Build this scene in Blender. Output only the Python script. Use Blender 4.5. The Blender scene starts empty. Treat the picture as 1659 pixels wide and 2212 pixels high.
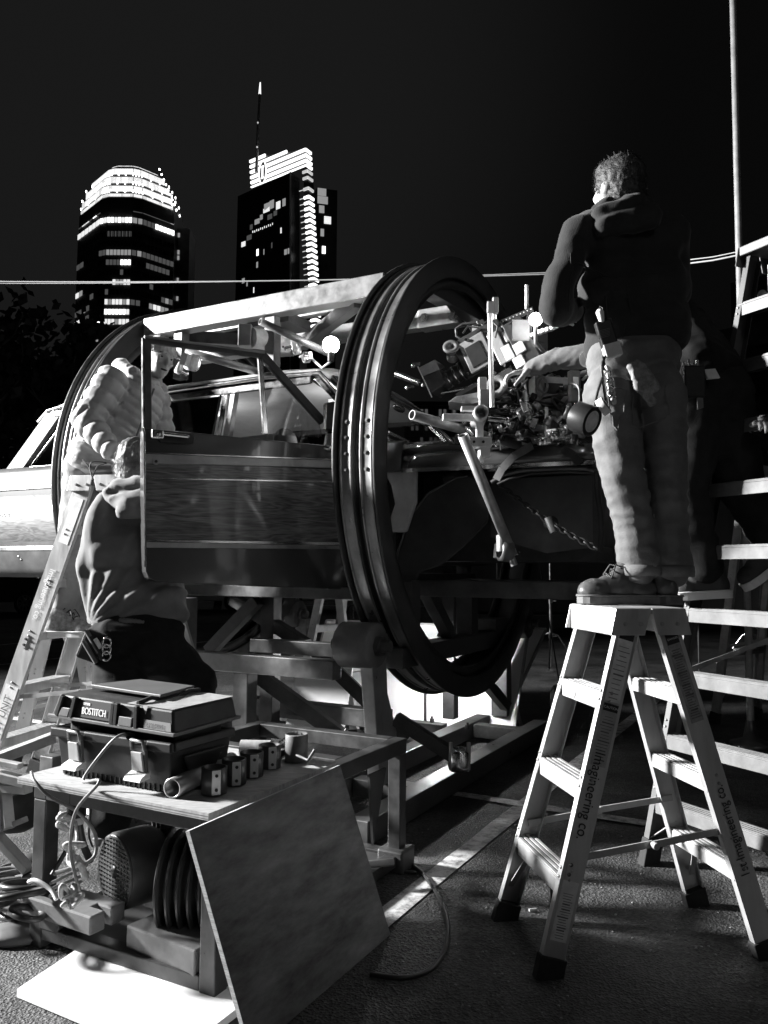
import bpy, bmesh, math, random
import numpy as np
from mathutils import Vector as V, Matrix, noise as mnoise

random.seed(7)
scene = bpy.context.scene
COL = scene.collection
rad = math.radians

# ------------------------------------------------------------------ camera
F, EYE, PITCH, ROLL = 1720.0, 1.36, rad(4.2), rad(0.4)      # focal length in units of a 1659 x 2212 picture
_r = V((1, 0, 0)); _f = V((0, math.cos(PITCH), math.sin(PITCH))); _u = V((0, -math.sin(PITCH), math.cos(PITCH)))
CR = _r * math.cos(ROLL) + _u * math.sin(ROLL)
CU = _u * math.cos(ROLL) - _r * math.sin(ROLL)
CF = _f
CAMPOS = V((0, 0, EYE))
cam = bpy.data.objects.new('camera', bpy.data.cameras.new('camera'))
COL.objects.link(cam)
M = Matrix(((CR.x, CU.x, -CF.x, 0), (CR.y, CU.y, -CF.y, 0), (CR.z, CU.z, -CF.z, EYE), (0, 0, 0, 1)))
cam.matrix_world = M
cam.data.sensor_fit = 'VERTICAL'
cam.data.sensor_height = 24.0
cam.data.lens = 24.0 * F / 2212.0
cam.data.clip_start = 0.05
cam.data.clip_end = 4000
scene.camera = cam

def ray(u, v):
    d = CF + CR * ((u - 829.5) / F) - CU * ((v - 1106) / F)
    return d / d.y
def P(u, v, Y):                 # a point of the place, Y metres away from the camera, seen at (u, v)
    return CAMPOS + ray(u, v) * Y
def GR(u, v, z=0.0):
    d = ray(u, v)
    return CAMPOS + d * ((z - EYE) / d.z)
def PROJ(p):
    d = V(p) - CAMPOS; z = d.dot(CF)
    return (829.5 + F * d.dot(CR) / z, 1106 - F * d.dot(CU) / z)

# ------------------------------------------------------------------ world, lamps, exposure
world = bpy.data.worlds.new('World'); scene.world = world; world.use_nodes = True
wn = world.node_tree; wn.nodes.clear()
wo = wn.nodes.new('ShaderNodeOutputWorld'); wb = wn.nodes.new('ShaderNodeBackground')
tc = wn.nodes.new('ShaderNodeTexCoord'); dt = wn.nodes.new('ShaderNodeVectorMath'); dt.operation = 'DOT_PRODUCT'
dt.inputs[1].default_value = V((-0.30, 0.80, 0.52)).normalized()
mr = wn.nodes.new('ShaderNodeMapRange'); mr.interpolation_type = 'SMOOTHERSTEP'
mr.inputs[1].default_value = 0.80; mr.inputs[2].default_value = 1.0
mr.inputs[3].default_value = 0.0026; mr.inputs[4].default_value = 0.0095
wn.links.new(tc.outputs['Generated'], dt.inputs[0]); wn.links.new(dt.outputs['Value'], mr.inputs[0])
wn.links.new(mr.outputs[0], wb.inputs['Color']); wb.inputs['Strength'].default_value = 1.0
wn.links.new(wb.outputs[0], wo.inputs['Surface'])

def lamp(name, kind, loc, power, size=0.2, target=None, spread=None, spot=None, blend=0.3):
    l = bpy.data.lights.new(name, kind); l.energy = power
    if kind == 'AREA':
        l.shape = 'DISK'; l.size = size
        if spread: l.spread = rad(spread)
    else:
        l.shadow_soft_size = size
    if kind == 'SPOT':
        l.spot_size = rad(spot); l.spot_blend = blend
    o = bpy.data.objects.new(name, l); COL.objects.link(o); o.location = loc
    if target is not None:
        o.rotation_euler = (V(target) - V(loc)).to_track_quat('-Z', 'Y').to_euler()
    return o
# the big film lamp that stands left of the set, and a weak fill lamp added behind the photographer
lamp('film_lamp', 'AREA', (-12.3, 5.6, 5.7), 1800, 1.2, (-0.4, 4.0, 1.1), spread=80)
lamp('fill_lamp', 'AREA', (4.0, -7.5, 8.5), 30, 1.4, (0, 4, 1.0), spread=120)
scene.view_settings.view_transform = 'Standard'
scene.view_settings.look = 'None'
scene.view_settings.exposure = 0.0
scene.view_settings.gamma = 1.0
scene.view_settings.use_curve_mapping = False
scene.cycles.max_bounces = 6
scene.cycles.diffuse_bounces = 3
scene.cycles.glossy_bounces = 3
scene.cycles.transparent_max_bounces = 12
scene.cycles.sample_clamp_indirect = 3.0
scene.cycles.use_denoising = True

# ------------------------------------------------------------------ helpers
ORG = {}
def tag(o, label=None, cat=None, group=None, kind=None):
    if label: o['label'] = label
    if cat: o['category'] = cat
    if group: o['group'] = group
    if kind: o['kind'] = kind
    return o
def thing(name, label, cat, loc, group=None):
    o = bpy.data.objects.new(name, None); COL.objects.link(o); o.location = loc
    o.empty_display_size = 0.1
    ORG[o.name] = V(loc)
    return tag(o, label, cat, group)
def frame(d, up=(0, 0, 1)):
    z = V(d).normalized(); up = V(up)
    if abs(z.dot(up.normalized())) > 0.999: up = V((0, 1, 0)) if abs(z.y) < 0.9 else V((1, 0, 0))
    x = up.cross(z).normalized(); y = z.cross(x)
    return x, y, z

class MB:
    def __init__(s): s.v = []; s.f = []; s.sm = []; s.rk = 1.0
    def add(s, vs, fs, smooth=False):
        n = len(s.v); s.v += [tuple(p) for p in vs]
        s.f += [tuple(i + n for i in f) for f in fs]; s.sm += [smooth] * len(fs)
        return s
    def hexa(s, p):        # 8 corners: bottom loop then top loop
        return s.add(p, [(3, 2, 1, 0), (4, 5, 6, 7), (0, 1, 5, 4), (1, 2, 6, 5), (2, 3, 7, 6), (3, 0, 4, 7)])
    def box(s, c, size, ax=None):
        c = V(c); x, y, z = ax if ax else (V((1, 0, 0)), V((0, 1, 0)), V((0, 0, 1)))
        a, b, h = size[0] / 2, size[1] / 2, size[2] / 2
        return s.hexa([c + x * i + y * j + z * k for k in (-h, h) for i, j in ((-a, -b), (a, -b), (a, b), (-a, b))])
    def beam(s, a, b, w, h=None, up=(0, 0, 1), w2=None, h2=None):
        a, b = V(a), V(b); h = w if h is None else h; w2 = w2 or w; h2 = h2 or h
        x, y, z = frame(b - a, up)
        q = lambda c, ww, hh: [c + x * i * ww / 2 + y * j * hh / 2 for i, j in ((-1, -1), (1, -1), (1, 1), (-1, 1))]
        return s.hexa(q(a, w, h) + q(b, w2, h2))
    def tube(s, pts, r, n=10, cap=True, closed=False):
        pts = [V(p) for p in pts]; m = len(pts)
        rs = r if isinstance(r, (list, tuple)) else [r] * m
        vs = []; fs = []; x = None
        for i, p in enumerate(pts):
            if closed: d = pts[(i + 1) % m] - pts[i - 1]
            else: d = pts[min(i + 1, m - 1)] - pts[max(i - 1, 0)]
            d.normalize()
            if x is None: x = frame(d)[0]
            x = (x - d * x.dot(d)).normalized(); y = d.cross(x)
            vs += [p + (x * math.cos(2 * math.pi * k / n) + y * math.sin(2 * math.pi * k / n)) * rs[i] for k in range(n)]
        for i in range(m if closed else m - 1):
            j = (i + 1) % m
            fs += [(i * n + k, i * n + (k + 1) % n, j * n + (k + 1) % n, j * n + k) for k in range(n)]
        s.add(vs, fs, True)
        if cap and not closed:
            s.add(vs[:n], [tuple(range(n))[::-1]]); s.add(vs[-n:], [tuple(range(n))])
        return s
    def lathe(s, c, axis, prof, n=20, up=(0, 0, 1), smooth=True, arc=None):      # prof: (radius, distance along axis)
        c = V(c); x, y, z = frame(axis, up); vs = []; fs = []
        a0, a1 = arc or (0, 2 * math.pi); m = n if arc is None else n + 1
        for r, t in prof:
            for k in range(m):
                a = a0 + (a1 - a0) * k / n
                vs.append(c + z * t + (x * math.cos(a) + y * math.sin(a)) * r)
        for i in range(len(prof) - 1):
            for k in range(n):
                k2 = (k + 1) % m
                fs.append((i * m + k, i * m + k2, (i + 1) * m + k2, (i + 1) * m + k))
        return s.add(vs, fs, smooth)
    def cyl(s, a, b, r, n=14, r2=None):
        a, b = V(a), V(b); L = (b - a).length; r2 = r if r2 is None else r2
        s.lathe(a, b - a, [(r, 0), (r2, L)], n)
        x, y, z = frame(b - a)
        ring = lambda c, rr: [c + (x * math.cos(2 * math.pi * k / n) + y * math.sin(2 * math.pi * k / n)) * rr for k in range(n)]
        s.add(ring(a, r), [tuple(range(n))[::-1]]); s.add(ring(b, r2), [tuple(range(n))])
        return s
    def pipe(s, a, b, ro, ri, n=18):
        a, b = V(a), V(b); L = (b - a).length
        return s.lathe(a, b - a, [(ri, L * .5), (ri, 0), (ro, 0), (ro, L), (ri, L), (ri, L * .5)], n)
    def ell(s, c, r, n=14, ax=None):
        c = V(c); x, y, z = ax if ax else (V((1, 0, 0)), V((0, 1, 0)), V((0, 0, 1)))
        if not isinstance(r, (list, tuple)): r = (r, r, r)
        m = max(4, n // 2); vs = []; fs = []
        for i in range(1, m):
            t = math.pi * i / m
            for k in range(n):
                a = 2 * math.pi * k / n
                vs.append(c + x * (r[0] * math.sin(t) * math.cos(a)) + y * (r[1] * math.sin(t) * math.sin(a)) + z * (r[2] * math.cos(t)))
        for i in range(m - 2):
            fs += [(i * n + k, (i + 1) * n + k, (i + 1) * n + (k + 1) % n, i * n + (k + 1) % n) for k in range(n)]
        t0 = len(vs); vs += [c + z * r[2], c - z * r[2]]
        fs += [(t0, k, (k + 1) % n) for k in range(n)]
        fs += [(t0 + 1, (m - 2) * n + (k + 1) % n, (m - 2) * n + k) for k in range(n)]
        return s.add(vs, fs, True)
    def prism(s, poly, vec, smooth=False):
        poly = [V(p) for p in poly]; vec = V(vec); n = len(poly)
        return s.add(poly + [p + vec for p in poly], [tuple(range(n))[::-1], tuple(range(n, 2 * n))] +
                     [(i, (i + 1) % n, n + (i + 1) % n, n + i) for i in range(n)], smooth)
    def cap(s, p0, r0, p1, r1, n=12):             # tapered capsule, closed
        r0 *= s.rk; r1 *= s.rk; p0, p1 = V(p0), V(p1); x, y, z = frame(p1 - p0); L = (p1 - p0).length; pr = []
        for i in range(1, 5): t = math.pi / 2 * i / 4; pr.append((r0 * math.sin(t), -r0 * math.cos(t)))
        for i in range(0, 4): t = math.pi / 2 * i / 4; pr.append((r1 * math.cos(t), L + r1 * math.sin(t)))
        vs = []; fs = []
        for r, t in pr:
            for k in range(n):
                a = 2 * math.pi * k / n; vs.append(p0 + z * t + (x * math.cos(a) + y * math.sin(a)) * r)
        m = len(pr)
        for i in range(m - 1):
            fs += [(i * n + k, i * n + (k + 1) % n, (i + 1) * n + (k + 1) % n, (i + 1) * n + k) for k in range(n)]
        t0 = len(vs); vs += [p0 - z * r0, p1 + z * r1]
        fs += [(t0, (k + 1) % n, k) for k in range(n)]
        fs += [(t0 + 1, (m - 1) * n + k, (m - 1) * n + (k + 1) % n) for k in range(n)]
        return s.add(vs, fs, True)
    def build(s, name, mat, parent=None, label=None, cat=None, group=None, kind=None, bevel=0, origin=None, fix=True):
        me = bpy.data.meshes.new(name)
        if parent is not None: o3 = ORG[parent.name]
        elif origin is not None: o3 = V(origin)
        else:
            a = np.array(s.v); o3 = V(((a[:, 0].min() + a[:, 0].max()) / 2, (a[:, 1].min() + a[:, 1].max()) / 2, a[:, 2].min()))
        me.from_pydata([(p[0] - o3.x, p[1] - o3.y, p[2] - o3.z) for p in s.v], [], s.f)
        me.polygons.foreach_set('use_smooth', s.sm)
        if fix:
            bm = bmesh.new(); bm.from_mesh(me); bmesh.ops.recalc_face_normals(bm, faces=bm.faces); bm.to_mesh(me); bm.free()
        me.materials.append(mat); me.update()
        o = bpy.data.objects.new(name, me); COL.objects.link(o)
        if parent is not None: o.parent = parent
        else: o.location = o3
        ORG[o.name] = o3
        if bevel:
            b = o.modifiers.new('bevel', 'BEVEL'); b.width = bevel; b.segments = 2; b.limit_method = 'ANGLE'; b.angle_limit = rad(40)
        return tag(o, label, cat, group, kind)

def text_mesh(txt, origin, xd, yd, size, mat, name, parent, squash=1.0, center=False):
    cu = bpy.data.curves.new('t', 'FONT'); cu.body = txt; cu.size = size
    if center: cu.align_x = 'CENTER'; cu.align_y = 'CENTER'
    ob = bpy.data.objects.new('t', cu); COL.objects.link(ob)
    dg = bpy.context.evaluated_depsgraph_get(); me = bpy.data.meshes.new_from_object(ob.evaluated_get(dg))
    vs = [v.co.copy() for v in me.vertices]; fs = [tuple(p.vertices) for p in me.polygons]
    bpy.data.objects.remove(ob); bpy.data.curves.remove(cu); bpy.data.meshes.remove(me)
    xd, yd = V(xd).normalized(), V(yd).normalized(); n = xd.cross(yd)
    m = MB(); m.add([V(origin) + xd * v.x * squash + yd * v.y + n * 0.0015 for v in vs], fs)
    return m.build(name, mat, parent, fix=False)

# organic shapes: overlapping closed pieces fused by a voxel remesh, smoothed, then displaced
def blob(mb, name, mat, parent, voxel=0.012, smooth=6, disp=None, label=None):
    me = bpy.data.meshes.new('b'); me.from_pydata(mb.v, [], mb.f)
    bm = bmesh.new(); bm.from_mesh(me); bmesh.ops.recalc_face_normals(bm, faces=bm.faces); bm.to_mesh(me); bm.free()
    ob = bpy.data.objects.new('b', me); COL.objects.link(ob)
    md = ob.modifiers.new('r', 'REMESH'); md.mode = 'VOXEL'; md.voxel_size = voxel
    if smooth:
        sm = ob.modifiers.new('s', 'SMOOTH'); sm.factor = 0.5; sm.iterations = smooth
    dg = bpy.context.evaluated_depsgraph_get(); e = bpy.data.meshes.new_from_object(ob.evaluated_get(dg))
    bpy.data.objects.remove(ob); bpy.data.meshes.remove(me)
    n = len(e.vertices); co = np.empty(n * 3); e.vertices.foreach_get('co', co); co = co.reshape(-1, 3)
    if disp:
        no = np.empty(n * 3); e.vertices.foreach_get('normal', no); no = no.reshape(-1, 3)
        co = co + no * np.asarray(disp(co, no)).reshape(-1, 1)
    o3 = ORG[parent.name] if parent is not None else V((0, 0, 0))
    co = co - np.array(o3)
    e.vertices.foreach_set('co', co.ravel()); e.polygons.foreach_set('use_smooth', [True] * len(e.polygons))
    e.materials.clear(); e.materials.append(mat); e.update(); e.name = name
    o = bpy.data.objects.new(name, e); COL.objects.link(o)
    if parent is not None: o.parent = parent
    ORG[o.name] = V(o3)
    if label: o['label'] = label
    return o
def folds(scale=(9, 9, 5), amp=0.012, seed=0, ridge=True, fine=0.0):
    off = V((seed * 3.1, seed * 1.7, seed * 2.3))
    def fn(co, no):
        out = np.zeros(len(co))
        for i, c in enumerate(co):
            p = V((c[0] * scale[0], c[1] * scale[1], c[2] * scale[2])) + off
            q = mnoise.noise(p + V((mnoise.noise(p * .5), mnoise.noise(p * .5 + V((9, 0, 0))), 0)) * 1.2)
            d = (0.5 - abs(q)) * 2 * amp if ridge else q * amp * 1.6
            if fine: d += mnoise.noise(p * 4) * fine
            out[i] = d
        return out
    return fn

# ------------------------------------------------------------------ materials (the picture is black and white, so all are greys)
def nt(m): return m.node_tree.nodes, m.node_tree.links
def mat(name, base=0.3, rough=0.5, metal=0.0, var=0.0, scale=8.0, bump=0.0, bscale=40.0, spec=0.5, coat=0.0, sheen=0.0, stretch=None, detail=4.0, rvar=0.0):
    m = bpy.data.materials.new(name); m.use_nodes = True; n, l = nt(m)
    b = n['Principled BSDF']; b.inputs['Base Color'].default_value = (base, base, base, 1)
    b.inputs['Roughness'].default_value = rough; b.inputs['Metallic'].default_value = metal
    b.inputs['Specular IOR Level'].default_value = spec
    if coat: b.inputs['Coat Weight'].default_value = coat; b.inputs['Coat Roughness'].default_value = 0.06
    if sheen: b.inputs['Sheen Weight'].default_value = sheen; b.inputs['Sheen Roughness'].default_value = 0.5
    if var or bump or rvar:
        t = n.new('ShaderNodeTexCoord'); mp = n.new('ShaderNodeMapping'); l.new(t.outputs['Object'], mp.inputs[0])
        if stretch: mp.inputs['Scale'].default_value = stretch
    if var or rvar:
        no = n.new('ShaderNodeTexNoise'); no.inputs['Scale'].default_value = scale; no.inputs['Detail'].default_value = detail
        no.inputs['Roughness'].default_value = 0.65
        l.new(mp.outputs[0], no.inputs['Vector'])
    if var:
        r = n.new('ShaderNodeMapRange'); r.inputs[1].default_value = 0.3; r.inputs[2].default_value = 0.7
        r.inputs[3].default_value = base * (1 - var); r.inputs[4].default_value = min(0.95, base * (1 + var))
        l.new(no.outputs['Fac'], r.inputs[0]); l.new(r.outputs[0], b.inputs['Base Color'])
    if rvar:
        r2 = n.new('ShaderNodeMapRange'); r2.inputs[1].default_value = 0.3; r2.inputs[2].default_value = 0.7
        r2.inputs[3].default_value = max(0.05, rough - rvar); r2.inputs[4].default_value = min(1, rough + rvar)
        l.new(no.outputs['Fac'], r2.inputs[0]); l.new(r2.outputs[0], b.inputs['Roughness'])
    if bump:
        n2 = n.new('ShaderNodeTexNoise'); n2.inputs['Scale'].default_value = bscale; n2.inputs['Detail'].default_value = 5
        l.new(mp.outputs[0], n2.inputs['Vector'])
        bp = n.new('ShaderNodeBump'); bp.inputs['Strength'].default_value = min(1, bump); bp.inputs['Distance'].default_value = 0.003
        l.new(n2.outputs['Fac'], bp.inputs['Height']); l.new(bp.outputs[0], b.inputs['Normal'])
    return m
def emit(name, strength, base=0.8):
    m = bpy.data.materials.new(name); m.use_nodes = True; b = m.node_tree.nodes['Principled BSDF']
    b.inputs['Base Color'].default_value = (base, base, base, 1)
    b.inputs['Emission Color'].default_value = (1, 1, 1, 1); b.inputs['Emission Strength'].default_value = strength
    return m
def glass(name, refl=0.10, tint=0.85, rough=0.02):
    m = bpy.data.materials.new(name); m.use_nodes = True; n, l = nt(m); n.remove(n['Principled BSDF'])
    tr = n.new('ShaderNodeBsdfTransparent'); tr.inputs[0].default_value = (tint,) * 3 + (1,)
    gl = n.new('ShaderNodeBsdfGlossy'); gl.inputs['Roughness'].default_value = rough
    fr = n.new('ShaderNodeFresnel'); fr.inputs[0].default_value = 1.5
    ad = n.new('ShaderNodeMath'); ad.operation = 'ADD'; ad.inputs[1].default_value = refl - 0.04; ad.use_clamp = True
    mx = n.new('ShaderNodeMixShader'); l.new(fr.outputs[0], ad.inputs[0]); l.new(ad.outputs[0], mx.inputs[0])
    l.new(tr.outputs[0], mx.inputs[1]); l.new(gl.outputs[0], mx.inputs[2]); l.new(mx.outputs[0], n['Material Output'].inputs[0])
    return m

def wood_mat(name, lo, hi, rough, coat, wave=7.0, stretch=(1, 1, 1)):
    m = bpy.data.materials.new(name); m.use_nodes = True; n, l = nt(m); b = n['Principled BSDF']
    b.inputs['Roughness'].default_value = rough; b.inputs['Coat Weight'].default_value = coat; b.inputs['Coat Roughness'].default_value = 0.05
    t = n.new('ShaderNodeTexCoord'); mp = n.new('ShaderNodeMapping'); mp.inputs['Scale'].default_value = stretch
    l.new(t.outputs['Object'], mp.inputs[0])
    w = n.new('ShaderNodeTexNoise'); w.inputs['Scale'].default_value = wave; w.inputs['Detail'].default_value = 3; w.inputs['Distortion'].default_value = 0.6
    l.new(mp.outputs[0], w.inputs['Vector'])
    mu = n.new('ShaderNodeMath'); mu.operation = 'MULTIPLY'; mu.inputs[1].default_value = 9
    fr = n.new('ShaderNodeMath'); fr.operation = 'PINGPONG'; fr.inputs[1].default_value = 0.5
    l.new(w.outputs['Fac'], mu.inputs[0]); l.new(mu.outputs[0], fr.inputs[0])
    f2 = n.new('ShaderNodeTexNoise'); f2.inputs['Scale'].default_value = wave * 9; f2.inputs['Detail'].default_value = 4
    l.new(mp.outputs[0], f2.inputs['Vector'])
    ad = n.new('ShaderNodeMath'); ad.operation = 'ADD'; l.new(fr.outputs[0], ad.inputs[0]); l.new(f2.outputs['Fac'], ad.inputs[1])
    r = n.new('ShaderNodeMapRange'); r.inputs[1].default_value = 0.35; r.inputs[2].default_value = 1.1; r.inputs[3].default_value = lo; r.inputs[4].default_value = hi
    l.new(ad.outputs[0], r.inputs[0]); l.new(r.outputs[0], b.inputs['Base Color'])
    return m

M_ALU = mat('aluminium', 0.56, 0.42, 0.55, var=0.18, scale=14, stretch=(1, 1, .2), bump=.12, bscale=60, rvar=.1)
M_ALU2 = mat('worn_aluminium', 0.42, 0.5, 0.45, var=0.25, scale=10, bump=.12, bscale=50, rvar=.1)
M_BEAM = mat('drum_beam_steel', 0.2, 0.42, 0.5, var=0.3, scale=7, bump=.12, bscale=25, rvar=.12)
M_STEEL = mat('rig_steel', 0.11, 0.42, 0.55, var=0.4, scale=6, bump=.15, bscale=30, rvar=.15)
M_BARE = mat('bare_steel', 0.32, 0.38, 0.6, var=0.22, scale=7, bump=.1, bscale=25, rvar=.12)
M_FRAME = mat('cart_steel', 0.05, 0.42, 0.3, var=0.5, scale=7, bump=.15, bscale=30, rvar=.15)
M_DARKST = mat('dark_painted_steel', 0.05, 0.45, 0.1, var=0.4, scale=9, bump=.15, bscale=40, rvar=.12)
M_CHROME = mat('chrome', 0.75, 0.2, 1.0, rvar=.06, scale=20)
M_BLACK = mat('black_plastic', 0.02, 0.45, 0, spec=.3, var=.3, scale=20, bump=.1, bscale=200)
M_RUBBER = mat('black_rubber', 0.02, 0.75, 0, var=.3, scale=30, bump=.2, bscale=80)
M_GREYP = mat('grey_plastic', 0.12, 0.5, 0, var=.2, scale=20)
M_WHITE = mat('white_board', 0.82, 0.6, 0, var=.06, scale=3, bump=.05, bscale=10)
M_PAPER = mat('white_sticker', 0.7, 0.6, 0, var=.15, scale=25)
M_INK = mat('black_ink', 0.02, 0.6)
M_LINE = mat('faded_ink', 0.12, 0.7, var=.4, scale=40)
M_WHITEINK = mat('white_ink', 0.8, 0.5)
M_ROPE = mat('white_rope', 0.5, 0.9, 0, var=.3, scale=60, bump=.6, bscale=150)
M_CABLE = mat('grey_cable', 0.2, 0.45)
M_BCABLE = mat('black_cable', 0.025, 0.4)
M_PLYTOP = wood_mat('plywood_top', 0.28, 0.45, 0.6, 0.0, 3, (1, 4, 1))
M_PLYEDGE = mat('plywood_edge', 0.5, 0.8, 0, var=.4, scale=10, stretch=(1, 1, 30))
M_TIMBER = wood_mat('timber', 0.22, 0.38, 0.65, 0.0, 5, (1, 5, 5))
M_GLASS = glass('window_glass', 0.09, 0.8)
M_DGLASS = glass('tinted_glass', 0.14, 0.5)
M_LAMP = emit('lamp_bulb', 26)
M_LAMP2 = emit('lamp_lens', 40)
# ------------------------------------------------------------------ the parking grid: s runs along the wagon, w towards the camera
TH = rad(28.1); CEN = V((0.653, 5.54, 0))
TS = V((math.cos(TH), -math.sin(TH), 0)); NW = V((-math.sin(TH), -math.cos(TH), 0)); ZZ = V((0, 0, 1))
def W(s, w, z=0.0): return CEN + TS * s + NW * w + ZZ * z
AX = (TS, NW, ZZ)

# ------------------------------------------------------------------ ground
def asphalt():
    m = bpy.data.materials.new('asphalt'); m.use_nodes = True; n, l = nt(m); b = n['Principled BSDF']
    t = n.new('ShaderNodeTexCoord')
    a = n.new('ShaderNodeTexNoise'); a.inputs['Scale'].default_value = 0.9; a.inputs['Detail'].default_value = 6
    g = n.new('ShaderNodeTexVoronoi'); g.inputs['Scale'].default_value = 95
    h = n.new('ShaderNodeTexNoise'); h.inputs['Scale'].default_value = 150; h.inputs['Detail'].default_value = 3
    for q in (a, g, h): l.new(t.outputs['Object'], q.inputs['Vector'])
    r = n.new('ShaderNodeMapRange'); r.inputs[1].default_value = .3; r.inputs[2].default_value = .75; r.inputs[3].default_value = .03; r.inputs[4].default_value = .075
    l.new(a.outputs['Fac'], r.inputs[0])
    r2 = n.new('ShaderNodeMapRange'); r2.inputs[1].default_value = 0; r2.inputs[2].default_value = 1; r2.inputs[3].default_value = .4; r2.inputs[4].default_value = 2.1
    l.new(g.outputs['Color'], r2.inputs[0])
    mu = n.new('ShaderNodeMath'); mu.operation = 'MULTIPLY'; l.new(r.outputs[0], mu.inputs[0]); l.new(r2.outputs[0], mu.inputs[1])
    st = n.new('ShaderNodeTexNoise'); st.inputs['Scale'].default_value = 2.6; st.inputs['Detail'].default_value = 8; st.inputs['Roughness'].default_value = .7; l.new(t.outputs['Object'], st.inputs['Vector'])
    r3 = n.new('ShaderNodeMapRange'); r3.inputs[1].default_value = .35; r3.inputs[2].default_value = .55; r3.inputs[3].default_value = .4; r3.inputs[4].default_value = 1.15; l.new(st.outputs['Fac'], r3.inputs[0])
    m3 = n.new('ShaderNodeMath'); m3.operation = 'MULTIPLY'; l.new(mu.outputs[0], m3.inputs[0]); l.new(r3.outputs[0], m3.inputs[1])
    l.new(m3.outputs[0], b.inputs['Base Color'])
    ad = n.new('ShaderNodeMath'); ad.operation = 'ADD'; l.new(g.outputs['Distance'], ad.inputs[0]); l.new(h.outputs['Fac'], ad.inputs[1])
    bp = n.new('ShaderNodeBump'); bp.inputs['Strength'].default_value = .9; bp.inputs['Distance'].default_value = .006
    l.new(ad.outputs[0], bp.inputs['Height']); l.new(bp.outputs[0], b.inputs['Normal'])
    b.inputs['Roughness'].default_value = .62; b.inputs['Specular IOR Level'].default_value = .35
    return m
M_ASPH = asphalt()
def linemat():
    m = mat('worn_road_paint', .62, .7, 0, bump=.5, bscale=120); n, l = nt(m); b = n['Principled BSDF']
    t = n.new('ShaderNodeTexCoord'); a = n.new('ShaderNodeTexNoise'); a.inputs['Scale'].default_value = 14; a.inputs['Detail'].default_value = 8; a.inputs['Roughness'].default_value = .75
    l.new(t.outputs['Object'], a.inputs['Vector'])
    r = n.new('ShaderNodeMapRange'); r.inputs[1].default_value = .36; r.inputs[2].default_value = .56; r.inputs[3].default_value = .1; r.inputs[4].default_value = .62
    l.new(a.outputs['Fac'], r.inputs[0]); l.new(r.outputs[0], b.inputs['Base Color'])
    return m
M_PAINT = linemat()
g = MB(); g.add([(-900, -60, 0), (900, -60, 0), (900, 1500, 0), (-900, 1500, 0)], [(0, 1, 2, 3)])
g.build('ground', M_ASPH, kind='structure', origin=(0, 0, 0))
def stripe(a, b, wd=.11, z=.004):
    m = MB(); a, b = V(a), V(b); d = (b - a).normalized(); x = V((-d.y, d.x, 0)) * wd / 2
    L = (b - a).length; k = max(2, int(L / .35)); vs = []; fs = []
    for i in range(k + 1):
        c = a + d * (L * i / k); j1, j2 = random.uniform(.9, 1.06), random.uniform(.9, 1.06)
        vs += [c - x * j1 + ZZ * z, c + x * j2 + ZZ * z]
    for i in range(k): fs.append((2 * i, 2 * i + 2, 2 * i + 3, 2 * i + 1))
    m.add(vs, fs); return m.build('road_marking', M_PAINT, kind='structure')
stripe(W(.52, 3.1), W(.55, -6)); stripe(W(-.1, .60), W(4.2, .68), .1, .008); stripe(W(-2.3, 2.6), W(-2.3, -5)); stripe(W(-7.5, .28), W(-3.0, .34), .1, .008)
stripe(W(-5.2, 1.8), W(-5.2, -6)); stripe(W(-8.02, 1.5), W(-8.02, -7)); stripe(W(-10.6, 0), W(-10.6, -8))
stripe((-3, 30.5, 0), (14, 31.2, 0), .25); stripe((3.4, 24.2, 0), (10, 27.4, 0), .2)

# ------------------------------------------------------------------ left tower: eight sided, terraced and floodlit crown
M_TOWER = mat('dark_granite_cladding', .10, .5, 0, var=.3, scale=.3)
M_DARKWIN = mat('dark_window_glass', .012, .12, 0)
LIT = [emit('lit_window_dim', .07, .05), emit('lit_window_soft', .28, .3), emit('lit_window', .9), emit('lit_window_bright', 2.2)]
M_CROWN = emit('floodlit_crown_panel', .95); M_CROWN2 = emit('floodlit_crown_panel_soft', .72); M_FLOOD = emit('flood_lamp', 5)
DT = 380.0
pl = [(-155.2, 401.7), (-136.7, 382), (-132.5, 380), (-120.1, 380), (-115.6, 382.1), (-103.5, 395.3), (-103, 416), (-155, 424)]
pl = [(x - 4.6, y) for x, y in pl]
cenT = V((-133.1, 401, 0))
def zat(v, Y=DT): return P(270, v, Y).z
tower = thing('office_tower', 'eight sided dark tower with a terraced glowing white crown', 'tower', (cenT.x, cenT.y, 0))
topbody = zat(470)
def ringpts(k, z): return [V((cenT.x + (x - cenT.x) * k, cenT.y + (y - cenT.y) * k, z)) for x, y in pl]
b = MB(); b.prism(ringpts(1, 0), (0, 0, topbody)); b.build('facade', M_TOWER, tower)
rng = random.Random(3)
def face_panes(p, q, z0, z1, k, inset=.12, push=.25):        # k panes side by side between two corners
    out = []; p, q = V((p[0], p[1], 0)), V((q[0], q[1], 0)); d = q - p; n_ = V((d.y, -d.x, 0)).normalized()
    for i in range(k):
        a = p + d * ((i + inset) / k); c = p + d * ((i + 1 - inset) / k)
        out.append([a + n_ * push + ZZ * z0, c + n_ * push + ZZ * z0, c + n_ * push + ZZ * z1, a + n_ * push + ZZ * z1])
    return out
def pane(mat_, parent, quad, name='window', depth=.3):
    m = MB(); n_ = (quad[1] - quad[0]).cross(quad[3] - quad[0]).normalized()
    m.prism([c - n_ * depth * .5 for c in quad], n_ * depth); return m.build(name, mat_, parent, fix=False)
nper = [6, 2, 7, 2, 8]
floors = [(540 + i * 21.4) for i in range(12)]
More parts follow.
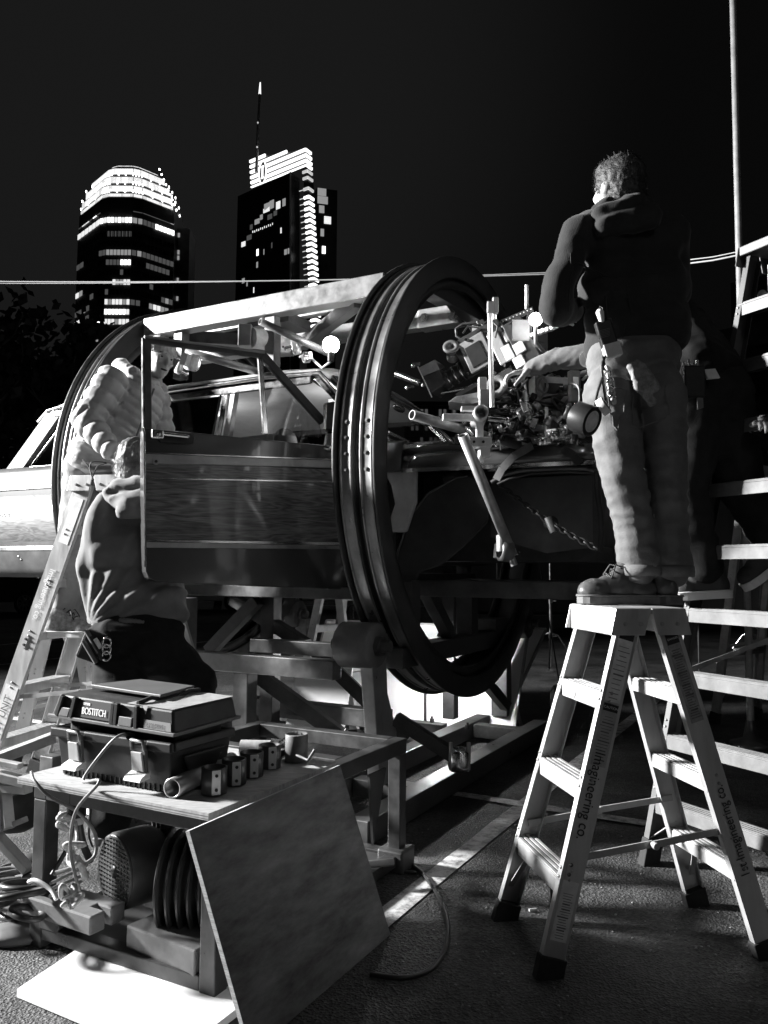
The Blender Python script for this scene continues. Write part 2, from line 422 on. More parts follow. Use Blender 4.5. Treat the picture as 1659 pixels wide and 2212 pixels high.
# what is lit on each storey, counted from the crown down: (facet, first pane, last pane, brightness)
lit = {-3: [(0, 0, 5, 2), (1, 0, 1, 3), (2, 0, 6, 3), (4, 3, 7, 3), (4, 0, 2, 0), (3, 0, 1, 1)], -2: [(2, 0, 6, 0)],
       0: [(2, 0, 6, 1), (4, 0, 7, 0), (3, 1, 1, 1), (1, 0, 1, 0)], 1: [(2, 0, 3, 0), (2, 4, 6, 3), (4, 1, 5, 0)],
       3: [(2, 2, 6, 2), (0, 0, 1, 2), (4, 2, 2, 0)], 4: [(4, 6, 7, 1), (2, 0, 0, 1)], 5: [(2, 0, 6, 2), (0, 0, 2, 1), (4, 2, 6, 2), (3, 0, 1, 0)],
       6: [(2, 0, 6, 3), (0, 0, 1, 2)], 7: [(2, 0, 6, 2), (4, 2, 6, 3), (1, 0, 0, 3), (0, 3, 3, 3), (0, 0, 1, 1)], 9: [(4, 0, 2, 1), (3, 0, 0, 2), (1, 0, 0, 1), (2, 0, 4, 0)],
       10: [(2, 3, 4, 2), (4, 3, 4, 2), (0, 4, 4, 1)], 11: [(2, 0, 5, 1), (1, 0, 0, 3), (4, 1, 1, 1)]}
dark = MB(); rows = [470, 500, 520] + floors + [floors[-1] + 21.4 * k for k in range(1, 13)]
for ri, v in enumerate(rows):
    key = ri - 3; z1, z0 = zat(v), zat(v + 11); L = lit.get(key, [])
    for fi in range(5):
        p, q = pl[fi], pl[fi + 1]
        for i, quad in enumerate(face_panes(p, q, z0, z1, nper[fi])):
            lv = None
            for (f_, a_, c_, br) in L:
                if f_ == fi and a_ <= i <= c_: lv = br
            if lv is None and rng.random() < .05 and ri > 2: lv = 0
            if lv is None: dark.prism(quad, (0, .01, 0))
            else: pane(LIT[lv] if rng.random() < .8 else LIT[max(0, lv - 1)], tower, quad)
dark.build('dark_windows', M_DARKWIN, tower, kind='stuff')
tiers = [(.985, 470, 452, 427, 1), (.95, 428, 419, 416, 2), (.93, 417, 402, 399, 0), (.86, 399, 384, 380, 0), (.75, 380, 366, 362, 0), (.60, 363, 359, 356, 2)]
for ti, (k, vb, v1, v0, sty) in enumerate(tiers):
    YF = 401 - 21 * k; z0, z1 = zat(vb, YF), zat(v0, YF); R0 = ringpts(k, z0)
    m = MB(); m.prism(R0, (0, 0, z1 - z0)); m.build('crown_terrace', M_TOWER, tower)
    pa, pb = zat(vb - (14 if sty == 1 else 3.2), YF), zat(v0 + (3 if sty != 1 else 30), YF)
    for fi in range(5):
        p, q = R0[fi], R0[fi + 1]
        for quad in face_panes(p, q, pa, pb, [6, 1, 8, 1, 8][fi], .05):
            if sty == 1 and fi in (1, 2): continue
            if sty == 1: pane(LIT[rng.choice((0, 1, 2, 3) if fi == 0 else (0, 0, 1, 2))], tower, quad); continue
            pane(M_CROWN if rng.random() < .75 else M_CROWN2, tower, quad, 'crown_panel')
    m = MB()
    for fi in range(6):
        for t in (0, .33, .66):
            c = R0[fi].lerp(R0[fi + 1] if fi < 7 else R0[0], t); m.box((c.x, c.y - .5, z1 + .6), (.5, .5, 1.2))
    if ti in (1, 2, 3): m.build('flood_lamps', M_FLOOD, tower, kind='stuff')
m = MB()
for k in range(9):
    c = ringpts(1.0, 0)[5] + V((-(k * .9), -k * .9, zat(452 - k * 9, 395))); m.box((c.x + .8, c.y, c.z), (.7, .7, .7))
m.build('edge_lamp', M_FLOOD, tower, kind='stuff')
# grille of the tall central window
m = MB()
for quad in face_panes(pl[2], pl[3], zat(515), zat(484), 14, .3, .5): m.prism(quad, (0, .2, 0))
m.build('window_grille', mat('pale_grille', .2, .5), tower)
m = MB(); m.prism([(-108.6, 402, 0), (-102, 402, 0), (-102, 415, 0), (-108.6, 415, 0)], (0, 0, zat(492, 402))); wing = m.build('side_wing', M_TOWER, tower)
for v in (503, 540, 552, 600, 640): pane(LIT[1], wing, face_panes((-108.1, 402), (-106.9, 402), zat(v + 9, 402), zat(v, 402), 1, .05)[0])

# ------------------------------------------------------------------ right tower: glass slab with a bright striped sail and a corner of light
D2 = 450.0
def T2(u, v, Y=D2): return P(u, v, Y)
dirL = V((-.80, .60, 0)); dirR = V((.5, .866, 0))
hotel = thing('hotel_tower', 'glass tower with glowing striped top, lit corner and tall spire', 'tower', (-52, 462, 0))
def zz(v, Y=D2): return P(640, v, Y).z
M_GLASST = mat('dark_curtain_wall', .02, .2, 0, var=.3, scale=.2)
c0 = V((T2(640, 420).x, D2, 0))                       # corner of the dark slab
LB = 51.0; zt = zz(372)
slab = MB(); slab.hexa([c0, c0 + dirR * 9, c0 + dirR * 9 + dirL * LB, c0 + dirL * LB] +
                       [c0 + ZZ * zt + V((-3.6, 0, 0)), c0 + dirR * 9 + ZZ * zt + V((-3.6, 0, 0)), c0 + dirR * 9 + dirL * LB + ZZ * (zt) + V((.8, 0, 0)), c0 + dirL * LB + ZZ * zt + V((.8, 0, 0))])
slab.build('glass_slab', M_GLASST, hotel)
bk = MB(); q0 = c0 + dirR * 9.5 + V((7, 0, 0)); bk.prism([q0, q0 + V((11.5, 3, 0)), q0 + V((8, 16, 0)), q0 + V((-6, 10, 0))], (0, 0, zz(412, 462)))
back = bk.build('rear_slab', M_GLASST, hotel)
def slabpt(t, z, off=.25):                              # t metres along the left face from the corner
    k = z / zt; e = V((-3.6 * k, 0, 0)).lerp(V((.8 * k, 0, 0)), t / LB)
    return c0 + dirL * t + e + ZZ * z + V((-.6, -.8, 0)) * off
mull = MB()
for k in range(34):
    z = 14 + k * 4.6
    if z > zt - 3: break
    mull.beam(slabpt(.2, z, .15), slabpt(LB - .2, z, .15), .25, .3)
mull.build('floor_lines', mat('pale_spandrel', .10, .5), hotel, kind='stuff')
cor = MB(); cor.beam(slabpt(0, 0, .2), slabpt(0, zt, .2), .8, .8); cor.build('corner_mullion', mat('pale_mullion', .35, .5), hotel)
def hwin(t0, t1, v, hgt, lv):
    t0 *= 1.5; t1 *= 1.5; z = zz(v); pane(LIT[lv], hotel, [slabpt(t1, z), slabpt(t0, z), slabpt(t0, z + hgt), slabpt(t1, z + hgt)])
for t0, t1, v, h_, lv in [(10, 12.5, 434, 5, 1), (12.7, 16, 434, 4.5, 1), (12.7, 16.5, 437, 2.5, 2), (6, 8.5, 441, 4.5, 2), (2.8, 4.6, 440, 4.5, 1), (19, 22, 455, 3, 1), (23.5, 25, 462, 3, 0), (17, 18.6, 449, 3, 1),
                          (11, 13.8, 456, 3, 0), (8, 10, 453, 3, 0), (28, 30.5, 494, 3, 2), (24, 27, 484, 3, 0), (5.0, 5.8, 497, 3.4, 2), (19.3, 20.5, 527, 4, 3), (15.6, 16.1, 530, 3.4, 1), (10.6, 11.3, 522, 3.4, 0), (19.5, 20.5, 554, 3.6, 1),
                          (2, 3.4, 547, 3.2, 1), (.6, 1.4, 547, 3.2, 1), (28, 29.6, 578, 3, 1), (26, 26.6, 588, 3.4, 1), (21.6, 22.2, 608, 3.4, 2), (16, 16.8, 627, 3.6, 3), (16, 16.8, 640, 2.6, 3)]:
    hwin(t0, t1, v, h_, lv)
for k in range(11):
    t = 10.5 + k * 1.25; hwin(t, t + .35, 471 + (k % 2), 1.2, 2)
M_STRIP = emit('light_strip', 1.9); M_STRIPW = emit('light_strip_soft', .55)
sailbody = MB(); s0 = c0 + V((-3, -1.2, 0))
# the sail: a thin slab standing over the left face, bottom edge following the roof, carrying bright stripes
def sailpt(t, v, off): 
    p = c0 + dirL * t + V((-.6, -.8, 0)) * off; u, Y = p.x, p.y
    return V((p.x, p.y, P(600, v, p.y).z))
crn = V((T2(663, 330).x, D2 - 2, 0)); crn2 = V((T2(681, 610).x, D2 - 2, 0))
ztop, zlow = zz(328, D2 - 2), zz(640, D2 - 2)
def corner(z): return crn + (crn2 - crn) * ((ztop - z) / (ztop - zlow)) + ZZ * z
def ltop(t): return ztop - .0022 * t * t * 1.0 + 2 * 0       # sail top falls gently away from the corner
TL = 46.0
def vtop(t): return 325 - 31 * t / TL                  # the sail rises away from the corner
sail = MB(); zb_ = zz(360)
sail.prism([corner(zb_) + dirL * 1, corner(zb_) + dirL * TL] + [corner(zz(vtop(t))) + dirL * t for t in (TL, TL * .6, TL * .3, 1)], V((.5, .7, 0)) * 1.2)
sail.build('sail_wall', mat('sail_panel', .12, .5), hotel)
for ve in (303, 315, 327.5, 339.5, 351, 361):          # stripes across the sail, turned round the corner as chevrons
    z = zz(ve); a = corner(z); off = V((-.6, -.8, 0)) * .7; t0 = max(0, (325 - ve) / 31 * TL)
    m = MB(); m.beam(a + off + dirL * t0, a + off + dirL * TL, 1.0, 1.5 if ve < 360 else .7)
    if ve > 325: m.beam(a + off, a + off + dirR * 5.5, 1.0, 1.5)
    m.build('light_strip', M_STRIP, hotel)
vv = [373, 387, 410] + [428 + i * 12.6 for i in range(24)]
col = MB(); zc_ = zz(385); a, b_ = corner(0.5) , corner(zc_)
col.hexa([a + V((0, .8, 0)), a + dirR * 5.4 + V((0, .8, 0)), a + dirR * 5.4 + dirL * 3.6, a + dirL * 3.6] + [b_ + V((0, .8, 0)), b_ + dirR * 5.4 + V((0, .8, 0)), b_ + dirR * 5.4 + dirL * 3.6, b_ + dirL * 3.6])
col.build('corner_column', M_GLASST, hotel)
for i, v in enumerate(vv):
    z = zz(v); a = corner(z); off = V((-.3, -.9, 0)) * .4
    m = MB(); m.beam(a + off, a + off + dirL * 3.8, .8, 1.5); m.beam(a + off, a + off + dirR * 5.0, .8, 1.5)
    m.build('light_strip', M_STRIP if 2 < i else M_STRIPW, hotel)
    if i > 1:
        f_ = MB(); f_.beam(a + off + dirL * 3.8, a + off + dirL * 7.2 + ZZ * .1, .3, .45); f_.build('balcony_fin', M_STRIPW, hotel)
for v, w0, w1, lv in [(425, 0, 5, 1), (442, 0, 6, 1), (462, 1, 4, 1), (484, 4, 8, 2), (512, 2, 4, 1), (549, 3, 5, 3)]:
    z = zz(v, 460); e = q0 + V((w0, w0 * .26 - .4, z)); e2 = q0 + V((w1, w1 * .26 - .4, z)); pane(LIT[lv], back, [e, e2, e2 + ZZ * 4.5, e + ZZ * 4.5])
sp0 = V((T2(543, 360).x, D2 + 18, 0)); zs0, zs1 = P(543, 372, D2 + 18).z, P(547, 178, D2 + 18).z
m = MB(); m.tube([(sp0.x, sp0.y, zs0), (sp0.x + .5, sp0.y, zs0 + (zs1 - zs0) * .55), (sp0.x + 1.1, sp0.y, zs0 + (zs1 - zs0) * .87)], [1.0, .8, .65], 8)
spire = m.build('spire', mat('spire_steel', .3, .5), hotel)
m = MB(); m.tube([(sp0.x + 1.1, sp0.y, zs0 + (zs1 - zs0) * .87), (sp0.x + 1.25, sp0.y, zs1)], [.8, .35], 8); m.build('spire_light', emit('spire_tip_light', 1.4), spire)
m = MB()
for k in (.3, .6): m.ell((sp0.x + .7 * k, sp0.y - 1, zs0 + (zs1 - zs0) * k * .9), .55, 8)
m.build('marker_lamp', M_STRIPW, spire)
# the letter in an upright oval on the sail
zc = zz(341)
ob = corner(zc) + dirL * 34.5 + V((-.6, -.8, 0)) * 1.3
ex = -dirL; N2 = V((-.6, -.8, 0))
m = MB(); m.prism([ob + ex * (2.9 * math.cos(a)) + ZZ * (7.0 * math.sin(a)) for a in [2 * math.pi * k / 20 for k in range(20)]], N2 * .4); sign = m.build('oval_sign', mat('sign_disc', .06, .4), hotel)
m = MB(); m.tube([ob + N2 * .6 + ex * (2.9 * math.cos(a)) + ZZ * (7.0 * math.sin(a)) for a in [2 * math.pi * k / 24 for k in range(24)]], .38, 6, closed=True); m.build('oval_ring', M_STRIP, sign)
m = MB(); m.beam(ob + N2 * .7 - ZZ * 3.6, ob + N2 * .7 + ZZ * 3.6, 1.1, .4, up=N2)
for k in (-3.6, 3.6): m.beam(ob + N2 * .7 + ZZ * k - ex * 1.1, ob + N2 * .7 + ZZ * k + ex * 1.1, .7, .4, up=N2)
m.build('letter', M_STRIP, sign)

# ------------------------------------------------------------------ other far buildings
def block(name, label, x0, x1, Y, vtop, dep, mt, rows_, cols, litp, lv=(0, 1), seed=1):
    t = thing(name, label, 'building', ((x0 + x1) / 2, Y + dep / 2, 0)); r = random.Random(seed)
    h_ = P(829, vtop, Y).z
    m = MB(); m.box(((x0 + x1) / 2, Y + dep / 2, h_ / 2), (x1 - x0, dep, h_)); m.build('facade', mt, t)
    m = MB(); m.box(((x0 + x1) / 2, Y + dep / 2 - .2, h_ + .4), (x1 - x0 + 1, dep + 1, .8)); m.build('parapet', mt, t)
    dk = MB()
    for i in range(rows_):
        for j in range(cols):
            z1 = h_ * (1 - (i + .25) / rows_); z0 = h_ * (1 - (i + .75) / rows_); a = x0 + (x1 - x0) * (j + .2) / cols; c = x0 + (x1 - x0) * (j + .8) / cols
            quad = [V((a, Y - .1, z0)), V((c, Y - .1, z0)), V((c, Y - .1, z1)), V((a, Y - .1, z1))]
            if r.random() < litp: pane(LIT[r.choice(lv)], t, quad, depth=.16)
            else: dk.prism(quad, (0, .08, 0))
    dk.build('dark_windows', M_DARKWIN, t, kind='stuff'); return t
M_CONC = mat('dark_concrete', .10, .7, var=.2, scale=.5)
block('office_block', 'low dark office block with a grid of windows beyond the windscreen', 4.5, 24.5, 170, 876, 14, M_CONC, 12, 20, .42, (0, 0, 0, 0, 0, 1), 4)
bb = P(1590, 640, 60)
corn = thing('corner_building', 'dim old building with a heavy stone cornice behind the tall ladder', 'building', (25.8, 56, 0))
m = MB(); m.prism([(24.9, 57, 0), (32, 50, 0), (36, 56, 0), (29, 62, 0)], (0, 0, P(1560, 705, 55).z)); m.build('facade', mat('old_stone', .16, .7, var=.3, scale=1.5), corn)
zc = P(1560, 712, 55).z
m = MB(); m.prism([(23.6, 57, zc - 1.2), (32, 48.4, zc - 1.2), (37, 56, zc - 1.2), (29, 63, zc - 1.2)], (0, 0, 1.6)); m.build('cornice', mat('old_stone_cornice', .22, .7, var=.3, scale=1.5), corn)
m = MB(); m.prism([(25.3, 57, zc + .5), (32, 50.2, zc + .5), (36, 56, zc + .5), (29, 62, zc + .5)], (0, 0, 3.6)); m.build('attic', mat('old_stone_attic', .13, .7, var=.3, scale=1.5), corn)
for i in range(3):
    for j in range(3):
        a = V((24.9, 57, 0)).lerp(V((32, 50, 0)), .1 + .3 * i); c = V((24.9, 57, 0)).lerp(V((32, 50, 0)), .26 + .3 * i); z = zc - 4.5 - j * 4.2
        pane(M_DARKWIN, corn, [a + ZZ * z + V((-.1, -.1, 0)), c + ZZ * z + V((-.1, -.1, 0)), c + ZZ * (z + 2.4) + V((-.1, -.1, 0)), a + ZZ * (z + 2.4) + V((-.1, -.1, 0))])

# ------------------------------------------------------------------ trees behind the wagon
M_LEAF = mat('dark_foliage', .022, .6, 0, var=.5, scale=3); M_BARK = mat('bark', .09, .8, 0, var=.3, scale=10, bump=.5)
def tree(x, Y, h_, seed, label, dens=1500):
    r = random.Random(seed); t = thing('street_tree', label, 'tree', (x, Y, 0), 'trees in the dark behind the wagon')
    tr = MB(); tips = []
    def limb(p, d, L, r0, lev):
        pts = [p]; q = p.copy(); dd = d.copy()
        for i in range(4):
            dd = (dd + V((r.uniform(-.25, .25), r.uniform(-.25, .25), r.uniform(-.05, .2)))).normalized(); q = q + dd * L / 4; pts.append(q.copy())
        tr.tube(pts, [r0, r0 * .85, r0 * .7, r0 * .58, r0 * .45], 6)
        if lev < 3:
            for i in range(3 if lev else 5):
                a = r.uniform(0, 6.28); nd = (dd + V((math.cos(a), math.sin(a), r.uniform(.0, .6))) * .8).normalized(); limb(pts[r.choice((2, 3, 4))], nd, L * .68, r0 * .5, lev + 1)
        else: tips.append(q)
    limb(V((x, Y, 0)), V((r.uniform(-.1, .1), 0, 1)), h_ * .42, h_ * .024, 0)
    tr.build('trunk', M_BARK, t)
    cr = MB(); vs = []; fs = []
    for i in range(dens):
        c = r.choice(tips) + V((r.gauss(0, .42), r.gauss(0, .42), r.gauss(0, .36))) * h_ * .09; a = V((r.uniform(-1, 1), r.uniform(-1, 1), r.uniform(-1, 1))).normalized(); b2 = a.orthogonal().normalized()
        sz = h_ * r.uniform(.012, .026); k = len(vs); vs += [c - a * sz, c + b2 * sz * .6, c + a * sz, c - b2 * sz * .6]; fs.append((k, k + 1, k + 2, k + 3))
    cr.add(vs, fs); cr.build('crown', M_LEAF, t, fix=False)
tree(-11.4, 19, 8.2, 1, 'dark leafy tree at the left edge behind the wagon tail'); tree(-9.2, 21, 8.0, 2, 'tree with bare forking limbs between the wagon and the terraced tower')
tree(-14.5, 25, 9.2, 5, 'tallest and farthest dark tree left of the terraced tower'); tree(-5.6, 27, 6.2, 8, 'low dark tree hidden behind the rear steel ring')

# ------------------------------------------------------------------ overhead wires, pole, floodlight
M_WIRE = mat('grey_wire', .75, .5)
for k, (u0, v0, u1, v1, r_) in enumerate([(-200, 605.5, 1190, 592, .0085), (-200, 611, 1200, 588, .006)]):
    a, b_ = P(u0, v0, 9.4), P(u1, v1, 8.8); m = MB()
    m.tube([a.lerp(b_, t) - ZZ * (.05 * 4 * t * (1 - t)) for t in [i / 16 for i in range(17)]], r_, 5)
    m.build('overhead_wire', M_WIRE, label=['upper thin wire crossing the sky in front of both towers', 'lower thin wire crossing the sky in front of both towers'][k], cat='wire')
for k, (v0, v1) in enumerate([(569, 548), (561, 541)]):
    m = MB(); m.tube([P(1440, v0 + 6, 8), P(1540, (v0 + v1) / 2 + 4, 7.6), P(1900, v1 - 60, 7)], .006 if k else .009, 5)
    m.build('overhead_wire', M_WIRE, label=['lower wire rising to the tall ladder top at right', 'upper wire rising to the tall ladder top at right'][k], cat='wire')
pb = P(1609, 1100, 6.4)
lp = thing('metal_pole', 'thin pale pole standing tall beside the ladder at right', 'pole', (pb.x, pb.y, 0))
m = MB(); m.cyl((pb.x, pb.y, 0), (pb.x + .012, pb.y, 6.4), .029, 12, .026); m.build('shaft', mat('galvanised_pole', .34, .6, .1, var=.3, scale=9), lp)
m = MB(); m.lathe((pb.x, pb.y, 0), ZZ, [(.16, 0), (.16, .03), (.06, .06), (.03, .2)], 14); m.build('base', M_STEEL, lp)
fb = P(1494, 690, 11)
fl = thing('flood_light', 'square unlit work floodlight behind the man on the ladder', 'floodlight', (fb.x, fb.y, 0))
m = MB(); m.box(fb, (.2, .1, .17)); m.build('housing', M_BLACK, fl, bevel=.01)
m = MB(); m.box(fb + V((0, -.06, 0)), (.18, .012, .15)); m.build('lens', mat('flood_glass', .45, .25, .2, var=.3, scale=20), fl)
m = MB(); m.cyl((fb.x, fb.y, 0), fb - ZZ * .12, .014, 8); m.build('stand', M_DARKST, fl)
fb2 = P(1645, 636, 14)
fl = thing('small_floodlight', 'small round lamp on an arm right of the pale pole', 'lamp', (fb2.x, fb2.y, 0))
m = MB(); m.lathe(fb2 + V((0, .06, 0)), (0, -1, -.2), [(.0, 0), (.05, 0), (.09, .1), (.085, .1), (0, .07)], 12); m.build('reflector', M_ALU, fl)
m = MB(); m.tube([fb2 + V((0, .08, 0)), fb2 + V((.4, .2, 0)), (fb2.x + .4, fb2.y + .2, 0)], .02, 8); m.build('arm', M_DARKST, fl)

# ------------------------------------------------------------------ parked cars, trailer
M_WPAINT = mat('white_car_paint', .6, .3, 0, coat=.6); M_DPAINT = mat('dark_car_paint', .03, .3, 0, coat=.8); M_GPAINT = mat('grey_car_paint', .2, .3, .3, coat=.6)
M_RIM = mat('alloy_rim', .5, .35, .8); M_TYRE = mat('tyre', .015, .8)
def parked(name, label, x, Y, yaw, paint, group='cars parked across the lot'):
    t = thing(name, label, 'car', (x, Y, 0), group); c, s_ = math.cos(yaw), math.sin(yaw)
    X = V((c, s_, 0)); Yd = V((-s_, c, 0)); o = V((x, Y, 0)); q = lambda a, b_, z: o + X * a + Yd * b_ + ZZ * z
    prof = [(-2.25, .35), (-2.3, .75), (-2.15, .98), (-1.5, 1.02), (1.0, 1.0), (2.0, .86), (2.28, .68), (2.25, .32)]
    m = MB(); m.prism([q(a, -.88, z) for a, z in prof], Yd * 1.76); m.build('body', paint, t, bevel=.05)
    cab = [(-1.75, 1.02), (-1.2, 1.42), (.25, 1.45), (1.15, .99)]
    m = MB(); lo = [q(a, -.8, z) for a, z in cab]; m.prism(lo, Yd * 1.6); m.build('cabin', M_DARKWIN, t, bevel=.03)
    m = MB(); m.prism([q(-1.15, -.7, 1.425), q(.2, -.7, 1.455), q(.2, .7, 1.455), q(-1.15, .7, 1.425)], (0, 0, .03)); m.build('roof', paint, t)
    for a in (-1.4, 1.42):
        for side in (-1, 1):
            w_ = MB(); w_.lathe(q(a, side * .72, .33), Yd * side, [(.2, 0), (.33, 0), (.33, .2), (.235, .2)], 24); wh = w_.build('wheel', M_TYRE, t)
            w_ = MB(); w_.lathe(q(a, side * .72, .33), Yd * side, [(0, .12), (.22, .12), (.235, .19)], 24); w_.build('rim_dish', M_BLACK, wh)
            w_ = MB()
            for k in range(10):
                an = k * math.pi / 5; d_ = X * math.cos(an) + ZZ * math.sin(an)
                w_.beam(q(a, side * .9, .33) + d_ * .03, q(a, side * .9, .33) + d_ * .225, .035, .02, up=Yd)
            w_.lathe(q(a, side * .9, .33), Yd * side, [(.215, 0), (.235, 0), (.235, .02), (.215, .02)], 24); w_.build('rim_spokes', M_RIM, wh)
    for side in (-1, 1):
        m = MB(); m.box(q(2.25, side * .62, .7), (.08, .34, .14), (X, Yd, ZZ)); m.build('headlight', M_CHROME, t)
        m = MB(); m.box(q(-2.29, side * .62, .82), (.05, .3, .14), (X, Yd, ZZ)); m.build('tail_light', M_GREYP, t)
    return t
parked('parked_car', 'white saloon car parked beyond the rig, spoked wheel in view', -6.2, 27.0, rad(-4), M_WPAINT)
parked('parked_car', 'dark car parked at the far left under the wagon tail', -11.9, 24.6, rad(176), M_DPAINT)
parked('parked_car', 'silver car parked behind the crossed steel braces', -1.7, 27.6, rad(186), M_GPAINT)
tl = thing('box_trailer', 'long dark box trailer standing behind the front of the wagon', 'trailer', (5.5, 17.5, 0))
m = MB(); m.box((5.6, 18.8, 1.62), (8.2, 2.4, 2.3)); m.build('box', mat('trailer_cloth', .06, .7, var=.3, scale=1.2, stretch=(2, 1, .3), bump=.3, bscale=3), tl)
for x in (2.35, 2.75, 8.2):
    w_ = MB(); w_.lathe((x, 17.55, .19), (0, 1, 0), [(.06, 0), (.19, 0), (.19, .16), (.06, .16)], 18); wh = w_.build('wheel', M_TYRE, tl)
    w_ = MB(); w_.lathe((x, 17.56, .19), (0, 1, 0), [(0, 0), (.1, 0)], 14); w_.build('rim', M_RIM, wh)
m = MB(); m.box((5.6, 18.8, .42), (8.0, .12, .12)); m.build('chassis', M_DARKST, tl)
def ONW(u, v, w):
    d = ray(u, v); t = (w - (CAMPOS - CEN).dot(NW)) / d.dot(NW); return CAMPOS + d * t
def ONS(u, v, s):
    d = ray(u, v); t = (s - (CAMPOS - CEN).dot(TS)) / d.dot(TS); return CAMPOS + d * t
def wbox(m, s0, s1, w0, w1, z0, z1):
    return m.box(W((s0 + s1) / 2, (w0 + w1) / 2, (z0 + z1) / 2), (abs(s1 - s0), abs(w1 - w0), abs(z1 - z0)), AX)
def bolt(parent, c, n_, r=.014, h_=.01, mt=None):
    m = MB(); m.cyl(c, V(c) + V(n_).normalized() * h_, r, 6); m.cyl(V(c) + V(n_).normalized() * h_, V(c) + V(n_).normalized() * h_ * 1.6, r * .55, 8)
    return m.build('bolt', mt or M_BARE, parent)

# ------------------------------------------------------------------ the rolling drum round the wagon
RC = 2.01
drum = thing('steel_drum_rig', 'pair of tall rolled steel rings joined by beams round the wagon', 'camera rig', W(-1.2, 0, RC - 1.5))
M_RIMD = mat('ring_black_paint', .04, .45, .15, var=.4, scale=8, bump=.1, bscale=50, rvar=.12)
M_RAIL = mat('ring_steel_track', .24, .36, .6, var=.28, scale=7, bump=.12, bscale=45, rvar=.12)
def ring(sf, wd, near):
    NS = 96
    def rev(prof, arc=None):     # prof: (radius, s) closed loop
        m = MB(); c = W(0, 0, RC); vs = []; fs = []; k = len(prof)
        for i in range(NS):
            a = 2 * math.pi * i / NS; d = NW * math.sin(a) - ZZ * math.cos(a)
            vs += [c + d * r + TS * (sf + s) for r, s in prof]
        for i in range(NS):
            j = (i + 1) % NS
            fs += [(i * k + q, i * k + (q + 1) % k, j * k + (q + 1) % k, j * k + q) for q in range(k)]
        m.add(vs, fs, True); return m
    rim = rev([(1.365, 0), (1.365, -wd), (1.5, -wd), (1.5, -wd + .014), (1.452, -wd + .016), (1.452, -.5 * wd - .022), (1.425, -.5 * wd - .018), (1.425, -.5 * wd + .018), (1.452, -.5 * wd + .022), (1.452, -.016), (1.5, -.014), (1.5, 0)]).build('ring_rim', M_RIMD, drum, bevel=.003)
    for s in (-wd * .74, -wd * .26):
        h_ = wd * .145
        rev([(1.453, s - h_), (1.476, s - h_), (1.476, s - h_ + .01), (1.467, s - h_ + .014), (1.467, s + h_ - .014), (1.476, s + h_ - .01), (1.476, s + h_), (1.453, s + h_)]).build('ring_track', M_RAIL, drum, bevel=.002)
    if near:
        for s in (-wd * .74, -wd * .26):
            for a in (86, 89.5, 93, 96.5):
                d = NW * math.sin(rad(a)) - ZZ * math.cos(rad(a)); bolt(drum, W(sf + s, 0, RC) + d * 1.4675, d, .012, .006, M_STEEL)
    # stiffeners inside the ring
    inner = rev([(1.30, -.03), (1.30, -.05), (1.366, -.05), (1.366, -.03)]); inner.build('ring_stiffener', M_RIMD, drum)
    inner = rev([(1.30, -wd + .05), (1.30, -wd + .03), (1.366, -wd + .03), (1.366, -wd + .05)]); inner.build('ring_stiffener', M_RIMD, drum)
ring(0, .27, True); ring(-2.32, .2, False)
m = MB(); wbox(m, -2.3, -.27, .80, .91, 3.085, 3.225); m.build('top_beam', M_BEAM, drum, bevel=.006)
m = MB(); wbox(m, -2.3, -.27, .545, .60, 3.15, 3.2); m.build('angle_bar', M_BARE, drum, bevel=.004)
m = MB(); wbox(m, -2.3, -.30, .24, .34, 3.03, 3.145); m.build('top_beam', M_BEAM, drum, bevel=.006)
m = MB(); m.prism([W(-.297, .36, 3.02), W(.01, .36, 3.02), W(-.08, .36, 3.15), W(-.297, .36, 3.15)], NW * -.12); m.build('end_plate', M_BARE, drum, bevel=.004)
for s, z in ((-.36, 3.085), (-.24, 3.085), (-.03, 3.06)): bolt(drum, W(s, .362 if s > -.3 else .342, z), NW, .03, .018, M_CHROME)
for w_, s0 in ((.85, -1.16), (.85, -1.98)):
    m = MB(); wbox(m, s0 - .04, s0 + .04, w_ - .045, w_ + .035, 2.74, 3.084); m.build('hanger_post', M_BEAM, drum, bevel=.004)
m = MB(); m.beam(W(-.13, .74, 3.2), W(-.13, -.57, 3.3), .11, .11); m.build('cross_brace', M_DARKST, drum, bevel=.004)
m = MB(); m.beam(W(-2.2, .82, 3.10), W(-1.3, .28, 3.06), .07, .09); m.build('cross_brace', M_STEEL, drum, bevel=.004)
m = MB(); m.beam(W(-.5, .82, 3.10), W(-1.3, .28, 3.06), .07, .09); m.build('cross_brace', M_STEEL, drum, bevel=.004)
m = MB(); wbox(m, -1.4, -1.05, .55, .82, 3.05, 3.12); m.build('gusset_plate', M_STEEL, drum)
m = MB(); wbox(m, -.2, -.05, -.6, -.4, 3.0, 3.24); m.build('gusset_plate', M_BARE, drum)
# carriage under the wagon
for z, w0, w1, s0 in ((.86, -1.0, 1.03, -.13),):
    m = MB(); wbox(m, s0 - .07, s0 + .07, w0, w1, z - .07, z + .05); m.build('cross_member', M_STEEL, drum, bevel=.005)
m = MB(); wbox(m, -.22, -.05, -.78, -.5, .912, 1.0); m.build('mounting_block', M_STEEL, drum, bevel=.005)
for w_ in (-.13, .83):
    m = MB(); wbox(m, -.19, -.07, w_ - .06, w_ + .06, .912, 1.3); m.build('upright', M_DARKST, drum, bevel=.005)
m = MB(); m.beam(W(-.13, .62, 1.28), W(-.13, .2, .93), .08, .08); m.build('diagonal_strut', M_STEEL, drum, bevel=.004)
for w_ in (.62, -.62):
    m = MB(); wbox(m, -2.5, 1.1, w_ - .05, w_ + .05, 1.20, 1.30); m.build('chassis_rail', M_STEEL, drum, bevel=.005)
m = MB(); wbox(m, -2.25, -.28, .88, .96, 1.18, 1.255); m.build('sill_beam', M_STEEL, drum, bevel=.005)
